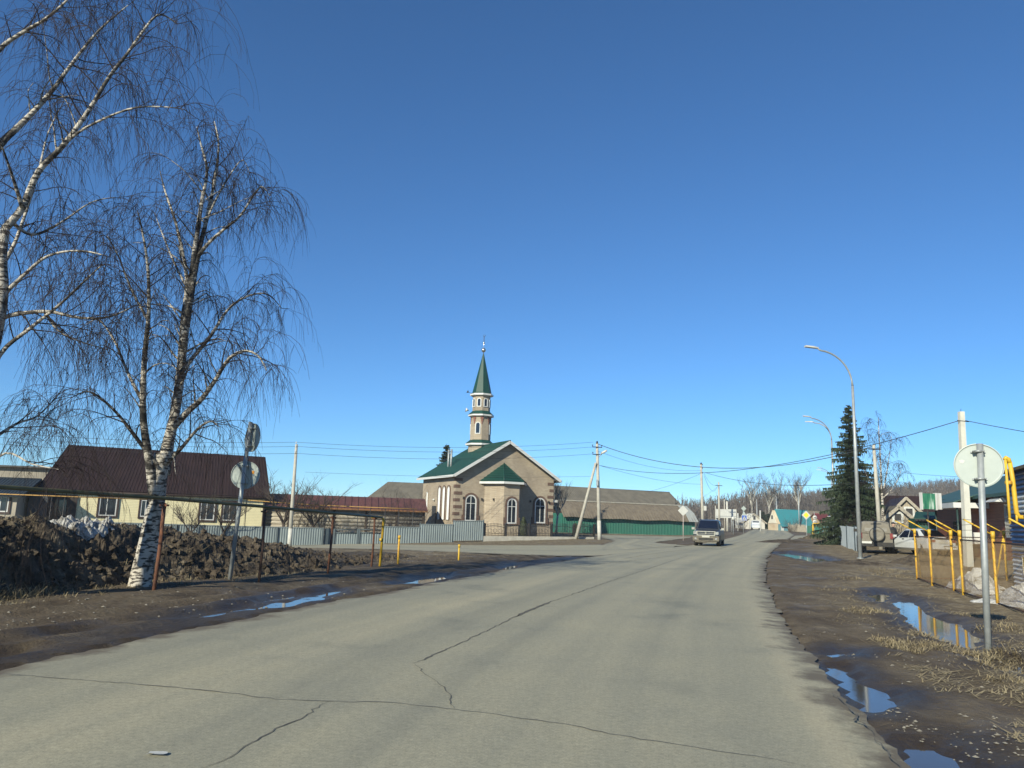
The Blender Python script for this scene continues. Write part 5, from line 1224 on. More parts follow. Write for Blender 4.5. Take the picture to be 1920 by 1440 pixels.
wire(P(1314, 888, 85), P(1215, 922, 100), .15, .014, 'service wire dropping to the long slate barn')
wire(P(1321, 893, 85), P(1346, 910, 112), 1.2, .015, 'hanging wire loop between the two slim poles')
wire(P(1320, 888, 85), P(1346, 908, 112), .6, .012, 'upper wire loop between the two slim poles')
wire(P(1345, 913, 112), P(1290, 945, 130), .3, .012, 'service wire going down behind the green walled shed')
wire(P(1808, 788, 33), P(2050, 829, 28), .05, .014, 'cable leaving the square pale pole to the right')
wire(P(1700, 887, 60), P(1960, 897, 45), .12, .011, 'faint wire above the shop roof')
# ------------------------------------------------------------------ diamond sign, oncoming car
b = at(1281, 1011, 71); t = thing('traffic_sign', 'white diamond sign back on a thin pinkish post by the green wall', 'road sign', b)
tp = P(1281, 949, 71); c = P(1281, 957.5, 70.9)
k = MB(); k.tube([b - V((0, 0, .3)), tp], .04, 8); k.build('pole', M('dusty_pink_post', (.42, .36, .33), (.34, .29, .27), 4, .7), t)
k = MB(); s = .48; k.prism([c + V((0, .05, -s)), c + V((s, .05, 0)), c + V((0, .05, s)), c + V((-s, .05, 0))], V((0, .02, 0))); k.build('sign_plate', m_white, t)
# ------------------------------------------------------------------ vehicles (built facing -Y local, then turned)
def ringy(hw, zb, zt, y, tuck=.12, n_=0):
    """body section: eight points, rounded at sill and shoulder"""
    h = zt - zb
    return [V((-hw + tuck, y, zb)), V((-hw, y, zb + h * .18)), V((-hw - .0, y, zb + h * .62)), V((-hw + .05, y, zt - .04)), V((-hw + .16, y, zt)),
            V((hw - .16, y, zt)), V((hw - .05, y, zt - .04)), V((hw, y, zb + h * .62)), V((hw, y, zb + h * .18)), V((hw - tuck, y, zb))]
def loft(mb, secs, mi=0):
    n = len(secs[0]); vs = [p for s in secs for p in s]
    fs = [(i * n + j, (i + 1) * n + j, (i + 1) * n + (j + 1) % n, i * n + (j + 1) % n) for i in range(len(secs) - 1) for j in range(n)]
    fs += [tuple(range(n)), tuple(range(len(secs) * n - 1, (len(secs) - 1) * n - 1, -1))]
    mb.add(vs, fs, mi, False)
def car(name, label, loc, rz, body, cabin, glass, wheels, paint, lower=None, extra=None, trim=None):
    """body: (y, half width, z bottom, z top); cabin: (y, hw low, hw top, z low, z top)"""
    t = thing(name, label, 'car'); mb = MB(); loft(mb, [ringy(hw, zb, zt, y) for y, hw, zb, zt in body]);
    n = len(cabin); vs = []
    for y, hl, ht, z0, z1 in cabin: vs += [V((-hl, y, z0)), V((-ht, y, z1 - .05)), V((-ht + .12, y, z1)), V((ht - .12, y, z1)), V((ht, y, z1 - .05)), V((hl, y, z0))]
    mb.add(vs, [(i * 6 + j, (i + 1) * 6 + j, (i + 1) * 6 + j + 1, i * 6 + j + 1) for i in range(n - 1) for j in range(5)] + [(0, 1, 2, 3, 4, 5), tuple(range(6 * n - 1, 6 * n - 7, -1))])
    o = mb.build('body', [paint, lower or paint], t)
    for nm, q, mt in glass: k = MB(); k.prism([V(p) for p in q], V((0, 0, 0)) + (V(q[1]) - V(q[0])).cross(V(q[2]) - V(q[0])).normalized() * .012); k.build(nm, mt, t)
    for (wx, wy, r, wd) in wheels:
        s = 1 if wx > 0 else -1
        k = MB(); k.lathe((wx - s * wd, wy, r), [(r * .5, 0), (r * .93, .0), (r, .04), (r, wd - .03), (r * .92, wd + .012), (r * .62, wd + .012), (r * .6, wd - .02), (.01, wd - .02)], 20, (s, 0, 0)); wh = k.build('wheel', m_black, t)
        k = MB(); k.lathe((wx - s * .02, wy, r), [(.01, .0), (r * .60, 0), (r * .60, .03), (r * .5, .016), (r * .22, .016), (r * .18, .035), (.01, .035)], 12, (s, 0, 0)); k.build('rim', m_galv, wh)
    for nm, mb_, mt in (extra or []): mb_.build(nm, mt, t)
    t.location = loc; t.rotation_euler = (0, 0, rz); return t
def bx(c, s): k = MB(); k.box(c, s); return k
M_DUSTY = M('dust_film_paint', (.035, .042, .058), (.055, .060, .068), 2.5, .30, .3, spec=.6)
M_DIRT = M('road_dirt_paint', (.15, .133, .10), (.085, .075, .058), 4, .8)
M_JEEP = M('mud_covered_paint', (.19, .172, .138), (.135, .12, .095), 3.5, .8)
M_WCAR = M('white_car_paint', (.52, .54, .55), (.46, .48, .49), 2, .25, spec=.6)
M_DGLASS = M('tinted_car_glass', (.008, .012, .026), None, 2, .05, spec=.7)
M_CHROME = M('dusty_chrome', (.36, .345, .30), (.26, .25, .21), 5, .35, .5)
M_PLATE = M('dusty_number_plate', (.42, .41, .36), (.32, .31, .27), 40, .7)
M_LAMP = M('headlamp_lens', (.38, .38, .36), (.26, .26, .25), 9, .12, .3)
M_TAIL = M('tail_lamp', (.20, .03, .025), (.14, .02, .02), 9, .3)
# oncoming suv
loc = at(1330, 1021.5, 57); ex = []
k = MB(); k.ring([V((x, -2.37, z)) for x, z in ((-.62, .72), (.62, .72), (.66, 1.04), (-.66, 1.04))], [V((x, -2.37, z)) for x, z in ((-.55, .78), (.55, .78), (.58, .98), (-.58, .98))], V((0, -.05, 0))); k.obox((-.56, -2.40, .87), V((1.12, 0, 0)), V((0, .02, 0)), V((0, 0, .02))); ex.append(('grille', k, M_CHROME))
k = MB(); k.prism([V((0, -2.43, .83)), V((.07, -2.43, .90)), V((0, -2.43, .97)), V((-.07, -2.43, .90))], V((0, .02, 0))); ex.append(('emblem', k, M_CHROME))
for s in (-1, 1):
    ex.append(('headlight', bx((s * .73, -2.315, .91), (.26, .16, .20)), M_LAMP)); k = MB(); k.lathe((s * .70, -2.40, .50), [(.01, 0), (.09, 0), (.09, .03), (.01, .04)], 12, (0, -1, 0)); ex.append(('fog_light', k, M_LAMP))
    k = MB(); k.box((s * 1.03, -.92, 1.20), (.20, .12, .15)); k.box((s * .92, -.90, 1.14), (.10, .06, .05)); ex.append(('mirror', k, M_CHROME))
k = MB(); k.box((0, -2.31, .53), (1.78, .24, .34)); k.box((0, -2.26, .31), (1.5, .2, .10)); ex.append(('bumper', k, M_DIRT))
ex.append(('lower_grille', bx((0, -2.425, .49), (1.0, .02, .16)), m_black)); ex.append(('license_plate', bx((0, -2.44, .66), (.52, .02, .115)), M_PLATE))
k = MB(); k.tube([V((-.68, -.35, 1.86)), V((-.70, .9, 1.88)), V((-.68, 2.0, 1.84))], .025, 6); k.tube([V((.68, -.35, 1.86)), V((.70, .9, 1.88)), V((.68, 2.0, 1.84))], .025, 6); ex.append(('roof_rails', k, m_galv))
car('oncoming_car', 'dark dusty off road car driving towards the camera on the asphalt', loc, R(-20),
    [(-2.32, .80, .34, .95), (-2.2, .88, .30, 1.03), (-1.2, .92, .28, 1.12), (-.9, .93, .28, 1.16), (2.0, .93, .30, 1.14), (2.25, .88, .36, 1.10)],
    [(-1.05, .84, .74, 1.12, 1.14), (-.25, .86, .68, 1.12, 1.80), (.6, .86, .69, 1.12, 1.85), (1.7, .86, .68, 1.12, 1.80), (2.2, .82, .66, 1.10, 1.30)],
    [('windshield', [(-.70, -.96, 1.22), (.70, -.96, 1.22), (.58, -.30, 1.76), (-.58, -.30, 1.76)], M_DGLASS),
     ('side_window', [(.875, -.55, 1.22), (.875, .55, 1.22), (.72, .55, 1.72), (.72, -.1, 1.70)], M_DGLASS), ('side_window', [(.875, .68, 1.22), (.875, 1.75, 1.22), (.72, 1.6, 1.70), (.72, .68, 1.72)], M_DGLASS),
     ('side_window', [(-.875, .55, 1.22), (-.875, -.55, 1.22), (-.72, -.1, 1.70), (-.72, .55, 1.72)], M_DGLASS)],
    [(-.90, -1.42, .39, .26), (.90, -1.42, .39, .26), (-.90, 1.38, .39, .26), (.90, 1.38, .39, .26)], M_DUSTY, M_DIRT, ex)
# jeep seen from behind (front is +Y here, so rz = pi)
loc = at(1641, 1034, 46); ex = []
k = MB(); k.lathe((-.05, 2.15, 1.06), [(.01, 0), (.34, .0), (.38, .04), (.38, .20), (.33, .245), (.24, .25), (.22, .235), (.13, .24), (.01, .245)], 28, (0, 1, 0)); ex.append(('spare_wheel', k, M_JEEP))
k = MB(); k.lathe((-.05, 2.16, 1.06), [(.385, .05), (.405, .06), (.405, .18), (.385, .19)], 28, (0, 1, 0)); ex.append(('spare_tyre', k, m_black))
for s in (-1, 1):
    ex.append(('tail_light', bx((s * .78, 2.135, .98), (.14, .05, .30)), M_TAIL))
    k = MB(); k.box((s * 1.0, -.72, 1.25), (.2, .1, .18)); ex.append(('mirror', k, m_black))
    for yy in (-1.3, 1.25): k = MB(); k.lathe((s * .78, yy, .42), [(.01, 0), (.50, 0), (.52, .14), (.47, .16), (.45, .12), (.01, .12)], 22, (s, 0, 0)); ex.append(('wheel_arch', k, m_black))
k = MB(); k.box((0, 2.12, .50), (1.74, .26, .24)); ex.append(('bumper', k, m_black)); ex.append(('license_plate', bx((.50, 2.26, .60), (.52, .015, .115)), m_white))
k = MB(); k.tube([V((-.30, 2.16, 1.66)), V((.25, 2.16, 1.64))], .014, 5); ex.append(('wiper', k, m_black))
car('parked_jeep', 'mud coated grey jeep with a spare wheel on its tail door', loc, R(180) - R(23),
    [(-2.0, .74, .46, 1.02), (-1.8, .80, .44, 1.06), (-.8, .84, .42, 1.12), (2.0, .86, .42, 1.16), (2.10, .84, .46, 1.14)],
    [(-.85, .78, .68, 1.08, 1.12), (-.35, .80, .70, 1.08, 1.74), (.8, .80, .71, 1.08, 1.80), (1.95, .80, .70, 1.08, 1.76), (2.10, .79, .67, 1.08, 1.60)],
    [('rear_window', [(.58, 2.112, 1.22), (-.58, 2.112, 1.22), (-.54, 2.06, 1.62), (.54, 2.06, 1.62)], M('dusty_rear_glass', (.15, .137, .11), (.10, .092, .075), 4, .5)),
     ('side_window', [(.82, .05, 1.20), (.82, 1.1, 1.20), (.745, 1.1, 1.66), (.745, .05, 1.66)], M_DGLASS), ('side_window', [(.82, 1.2, 1.20), (.82, 1.9, 1.20), (.745, 1.8, 1.64), (.745, 1.2, 1.66)], M_DGLASS),
     ('side_window', [(-.82, 1.1, 1.20), (-.82, .05, 1.20), (-.745, .05, 1.66), (-.745, 1.1, 1.66)], M_DGLASS),
     ('windshield', [(-.60, -.80, 1.16), (.60, -.80, 1.16), (.56, -.40, 1.66), (-.56, -.40, 1.66)], M_DGLASS)],
    [(-.84, -1.3, .40, .24), (.84, -1.3, .40, .24), (-.84, 1.25, .40, .24), (.84, 1.25, .40, .24)], M_JEEP, None, ex)
# white saloon
loc = at(1722, 1031, 45); ex = []
for s in (-1, 1):
    ex.append(('tail_light', bx((s * .62, 2.10, .80), (.32, .12, .14)), M_TAIL)); k = MB(); k.box((s * .93, -.75, 1.0), (.18, .1, .12)); ex.append(('mirror', k, M_WCAR))
    k = MB()
    for yy in (-.1, .85): k.box((s * .858, yy, .86), (.02, .16, .03)); ex.append(('door_handle', k, m_black)) if yy > 0 else None
    for yy in (-1.28, 1.25): k = MB(); k.lathe((s * .72, yy, .31), [(.01, 0), (.37, 0), (.37, .125), (.01, .125)], 20, (s, 0, 0)); ex.append(('wheel_arch', k, m_black))
k = MB(); k.box((0, 2.12, .48), (1.62, .16, .22)); ex.append(('bumper', k, M_WCAR)); ex.append(('license_plate', bx((0, 2.16, .72), (.52, .04, .115)), m_white)); ex.append(('trunk_trim', bx((0, 2.10, .93), (.9, .1, .05)), M_CHROME))
car('parked_car', 'white saloon car parked behind the yellow wire fence', loc, R(180) + R(7),
    [(-2.1, .70, .30, .70), (-1.9, .80, .26, .78), (-.9, .845, .24, .90), (1.3, .85, .24, .96), (1.95, .82, .27, .96), (2.14, .74, .34, .86)],
    [(-1.05, .76, .68, .86, .88), (-.25, .79, .60, .88, 1.40), (.35, .80, .61, .90, 1.45), (.95, .79, .60, .92, 1.40), (1.65, .74, .64, .92, .97)],
    [('rear_window', [(.66, 1.56, 1.02), (-.66, 1.56, 1.02), (-.53, 1.02, 1.37), (.53, 1.02, 1.37)], M_DGLASS), ('windshield', [(-.66, -.96, .95), (.66, -.96, .95), (.52, -.32, 1.36), (-.52, -.32, 1.36)], M_DGLASS),
     ('side_window', [(.80, -.55, .94), (.80, .28, .94), (.66, .28, 1.34), (.66, -.15, 1.33)], M_DGLASS), ('side_window', [(.80, .36, .95), (.80, 1.30, .98), (.66, .95, 1.33), (.66, .36, 1.35)], M_DGLASS),
     ('side_window', [(-.80, .28, .94), (-.80, -.55, .94), (-.66, -.15, 1.33), (-.66, .28, 1.34)], M_DGLASS), ('side_window', [(-.80, 1.30, .98), (-.80, .36, .95), (-.66, .36, 1.35), (-.66, .95, 1.33)], M_DGLASS)],
    [(-.80, -1.28, .31, .2), (.80, -1.28, .31, .2), (-.80, 1.25, .31, .2), (.80, 1.25, .31, .2)], M_WCAR, None, ex)
# ------------------------------------------------------------------ the person by the white car
def person(base, rz):
    b = V(base); t = thing('person', 'person in a dark jacket and dark cap standing between the jeep and the white car', 'person', b)
    m_skin = M('skin', (.48, .30, .22), (.42, .26, .19), 5, .6); m_cloth = M('dark_navy_cloth', (.016, .018, .026), (.024, .025, .032), 6, .9)
    def skin(name, V_, E_, Rr, mats, par):
        me = bpy.data.meshes.new(name); me.from_pydata(V_, E_, []); o = bpy.data.objects.new(name, me); COL.objects.link(o); o.parent = par
        md = o.modifiers.new('Skin', 'SKIN'); me.skin_vertices.new() if not me.skin_vertices else None
        for i, r in enumerate(Rr): me.skin_vertices[0].data[i].radius = (r, r) if not isinstance(r, tuple) else r
        me.skin_vertices[0].data[0].use_root = True; md.use_smooth_shade = True
        o.modifiers.new('Subdivision', 'SUBSURF').levels = 1; o.modifiers['Subdivision'].render_levels = 1; me.materials.append(mats); return o
    # body in the clothes' colour, one continuous figure
    Vv = [(0, 0, .95), (0, .01, 1.15), (0, .02, 1.35), (0, .02, 1.46), (0, .01, 1.53), (-.20, .02, 1.40), (.20, .02, 1.40), (-.27, .0, 1.14), (.27, -.02, 1.14), (-.24, -.14, .93), (.22, -.20, .97),
          (-.10, 0, .88), (.10, 0, .88), (-.11, -.02, .48), (.11, -.03, .48), (-.11, .02, .09), (.12, .02, .09), (-.12, -.16, .05), (.13, -.16, .05)]
    Ee = [(0, 1), (1, 2), (2, 3), (3, 4), (2, 5), (2, 6), (5, 7), (6, 8), (7, 9), (8, 10), (0, 11), (0, 12), (11, 13), (12, 14), (13, 15), (14, 16), (15, 17), (16, 18)]
    Rr = [(.17, .13), (.17, .13), (.18, .12), (.09, .08), (.06, .06), .075, .075, .056, .056, .04, .04, .095, .095, .07, .07, .052, .052, .042, .042]
    skin('body', Vv, Ee, Rr, m_cloth, t)
    for s, (hx_, hy_, hz_) in ((-1, (-.24, -.14, .93)), (1, (.22, -.20, .97))):
        Hv = [(hx_, hy_, hz_), (hx_, hy_ - .03, hz_ - .05), (hx_, hy_ - .04, hz_ - .09)]; He = [(0, 1), (1, 2)]; Hr = [.026, (.036, .016), (.034, .014)]
        for fi, (ox, ln) in enumerate(((-.027, .060), (-.009, .072), (.009, .068), (.027, .052))):
            n0 = len(Hv); Hv += [(hx_ + ox, hy_ - .045, hz_ - .11), (hx_ + ox, hy_ - .05, hz_ - .11 - ln * .55), (hx_ + ox, hy_ - .04, hz_ - .11 - ln)]; He += [(2, n0), (n0, n0 + 1), (n0 + 1, n0 + 2)]; Hr += [.009, .009, .007]
        n0 = len(Hv); Hv += [(hx_ - s * .04, hy_ - .045, hz_ - .06), (hx_ - s * .05, hy_ - .06, hz_ - .10)]; He += [(1, n0), (n0, n0 + 1)]; Hr += [.010, .008]
        skin('hand', Hv, He, Hr, m_skin, t)
    k = MB(); c = V((0, -.005, 1.645)); vs = []; n, mm = 14, 18
    for i in range(n + 1):
        th = pi * i / n
        for j in range(mm):
            a = 2 * pi * j / mm; x = sin(th) * cos(a) * .078; y = sin(th) * sin(a) * .098; z = cos(th) * .118
            if z < -.03: x *= 1 - (-.03 - z) * 3.2; y = y * (1 - (-.03 - z) * 1.6) - .012
            if y < -.06 and abs(x) < .018 and -.045 < z < .025: y -= .022 * (1 - abs(z + .02) / .05)
            if y < -.05 and .01 < abs(x) < .05 and .005 < z < .035: y += .010
            vs.append(c + V((x, y, z)))
    k.add(vs, [(i * mm + j, i * mm + (j + 1) % mm, (i + 1) * mm + (j + 1) % mm, (i + 1) * mm + j) for i in range(n) for j in range(mm)], 0, True)
    for s in (-1, 1): k.box(c + V((s * .080, .01, -.005)), (.016, .035, .055))
    k.tube([V((0, .01, 1.50)), V((0, 0, 1.58))], .052, 10)
    hd = k.build('head', m_skin, None); hd.parent = t
    e = MB()
    for s in (-1, 1): e.lathe(c + V((s * .032, -.083, .018)), [(.001, -.008), (.010, 0), (.001, .008)], 8, (0, 1, 0))
    o = e.build('eyes', m_black, None); o.parent = hd
    e = MB(); e.box(c + V((0, -.083, -.062)), (.042, .012, .010)); o = e.build('mouth', M('lips', (.35, .15, .12)), None); o.parent = hd
    e = MB(); e.lathe(c + V((0, .012, .035)), [(.098, 0), (.104, .02), (.095, .075), (.05, .105), (.002, .112)], 18); e.prism([c + V((cos(a) * .085, -.085 + sin(a) * .07, .045)) for a in [pi + pi * i / 8 for i in range(9)]], V((0, 0, .012)))
    o = e.build('cap', m_cloth, None); o.parent = t
    t.rotation_euler = (0, 0, rz); return t
person(at(1677, 1030, 47.5), R(30))
# ------------------------------------------------------------------ street lamps
def lamp(base, label, twin=False, H=10.6):
    t = thing('street_lamp', label, 'street lamp', V(base), 'street lamps on the right'); b = V(base); k = MB()
    k.tube([b - V((0, 0, .3)), b + V((0, 0, H * .5)), b + V((0, 0, H * .80))], [.105, .085, .062], 12); k.tube([b, b + V((0, 0, .04))], .17, 12); k.build('pole', m_galv, t)
    def arm(dx, dy, hz, L):
        d = V((dx, dy, 0)).normalized(); c0 = b + V((0, 0, H * .80)); pts = []; R_ = hz
        for i in range(11):
            a = R(86) * i / 10; pts.append(c0 + d * (R_ * (1 - cos(a))) + V((0, 0, R_ * sin(a))))
        pts.append(pts[-1] + d * (L - R_) + V((0, 0, .10))); k = MB(); k.tube(pts, [.060] + [.045] * 10 + [.03], 8); a_ = k.build('arm', m_galv, t)
        e = pts[-1]; k = MB(); s = V((-d.y, d.x, 0)) * .11
        k.prism([e - d * .08 - s * .4 - V((0, 0, .03)), e - d * .08 + s * .4 - V((0, 0, .03)), e + d * .18 + s, e + d * .62 + s * .9 + V((0, 0, .03)), e + d * .62 - s * .9 + V((0, 0, .03)), e + d * .18 - s], V((0, 0, .075))); k.build('lamp_head', m_white, t)
    arm(-1, -.12, 1.75, 1.95)
    if twin: arm(-.75, .9, 1.55, 1.75)
    return t
lamp(at(1613, 1043, 38), 'tallest and nearest street lamp on a bright galvanised mast')
l2 = lamp(at(1567, 1018, 64), 'street lamp with two arms before the grey fence and the spruce', True)
copy_tree(l2, at(1563, 1004, 118), R(8), .96, 'two armed street lamp farthest down the street, half hidden by the spruce')
k = 0
for px, py, pt, Y, lb in ((1420, 991, 936, 170, 'slim lamp mast nearest the white house in the distance'), (1457, 992, 931, 160, 'slim lamp mast at the gable of the teal roofed house'), (1499, 994, 921, 150, 'slim lamp mast before the teal roof')):
    b = at(px, py, Y); h = P(px, pt, Y).z - b.z; t = thing('lamp_mast', lb, 'lamp mast', b); m_ = MB(); m_.tube([b - V((0, 0, .3)), b + V((0, 0, h))], [.13, .08], 8); m_.build('pole', m_galv, t)
    m_ = MB(); e = b + V((0, 0, h)); m_.tube([e, e + V((-.3, -.1, .1))], .035, 6); m_.build('bracket', m_galv, t)
# ------------------------------------------------------------------ spruce, bare birch, grey fence and roofed gate on the right
spruce(at(1601, 1006, 60), 10.9, 2.8, 4, 'large dark spruce overhanging the grey fence on the right', whorls=38, den=1.25, droop=.42, ragged=.55, fan=1.0)
spruce(at(1574, 1000, 69), 4.4, 1.5, 14, 'low broad young spruce at the left foot of the large spruce', whorls=18, mt=m_needle2, den=1.2)
bb = at(1655, 990, 58); t = thing('birch_tree', 'slender bare birch with a white trunk beside the large spruce', 'tree', bb)
birch(t, [stem([(1656, 992), (1655, 960), (1654, 930), (1652, 890), (1650, 850), (1648, 810), (1647, 782)], 58, .13, .02, .3, .38), stem([(1654, 930), (1662, 890), (1668, 850), (1672, 815)], 58, .06, .012, .8, .1),
          stem([(1654, 935), (1670, 920), (1683, 900), (1690, 880)], 58, .05, .012, -.8, .1), stem([(1652, 930), (1632, 905), (1620, 880)], 58, .04, .012, .6, .1), stem([(1651, 880), (1640, 850), (1636, 820)], 58, .03, .01, -.5, .1)], 77, .9, .9, .8, .007)
t = thing('sheet_fence', 'pale grey metal fence with dark posts under the large spruce', 'fence', at(1590, 1010, 57)); m_pgs = M('pale_grey_sheet', (.30, .34, .36), (.24, .27, .29), 1.5, .5, .1); FQ = [(1562, 66), (1574, 60), (1588, 54), (1603, 49), (1620, 45)]
for (a, ya), (b, yb) in zip(FQ, FQ[1:]):
    pa, pb = at(a, 1010, ya), at(b, 1010, yb); sheet_fence(t, (pa.x, pa.y, 0), (pb.x, pb.y, 0), pa.z + 1.45, pb.z + 1.42, 1.5, mt=m_pgs)
    k = MB(); k.box((pb.x - .02, pb.y - .12, pb.z + .7), (.12, .1, 1.6)); k.build('post', m_fenced, t)
g = at(1603, 1004, 66); Fg = Fr((g.x, g.y, 0), R(-10)); t = thing('roofed_gate', 'dark wooden yard gate under a small grey gabled roof', 'gate', g)
k = MB(); k.obox(Fg(-.9, g.z - .2), Fg.u * 2.6, Fg.n * -.3, V((0, 0, 2.2))); k.build('door', M('dark_blue_gate', (.022, .028, .04), (.03, .036, .048), 2, .8), t)
k = MB(); k.add([Fg(-1.3, g.z + 1.95, .5), Fg(1.4, g.z + 1.95, .5), Fg(1.2, g.z + 2.75, -.3), Fg(-1.0, g.z + 2.75, -.3), Fg(-1.3, g.z + 1.95, -1.1), Fg(1.4, g.z + 1.95, -1.1)], [(0, 1, 2, 3), (3, 2, 5, 4), (0, 3, 4), (1, 5, 2)]); k.build('roof', m_slate, t)
k = MB(); ar_ = [Fg(1.75 + .65 * cos(a), g.z + 2.0 + .75 * sin(a), .55) for a in [pi * i / 10 for i in range(11)]]; ai = [Fg(1.75 + .45 * cos(a), g.z + 2.0 + .55 * sin(a), .55) for a in [pi * i / 10 for i in range(11)]]
k.ring(ar_, ai, Fg.n * -.3); k.prism([Fg(1.0, g.z + 2.0, .6), Fg(1.75, g.z + 3.0, .6), Fg(2.5, g.z + 2.0, .6), Fg(2.5, g.z + 2.12, .6), Fg(1.75, g.z + 3.14, .6), Fg(1.0, g.z + 2.12, .6)], Fg.n * -1.2); k.prism([Fg(1.3, g.z + 2.0, .2), Fg(2.2, g.z + 2.0, .2), Fg(1.75, g.z + 2.6, .2)], Fg.n * -.1); k.build('carved_gable', m_slate, t)
shrub(at(1625, 1000, 57), 2.2, 1.2, 40, 61, 'bare shrub behind the jeep, below the roofed gate', mt=m_twig2)
shrub(at(1668, 1000, 56), 2.6, 1.4, 44, 62, 'bare shrub in front of the small weathered gable', mt=m_twig2)
# wooden gabled houses
m_wood = M_lines('weathered_boards', (.34, .295, .225), (.25, .215, .165), .16, 'X', .9)
def gabled(name, label, px, py, Y, ang, w_, d_, hw, hr, roofm, win=None, wallm=None, over=.35):
    g = at(px, py, Y); Fq = Fr((g.x, g.y, 0), ang); z0 = g.z; t = thing(name, label, 'house', g); mb = MB()
    mb.prism([Fq(-w_ / 2, z0 - .3), Fq(w_ / 2, z0 - .3), Fq(w_ / 2, z0 + hw), Fq(0, z0 + hr), Fq(-w_ / 2, z0 + hw)], Fq.n * -d_); mb.build('wall', wallm or m_wood, t)
    mb = MB(); vb = MB(); sl = (hr - hw) / (w_ / 2)
    for s in (-1, 1):
        ue = s * (w_ / 2 + .4); ze = z0 + hw - .4 * sl; a = Fq(ue, ze, over); b = Fq(ue, ze, -d_ - .3); c = Fq(0, z0 + hr, -d_ - .3); d = Fq(0, z0 + hr, over); nrm = (b - a).cross(d - a).normalized(); nrm = nrm if nrm.z > 0 else -nrm
        mb.prism([a, b, c, d], nrm * .07); vb.prism([a + Fq.n * .012 - nrm * .16, a + Fq.n * .012 + nrm * .08, d + Fq.n * .012 + nrm * .08, d + Fq.n * .012 - nrm * .16], Fq.n * -.05)
    rf = mb.build('roof', roofm, t); vb.build('barge_boards', m_logs, rf)
    if win: two_sash_small(t, Fq, *win, z0)
    return t, Fq, z0
def two_sash_small(t, Fq, u, z, w_, h, z0): window(t, Fq, rect, u, z0 + z, w_, h, bars=(0,), frame=.06, mframe=m_dark, surround=.17, msur=m_white, pane=m_dark)
gabled('wooden_house', 'small weathered board house with a square attic window behind the white car', 1686, 1000, 58, R(-14), 3.2, 5, 1.6, 3.02, m_slate, (-.05, 1.95, .45, .5))
gabled('wooden_house', 'taller weathered house with a wide brown roof left of the green canopy', 1701, 998, 70, R(-16), 4.2, 9, 1.9, 4.1, m_roofbr, (.25, 2.2, .55, .9))
b = at(1756, 990, 74); Fq = Fr((b.x, b.y, 0), R(-16)); t = thing('brown_roofed_barn', 'outbuilding with a plain brown sheet roof behind the shop canopy', 'barn', b); k = MB(); k.obox(Fq(-4, b.z - .3), Fq.u * 9, Fq.n * -5, V((0, 0, 2.2))); k.build('wall', m_barkd, t)
k = MB(); k.add([Fq(-4.3, b.z + 1.7, .4), Fq(5.3, b.z + 1.7, .4), Fq(5.3, b.z + 4.3, -2.6), Fq(-4.3, b.z + 4.3, -2.6), Fq(-4.3, b.z + 1.7, -5.4), Fq(5.3, b.z + 1.7, -5.4)], [(0, 1, 2, 3), (3, 2, 5, 4), (0, 3, 4), (1, 5, 2)]); k.build('roof', m_roofbr, t)
g = at(1752, 1004, 52) + V((0, 0, .55)); Fk = Fr((g.x, g.y, 0), R(-12)); t = thing('kiosk', 'small dark green wooden kiosk with a scalloped eaves board behind the white car', 'kiosk', g)
k = MB(); k.obox(Fk(-1.0, g.z - .9), Fk.u * 2.1, Fk.n * -2, V((0, 0, 2.45))); k.build('wall', M_lines('green_boards', (.012, .075, .055), (.010, .055, .042), .14, 'X', .6), t)
k = MB(); k.prism([Fk(-1.35, g.z + 1.50, .5), Fk(1.4, g.z + 1.50, .5), Fk(1.0, g.z + 1.95, -.6), Fk(-.9, g.z + 1.95, -.6)], V((0, 0, .06))); rf = k.build('roof', M('dark_green_roof', (.010, .045, .036), (.014, .05, .04), 2, .5), t)
k = MB()
for i in range(13): u = -1.3 + i * .21; k.prism([Fk(u + .10 * cos(a) + .1, g.z + 1.50 + .13 * sin(a), .52) for a in [pi + pi * j / 6 for j in range(7)]], Fk.n * .02)
k.build('scallops', m_dark, rf)
for s in (-.95, .3): k = MB(); k.tube([Fk(s, g.z - .2, .03), Fk(s + .7, g.z + 1.3, .03)], .035, 5); k.tube([Fk(s + .7, g.z - .2, .05), Fk(s, g.z + 1.3, .05)], .035, 5); k.build('lattice', m_fgreen, t)
# ------------------------------------------------------------------ the shop
n0 = V((23.3, 34.6, 0)); f0 = V((27.6, 50, 0)); angs = math.atan2(f0.y - n0.y, f0.x - n0.x); Ls = (f0 - n0).length
zs = terrain(25, 41); Fs = Fr(f0, angs + pi)                                        # u runs from the far corner to the near corner, n faces the street
t = thing('village_shop', 'brown sided village shop with a green hip roof and white canopy', 'shop', (n0.x, n0.y, zs)); ZS = 3.45
mb = MB(); mb.obox(Fs(0, zs - .6), Fs.u * Ls, Fs.n * -9, V((0, 0, ZS - zs + .6))); mb.build('wall', M_lines('brown_siding', (.26, .085, .046), (.20, .066, .038), .17, 'Z', .6), t)
mb = MB(); e = [Fs(-.6, ZS - .05, .7), Fs(Ls + .6, ZS - .05, .7), Fs(Ls + .6, ZS - .05, -9.7), Fs(-.6, ZS - .05, -9.7)]; r0 = Fs(4.4, ZS + 2.1, -4.5); r1 = Fs(Ls - 4.4, ZS + 2.1, -4.5)
m_groof = M('dull_green_roof', (.026, .066, .050), (.033, .078, .058), 1.2, .55, .05)
mb.add(e + [r0, r1], [(0, 1, 5, 4), (1, 2, 5), (2, 3, 4, 5), (3, 0, 4), (0, 3, 2, 1)]); rf = mb.build('roof', m_groof, t)
k = MB()
for a, b in zip(e, e[1:] + e[:1]): dd = (b - a).normalized(); k.obox(a - V((0, 0, .16)), b - a, V((dd.y, -dd.x, 0)) * .03, V((0, 0, .15)))
k.build('eaves_board', m_groof, rf)
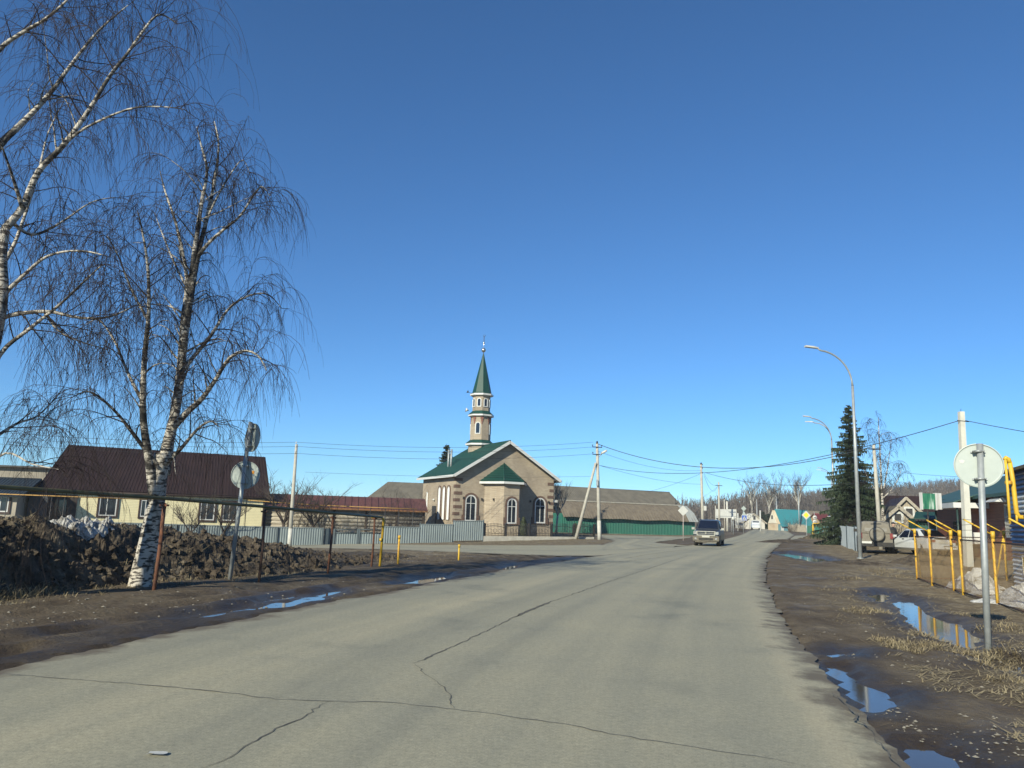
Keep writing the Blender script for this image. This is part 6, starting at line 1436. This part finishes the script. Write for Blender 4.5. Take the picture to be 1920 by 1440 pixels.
window(t, Fs, rect, Ls - 2.4, zs + 1.15, 1.25, 1.5, bars=(0,), frame=.09, surround=.0001 + .05, msur=m_plastic)
k = MB()
for i in range(9): u = Ls - 2.95 + i * .14; k.tube([Fs(u, zs + 1.2, .13), Fs(u + (.18 if i % 2 else -.18) * 0, zs + 2.6, .13)], .012, 4)
for i in range(-3, 8): k.tube([Fs(Ls - 3.0 + max(0, i) * .14, zs + 1.2 + max(0, -i) * .2, .14), Fs(Ls - 3.0 + min(8, i + 8) * .14, zs + 2.6 - max(0, i) * .17, .14)], .010, 4)
k.build('window_grille', m_white, t)
k = MB(); k.add([Fs(Ls - 3.3, zs + 2.75, .95), Fs(Ls - 1.5, zs + 2.75, .95), Fs(Ls - 1.7, zs + 3.28, .02), Fs(Ls - 3.1, zs + 3.28, .02), Fs(Ls - 3.3, zs + 2.75, .02), Fs(Ls - 1.5, zs + 2.75, .02)], [(0, 1, 2, 3), (0, 3, 4), (1, 5, 2), (0, 4, 5, 1)]); k.build('awning', m_plastic, t)
window(t, Fs, rect, Ls - .55, zs + .95, .7, 1.9, frame=.09)
k = MB(); k.obox(Fs(5.6, zs - .3, .004), Fs.u * 1.1, Fs.n * .05, V((0, 0, 2.4))); k.build('door', m_dark, t)
k = MB(); k.obox(Fs(3.8, zs, .004), Fs.u * 1.3, Fs.n * .05, V((0, 0, 1.9))); k.build('shop_window', m_glass, t)
k = MB(); k.box(tuple(Fs(8.6, zs + 1.0, .25)), (.5, .9, .6), angs); k.build('air_conditioner', m_plastic, t)
# canopy
cc = P(1760, 953, 42); cu0 = 5.8; cl = 4.6; cd = 1.6
zc = 2.78; mb = MB(); mb.prism([Fs(cu0, zc + .26, cd), Fs(cu0 + cl, zc + .26, cd), Fs(cu0 + cl, zc + .85, .0), Fs(cu0, zc + .85, .0)], V((0, 0, .06))); cn = mb.build('canopy', m_groof, t)
k = MB(); k.obox(Fs(cu0, zc, cd + .004), Fs.u * cl, Fs.n * .06, V((0, 0, .27))); k.obox(Fs(cu0 + cl, zc, cd + .06), Fs.u * .06, Fs.n * -(cd + .05), V((0, 0, .27))); k.obox(Fs(cu0 - .06, zc, cd + .06), Fs.u * .058, Fs.n * -(cd + .05), V((0, 0, .27))); k.obox(Fs(cu0, zc + .02, 0), Fs.u * cl, Fs.n * cd, V((0, 0, .03))); k.build('fascia', m_plastic, cn)
for u, v in ((cu0 + .15, cd - .15), (cu0 + cl - .15, cd - .15)): k = MB(); k.tube([Fs(u, zs - .4, v), Fs(u, zc, v)], .05, 8); k.build('canopy_post', M('dark_green_steel', (.015, .04, .035), None, 3, .5), cn)
k = MB(); k.tube([Fs(cu0 + cl - .15, zs - .3, cd), Fs(cu0 + cl - 1.2, zs - .3, cd)], .03, 5); k.tube([Fs(cu0 + cl - .15, zs + .5, cd), Fs(cu0 + .15, zs + .5, cd)], .025, 5); k.build('railing', m_dark, cn)
def m_banner():
    mt, n, l, p = newmat('green_sign_print'); tc = n.new('ShaderNodeTexCoord'); mp = n.new('ShaderNodeMapping'); mp.inputs['Scale'].default_value = (3.2, 3.2, .5); l.new(tc.outputs['Object'], mp.inputs[0])
    t_ = n.new('ShaderNodeTexNoise'); t_.inputs['Scale'].default_value = 2.0; t_.inputs['Detail'].default_value = 4; l.new(mp.outputs[0], t_.inputs[0]); r = n.new('ShaderNodeValToRGB'); e = r.color_ramp.elements
    e[0].position = .36; e[0].color = (.02, .12, .08, 1); e[1].position = .70; e[1].color = (.42, .52, .46, 1); x = e.new(.55); x.color = (.045, .19, .11, 1); l.new(t_.outputs[0], r.inputs[0]); l.new(r.outputs[0], p.inputs['Base Color']); p.inputs['Roughness'].default_value = .4; return mt
sgc = P(1740, 940, 41.2); s_a = R(8)
tb = thing('sign_box', 'green and white sign box hanging at the street corner of the shop canopy', 'shop sign', sgc - V((0, 0, .45)))
k = MB(); k.box(sgc, (.74, .16, .82), s_a); k.build('box', m_banner(), tb)
u = V((cos(s_a), sin(s_a), 0))
for s, w_ in ((-.40, .05), (.42, .08)): k = MB(); k.box(sgc + u * s, (w_, .20, .90), s_a); k.build('frame', m_plastic, tb)
k = MB(); q = sgc + u * .66; k.box(q + V((0, 0, .02)), (.14, .2, .86), s_a); k.build('end_panel', m_plastic, tb)
k = MB(); q = sgc + V((-.05, 0, -.45)); k.tube([V((q.x, q.y, terrain(q.x, q.y) - .3)), q], .045, 8); k.build('post', m_dark, tb)
# ------------------------------------------------------------------ blue and white cabin with the gas risers
c0 = P(1905, 1095, 22); dn = V((-.36, -.933, 0)); angc = math.atan2(dn.y, dn.x); Fc = Fr((c0.x, c0.y, 0), angc); zc0 = terrain(c0.x, c0.y)
t = thing('gas_cabin', 'cabin of horizontal blue and white metal siding at the right picture edge', 'cabin', (c0.x, c0.y, zc0))
bands = [(.0, .82, 'g'), (.82, 1.02, 'b'), (1.02, 1.14, 'y'), (1.14, 2.02, 'b'), (2.02, 2.52, 'w'), (2.52, 3.15, 'b')]
mm = {'g': M('grey_white_siding', (.50, .52, .53), (.42, .44, .45), 2, .5), 'b': M('blue_siding', (.022, .050, .135), (.018, .040, .11), 2, .45), 'w': M('light_grey_siding', (.52, .56, .57), (.45, .48, .49), 2, .45), 'y': M('grey_siding', (.25, .27, .27), None, 2, .5)}
mb = MB(); ml = [mm['g'], mm['b'], mm['w'], mm['y']]; ix = {'g': 0, 'b': 1, 'w': 2, 'y': 3}
mb.obox(Fc(0, zc0 - .3, -.02), Fc.u * 6, Fc.n * -3, V((0, 0, 3.44)), 1)
for za, zb_, kk in bands:
    n = max(1, round((zb_ - za) / .125)); st = (zb_ - za) / n
    for i in range(n):
        z = zc0 + za + i * st
        mb.prism([Fc(-.03, z, -.019), Fc(-.03, z, .035), Fc(-.03, z + st * .3, .045), Fc(-.03, z + st * .82, .005), Fc(-.03, z + st * .985, .0), Fc(-.03, z + st * .985, -.019)], Fc.u * 6.03, ix[kk])
mb.build('wall', ml, t)
k = MB(); k.obox(Fc(-.15, zc0 + 3.15, .15), Fc.u * 6.3, Fc.n * -3.3, V((0, 0, .08))); k.build('roof', m_dark, t)
k = MB(); k.obox(Fc(1.3, zc0 + .42, .05), Fc.u * .42, Fc.n * .03, V((0, 0, .48))); wp = k.build('warning_plate', m_yellow, t)
k = MB(); k.ring([Fc(u, zc0 + z, .082) for u, z in ((1.28, .40), (1.74, .40), (1.74, .92), (1.28, .92))], [Fc(u, zc0 + z, .082) for u, z in ((1.33, .45), (1.69, .45), (1.69, .87), (1.33, .87))], Fc.n * .01); k.build('plate_border', m_white, wp)
t = thing('gas_riser', 'yellow inverted U gas riser pipe in front of the blue and white cabin', 'gas pipe', at(1898, 1080, 20.6))
Yq = 20.6; k = MB(); e0 = P(1906, 968, Yq); k.tube([P(1893, 866, Yq), P(1899, 900, Yq), P(1904, 945, Yq), P(1906, 962, Yq), P(1911, 969, Yq), P(1925, 970, Yq), P(1990, 974, Yq)], .058, 12); k.tube([P(1893, 868, Yq), P(1891, 861, Yq), P(1886, 858, Yq), P(1883, 862, Yq)], [.058, .058, .055, .05], 12); k.build('pipe', m_yellow, t)
k = MB(); q = P(1894, 982, Yq - .1); k.tube([P(1885, 862, Yq - .1), P(1890, 925, Yq - .1), q], .034, 10); k.build('thin_pipe', m_yellow, t)
k = MB(); e = P(1907, 980, Yq); k.tube([P(1906, 962, Yq), e], .03, 8); k.build('drain_stub', m_yellow, t)
k = MB(); k.lathe(P(1891, 905, Yq - .05), [(.07, -.05), (.09, -.03), (.09, .03), (.07, .05)], 12); k.build('flange', m_yrust, t)
# ------------------------------------------------------------------ yellow wire fence with barbed arms
t = thing('wire_fence', 'rusting yellow chain link fence with barbed arms leaning outward', 'fence', G(1785, 1108))
PO = [(1720, 1086, 1008), (1748, 1095, 1006), (1786, 1108, 1003), (1815, 1114, 1002), (1871, 1134, 1004)]
Pb = []
for px, py, ty in PO: b = G(px, py); Pb.append(b)
dirf = (Pb[-1] - Pb[0]); dirf.z = 0; dirf.normalize()
for i in range(1, 5): Pb[i] = V((Pb[0].x + dirf.x * (Pb[i] - Pb[0]).dot(dirf), Pb[0].y + dirf.y * (Pb[i] - Pb[0]).dot(dirf), 0)); Pb[i].z = terrain(Pb[i].x, Pb[i].y)
outn = V((dirf.y, -dirf.x, 0)); outn = outn if outn.x < 0 else -outn
Pb.append(Pb[-1] + dirf * 3.0); Pb[-1].z = terrain(Pb[-1].x, Pb[-1].y); Pb.append(Pb[-1] + dirf * 3.0); HF = 1.52; tips = []
def fence_post(b, arm=True, brace=None):
    k = MB(); k.tube([b - V((0, 0, .3)), b + V((0, 0, HF - .12))], .034, 8, 0); k.tube([b + V((0, 0, HF - .13)), b + V((0, 0, HF + .02))], .045, 8, 1); k.build('post', [m_yrust, m_yellow], t)
    if arm: k = MB(); tp = b + V((0, 0, HF - .04)) + outn * .48 + V((-.1, -.05, .30)); k.tube([b + V((0, 0, HF - .06)), tp], .018, 6); k.build('barbed_arm', m_yellow, t); tips.append(tp)
    if brace: k = MB(); k.tube([b + V((0, 0, HF - .1)), b + V(brace)], .028, 8); k.build('brace', m_yrust, t)
for i, b in enumerate(Pb): fence_post(b, True, (.30, .35, -.1) if i == 0 else None)
bk = at(1888, 1083, 25.0); bk2 = Pb[0] + (bk - Pb[0]) * .5; bk2.z = terrain(bk2.x, bk2.y); fence_post(bk, True, (-.3, .1, -.1))
def chain(a, b, z0=.06, z1=HF - .22, sp=.075, r=.0025):
    L = (b - a).length; u = (b - a) / L; H = z1 - z0; k = MB(); n = int((L + H) / sp)
    for s in (0, 1):
        for i in range(n):
            x0 = i * sp - H; xa = max(0, x0); xb = min(L, x0 + H)
            if xb <= xa: continue
            za, zb_ = z0 + (xa - x0), z0 + (xb - x0)
            if s: za, zb_ = z1 - (xa - x0), z1 - (xb - x0)
            k.tube([a + u * xa + V((0, 0, za)), a + u * xb + V((0, 0, zb_))], r, 3, 0, False, False)
    k.build('chain_link', M_RW, t)
    for z in (z1 + .01, z0 - .03): k = MB(); k.tube([a + V((0, 0, z)), b + V((0, 0, z))], .017, 6); k.build('rail', m_rustd, t)
M_RW = M('rusty_wire', (.42, .30, .15), (.30, .19, .085), 5, .8)
for a, b in zip(Pb, Pb[1:]): chain(a, b)
chain(Pb[0], bk)
for f in (.35, .68, 1.0):
    k = MB(); pts = []
    for i, b in enumerate(Pb[:-1]):
        p = (b + V((0, 0, HF - .06))).lerp(tips[i], f); pts.append(p)
        if i < len(Pb) - 2: q = (Pb[i + 1] + V((0, 0, HF - .06))).lerp(tips[i + 1], f); pts += [p.lerp(q, .33) - V((0, 0, .03)), p.lerp(q, .66) - V((0, 0, .02))]
    k.tube(pts, .004, 4); k.build('barbed_wire', m_rustd, t)
# ------------------------------------------------------------------ far end of the street
def diamond(root, c, s, mt, inner=None, name='sign_plate'):
    k = MB(); k.prism([c + V((0, 0, -s)), c + V((s, 0, 0)), c + V((0, 0, s)), c + V((-s, 0, 0))], V((0, .03, 0))); o = k.build(name, mt, root)
    if inner: k = MB(); q = s * .62; c2 = c - V((0, .012, 0)); k.prism([c2 + V((0, 0, -q)), c2 + V((q, 0, 0)), c2 + V((0, 0, q)), c2 + V((-q, 0, 0))], V((0, .01, 0))); k.build('yellow_field', inner, o)
def signpost(label, px, py, Y, ptop): 
    b = at(px, py, Y); t = thing('traffic_sign', label, 'road sign', b); tp = P(px - .3, ptop, Y); k = MB(); k.tube([b - V((0, 0, .3)), V((b.x, b.y, tp.z))], .045, 8); k.build('pole', m_galv, t); return t
m_signy = M('sign_yellow', (.75, .60, .04), (.70, .55, .04), 3, .4); m_signb = M('sign_blue', (.03, .10, .42), (.03, .09, .38), 3, .4); m_signr = M('sign_red', (.45, .03, .03), None, 3, .5)
t = signpost('yellow and white diamond priority sign on a thin post by the earth hump', 1513, 1010, 89, 975); diamond(t, P(1511.5, 966, 88.9), .52, m_white, m_signy)
t = signpost('pair of small round white signs beside the yellow gas pipe', 1528, 1003, 112, 960)
for py in (970.5, 978.5): c = P(1528, py, 111.9); k = MB(); k.lathe(c, [(.001, 0), (.30, 0), (.30, .02), (.001, .02)], 20, (0, -1, 0)); o = k.build('sign_disc', m_white, t); k = MB(); k.box(c - V((0, .028, 0)), (.34, .01, .09)); k.build('sign_bar', m_dark, o)
t = signpost('pedestrian crossing sign with a diamond and a triangle sign above it', 1394, 995, 105, 950); c = P(1394.5, 953.5, 104.9); diamond(t, c, .36, m_signback)
c = P(1395, 963.5, 104.9); k = MB(); k.prism([c + V((-.38, 0, -.30)), c + V((.38, 0, -.30)), c + V((0, 0, .36))], V((0, .03, 0))); k.build('warning_triangle', m_signback, t)
c = P(1395.5, 971, 104.9); k = MB(); k.box(c, (.72, .03, .74)); o = k.build('sign_plate', m_white, t); k = MB(); k.box(c - V((0, .02, 0)), (.62, .02, .64)); o2 = k.build('blue_field', m_signb, o)
k = MB(); q = c - V((0, .034, 0)); k.prism([q + V((-.27, 0, -.25)), q + V((.27, 0, -.25)), q + V((0, 0, .26))], V((0, -.008, 0))); o3 = k.build('white_triangle', m_white, o)
k = MB(); q = c - V((0, .046, 0)); k.tube([q + V((0, 0, .02)), q + V((.0, 0, -.08)), q + V((-.09, 0, -.21))], .022, 4); k.tube([q + V((.0, 0, -.08)), q + V((.09, 0, -.21))], .022, 4); k.tube([q + V((-.08, 0, -.05)), q + V((0, 0, .0)), q + V((.08, 0, -.06))], .018, 4); k.lathe(q + V((0, 0, .07)), [(.001, -.035), (.034, 0), (.001, .035)], 8); k.build('walking_figure', m_dark, o)
t = signpost('white square sign with a dark ring beside the crossing sign', 1406, 993, 120, 962)
c = P(1405, 968, 119.9); k = MB(); k.box(c, (.8, .03, .75)); o = k.build('sign_plate', m_white, t); k = MB(); k.ring([c + V((.27 * cos(a), -.02, .27 * sin(a))) for a in [2 * pi * i / 20 for i in range(20)]], [c + V((.22 * cos(a), -.02, .22 * sin(a))) for a in [2 * pi * i / 20 for i in range(20)]], V((0, -.01, 0))); k.build('ring_mark', m_dark, o)
t = signpost('small blue stop sign above a white and green panel near the spruce', 1557, 1002, 96, 962); k = MB(); k.box(P(1557, 965, 95.9), (.42, .03, .40)); k.build('sign_plate', m_signb, t)
c = P(1557.5, 972.5, 95.9); k = MB(); k.box(c, (.80, .04, .60)); o = k.build('white_panel', m_white, t); k = MB(); k.box(c - V((0, .03, .02)), (.56, .02, .34)); k.build('green_field', m_fgreen, o)
t = signpost('small round sign on a post under the right end of the billboard', 1375, 1002, 100, 970); c = P(1375, 972, 99.9); k = MB(); k.lathe(c, [(.001, 0), (.24, 0), (.24, .02), (.001, .02)], 18, (0, -1, 0)); k.build('sign_disc', m_white, t)
# billboard
b = at(1362, 1000, 118); t = thing('billboard', 'blank white billboard on posts behind the oncoming car', 'billboard', b)
a0 = P(1342.5, 971, 118); k = MB(); wv = P(1381, 971.5, 118) - a0; k.obox(a0, wv, V((0, .2, 0)), V((0, 0, P(1342.5, 954.5, 118).z - a0.z))); k.build('panel', m_white, t)
k = MB(); k.obox(a0 + V((0, -.03, .22)), wv, V((0, .02, 0)), V((0, 0, .06))); k.build('panel_rail', m_galv, t)
for f in (.06, .20, .78): k = MB(); q = a0 + wv * f + V((0, .32, 0)); k.tube([V((q.x, q.y, terrain(q.x, q.y) - .2)), q + V((0, 0, 1.3))], .07, 8); k.build('post', m_galv, t)
for px, py, pt, r_, mt, lb in ((1364, 998, 940, .20, m_lime, 'thick whitewashed post rising behind the billboard'), (1359, 997, 936, .10, m_conc, 'thin dark headed post left of the thick whitewashed post'), (1384, 989, 962, .13, m_white, 'white post just right of the billboard'), (1342, 990, 948, .10, m_conc, 'pale post at the left edge of the billboard'), (1426, 991, 957, .14, m_white, 'white post beside the white far house')):
    b = at(px, py, 125); h = P(px, pt, 125).z - b.z; t = thing('post', lb, 'post', b); k = MB(); k.tube([b - V((0, 0, .2)), b + V((.0, 0, h))], [r_, r_ * .75], 8); k.build('shaft', mt, t); k = MB(); k.lathe(b + V((0, 0, h)), [(r_ * .8, 0), (r_ * .9, .12), (.01, .25)], 8); k.build('cap', m_dark, t)
# far houses
t, Fq, z0 = gabled('white_house', 'small white gabled house at the far bend of the street', 1414, 990, 165, R(-8), 4.4, 8, 1.5, 3.2, M('pale_roof', (.42, .41, .38), (.35, .34, .31), 2, .8), (.1, 1.9, .5, .8), M('white_boards', (.45, .43, .38), (.38, .36, .32), 2, .8))
b = at(1408, 989, 172); Fq = Fr((b.x, b.y, 0), R(5)); t = thing('white_hut', 'white hut with a flat roof beside the far gabled house', 'hut', b); k = MB(); k.obox(Fq(-2.4, b.z - .2), Fq.u * 2.8, Fq.n * -3, V((0, 0, 2.6))); k.build('wall', m_lime, t); k = MB(); k.obox(Fq(-2.6, b.z + 2.4, .2), Fq.u * 3.2, Fq.n * -3.4, V((0, 0, .12))); k.build('roof', m_slate2, t)
g0 = at(1456, 994, 150); g1 = at(1524, 996, 151.5); ang = math.atan2(g1.y - g0.y, g1.x - g0.x); Fh = Fr((g0.x, g0.y, 0), ang); z0 = g0.z; Lh = (g1 - g0).length
t = thing('teal_roofed_house', 'far house with a bright teal roof and a cream gable', 'house', g0); ze, zr = z0 + 1.35, z0 + 3.95
mb = MB(); gable_walls(mb, Fh, .3, Lh, -.1, -3.6, z0 - .4, ze, zr - .1); mb.build('wall', M('cream_far_wall', (.55, .47, .33), (.40, .30, .20), .5, .9), t)
mb = MB(); roof_pair(mb, Fh, .9, Lh, -3.7, 0, ze, zr, over=.1, corr=False); mb.build('roof', M('teal_roof', (.035, .21, .235), (.045, .19, .215), .5, .45, .1), t)
k = MB(); k.prism([Fh(.28, ze, -.3), Fh(.28, zr - .35, -1.85), Fh(.28, ze, -3.4)], Fh.u * -.05); k.build('gable', M('cream_gable', (.62, .58, .46), (.55, .50, .40), 1, .8), t); k = MB(); k.obox(Fh(.2, ze + .8, -1.6), Fh.u * -.03, Fh.n * -.5, V((0, 0, .7))); k.build('window', m_dark, t)
k = MB(); k.obox(Fh(.35, z0 - .3, .0), Fh.u * 2.3, Fh.n * .06, V((0, 0, 1.5))); k.build('blue_boards', M('teal_boards', (.10, .22, .25), (.08, .17, .20), 1, .7), t)
k = MB(); k.obox(Fh(.9, z0, .07), Fh.u * .6, Fh.n * .03, V((0, 0, 1.0))); k.build('window', m_white, t)
b = at(1534, 994, 170); Fq = Fr((b.x, b.y, 0), ang); t = thing('grey_roofed_house', 'far house with a pale grey roof next to the teal roof', 'house', b); mb = MB(); gable_walls(mb, Fq, -3.5, 2.2, 0, -6, b.z - .3, b.z + 1.8, b.z + 4.1); mb.build('wall', M('ochre_boards', (.45, .30, .17), (.36, .25, .15), .8, .8), t); mb = MB(); roof_pair(mb, Fq, -3.5, 2.2, -6, 0, b.z + 1.8, b.z + 4.2, over=.2, corr=False); mb.build('roof', m_slate2, t)
b = at(1552, 992, 150); Fq = Fr((b.x, b.y, 0), R(4)); t = thing('red_roofed_house', 'far house with a small dark red roof beside the spruce', 'house', b); mb = MB(); gable_walls(mb, Fq, -1.4, 2.4, 0, -5, b.z - .3, b.z + 2.0, b.z + 3.3); mb.build('wall', bpy.data.materials['ochre_boards'], t); mb = MB(); roof_pair(mb, Fq, -1.4, 2.4, -5, 0, b.z + 2.0, b.z + 3.4, over=.2, corr=False); mb.build('roof', M('dark_red_roof', (.13, .028, .026), (.10, .022, .022), 1, .5), t)
a, b = at(1512, 998, 125), at(1546, 1000, 122); t = thing('green_fence', 'dark green sheet fence below the far houses', 'fence', a); sheet_fence(t, (a.x, a.y, 0), (b.x, b.y, 0), a.z + 1.15, b.z + 1.15, 1.25, mt=m_fgreen, pitch=.3)
a, b = at(1541, 1000, 118), at(1561, 1001, 114); t = thing('teal_fence', 'pale teal board fence left of the large spruce', 'fence', a); sheet_fence(t, (a.x, a.y, 0), (b.x, b.y, 0), a.z + 1.2, b.z + 1.2, 1.3, mt=M('pale_teal_sheet', (.12, .30, .33), (.10, .25, .28), 1, .6), pitch=.4)
a, b = at(1478, 996, 140), at(1512, 998, 134); t = thing('brush_fence', 'brown picket fence with bushes before the teal roofed house', 'fence', a); k = MB()
for i in range(46): q = a.lerp(b, i / 45); h = 1.2 * random.Random(i).uniform(.8, 1.25); k.box((q.x, q.y, q.z + h / 2), (.09, .03, h))
k.build('pickets', m_logs, t)
b = at(1524.5, 1007, 97); t = thing('gas_pipe_arch', 'yellow gas pipe standing by the two round white signs', 'gas pipe', b); k = MB(); k.tube([b - V((0, 0, .2)), b + V((0, 0, 1.45)), b + V((.1, 0, 1.55)), b + V((.9, .1, 1.55))], .07, 8); k.build('pipe', m_yellow, t); k = MB(); k.tube([b + V((.14, .1, -.1)), b + V((.14, .1, 1.5))], .05, 6); k.build('post', m_yrust, t)
# van parked far away
k = []; loc = at(1417, 992, 150)
ex = [('windshield_bar', bx((0, -1.95, .55), (1.5, .1, .2)), m_black)]
car('white_van', 'small white van parked before the far white house', loc, R(-15), [(-2.1, .75, .35, .80), (-1.8, .82, .32, .95), (-1.0, .85, .3, 1.05), (2.0, .85, .32, 1.05), (2.1, .8, .4, 1.0)], [(-1.1, .78, .7, 1.0, 1.05), (-.5, .8, .72, 1.0, 1.65), (1.9, .8, .72, 1.0, 1.7), (2.08, .78, .7, 1.0, 1.6)],
    [('windshield', [(-.62, -1.02, 1.08), (.62, -1.02, 1.08), (.58, -.58, 1.58), (-.58, -.58, 1.58)], M_DGLASS), ('side_window', [(-.82, .3, 1.08), (-.82, -.5, 1.08), (-.77, -.4, 1.5), (-.77, .3, 1.5)], M_DGLASS)], [(-.8, -1.3, .32, .2), (.8, -1.3, .32, .2), (-.8, 1.3, .32, .2), (.8, 1.3, .32, .2)], M_WCAR, None, ex)
# trees near the bend
for i, (px, Y, h, r_, lb) in enumerate(((1431, 178, 4.0, 1.9, 'leftmost dark conifer at the far bend of the street'), (1441, 185, 3.6, 2.0, 'rounded dark conifer between the far houses'), (1450, 172, 3.3, 1.5, 'dark conifer touching the cream gable of the teal roofed house'))):
    spruce(at(px, 990, Y), h, r_, 90 + i, lb, whorls=14, fan=1.6)
shrub(at(1489, 996, 138), 2.6, 2.2, 70, 64, 'brown leafless bush before the teal roof', mt=m_twig2)
shrub(at(1389, 994, 118), 2.0, 1.2, 40, 65, 'bare bush left of the pedestrian crossing sign', mt=m_twig2)
for i, (px, pt, Y, lb) in enumerate(((1413, 908, 235, 'tall spreading bare tree above the far white house'), (1441, 906, 240, 'tall narrow bare tree between the far white house and the teal roof'), (1453, 912, 245, 'shorter bare birch just right of the tall narrow tree'), (1489, 899, 240, 'tallest bare tree above the teal roof'))):
    b = at(px, 985, Y); h = P(px, pt, Y).z - b.z; fruit_tree('bare_tree', b, h, .32, 101 + i, lb, up=1.1, trunk_h=.45, mt=m_conc, rt=.03)
# ------------------------------------------------------------------ the forest on the hill
M_FT = M('pale_forest_trunks', (.26, .24, .215), (.18, .165, .145), .05, .9); M_FC = M('brown_forest_twigs', (.125, .105, .092), (.085, .072, .064), .03, .95)
rg = random.Random(55); mb = MB()
def ftree(b, h, mi):
    w_ = .08 + h * .005; tr = rg.gauss(0, .02) * h; top = b + V((tr, 0, h)); s = V((w_, 0, 0))
    mb.add([b - s, b + s, top + s * .1, top - s * .1], [(0, 1, 2, 3)], 0 if mi else 1)
    s2 = V((0, w_, 0)); mb.add([b - s2, b + s2, top + s2 * .1, top - s2 * .1], [(0, 1, 2, 3)], 0 if mi else 1)
    for _ in range(24):
        f = rg.uniform(.28, 1.0); p = b.lerp(top, f); L = h * rg.uniform(.08, .22) * (1.15 - f * .5); a = rg.uniform(0, 6.3)
        q = p + V((cos(a) * L * .55, sin(a) * L * .55, L * rg.uniform(.6, 1.2))); sw = V((sin(a) + .3, -cos(a), 0)).normalized() * rg.uniform(.05, .14)
        mb.add([p - sw, p + sw, q], [(0, 1, 2)], 1)
        for _ in range(2): c = p.lerp(q, rg.uniform(.3, 1)); e = c + V((rg.gauss(0, L * .3), rg.gauss(0, L * .3), rg.uniform(.1, .5) * L)); mb.add([c - sw * .7, c + sw * .7, e], [(0, 1, 2)], 1)
for _ in range(6200):
    Y = rg.uniform(250, 440); px = rg.uniform(1255, 2350); p = P(px, 980, Y); x = p.x
    if x < 60: continue
    b = V((x, Y, terrain(x, Y) - .3)); ftree(b, rg.uniform(10.5, 14.2) * (.72 + .28 * S(1280, 1420, px)) * (1.0 + .10 * noise.noise(V((x * .03, Y * .01, 1)))), rg.random() < .22)
for _ in range(240):
    px = rg.uniform(1262, 1560); Y = rg.uniform(205, 250); p = P(px, 985, Y); b = V((p.x, Y, terrain(p.x, Y) - .2)); ftree(b, rg.uniform(4, 8), rg.random() < .2)
tag(mb.build('forest', [M_FT, M_FC]), 'leafless brown wood covering the low hill behind the village', 'forest', kind='stuff')

# ------------------------------------------------------------------ thin spring haze
hm = bpy.data.materials.new('spring_haze'); hm.use_nodes = True; hn = hm.node_tree.nodes; hn.remove(hn['Principled BSDF'])
pv = hn.new('ShaderNodeVolumePrincipled'); pv.inputs['Color'].default_value = (.80, .87, .95, 1); pv.inputs['Density'].default_value = .00034; pv.inputs['Anisotropy'].default_value = 0
hm.node_tree.links.new(pv.outputs[0], hn['Material Output'].inputs['Volume'])
hz = MB(); hz.obox((-260, -80, -6), (760, 0, 0), (0, 560, 0), (0, 0, 40)); tag(hz.build('haze', hm), 'thin pale haze in the air over the village', kind='stuff')
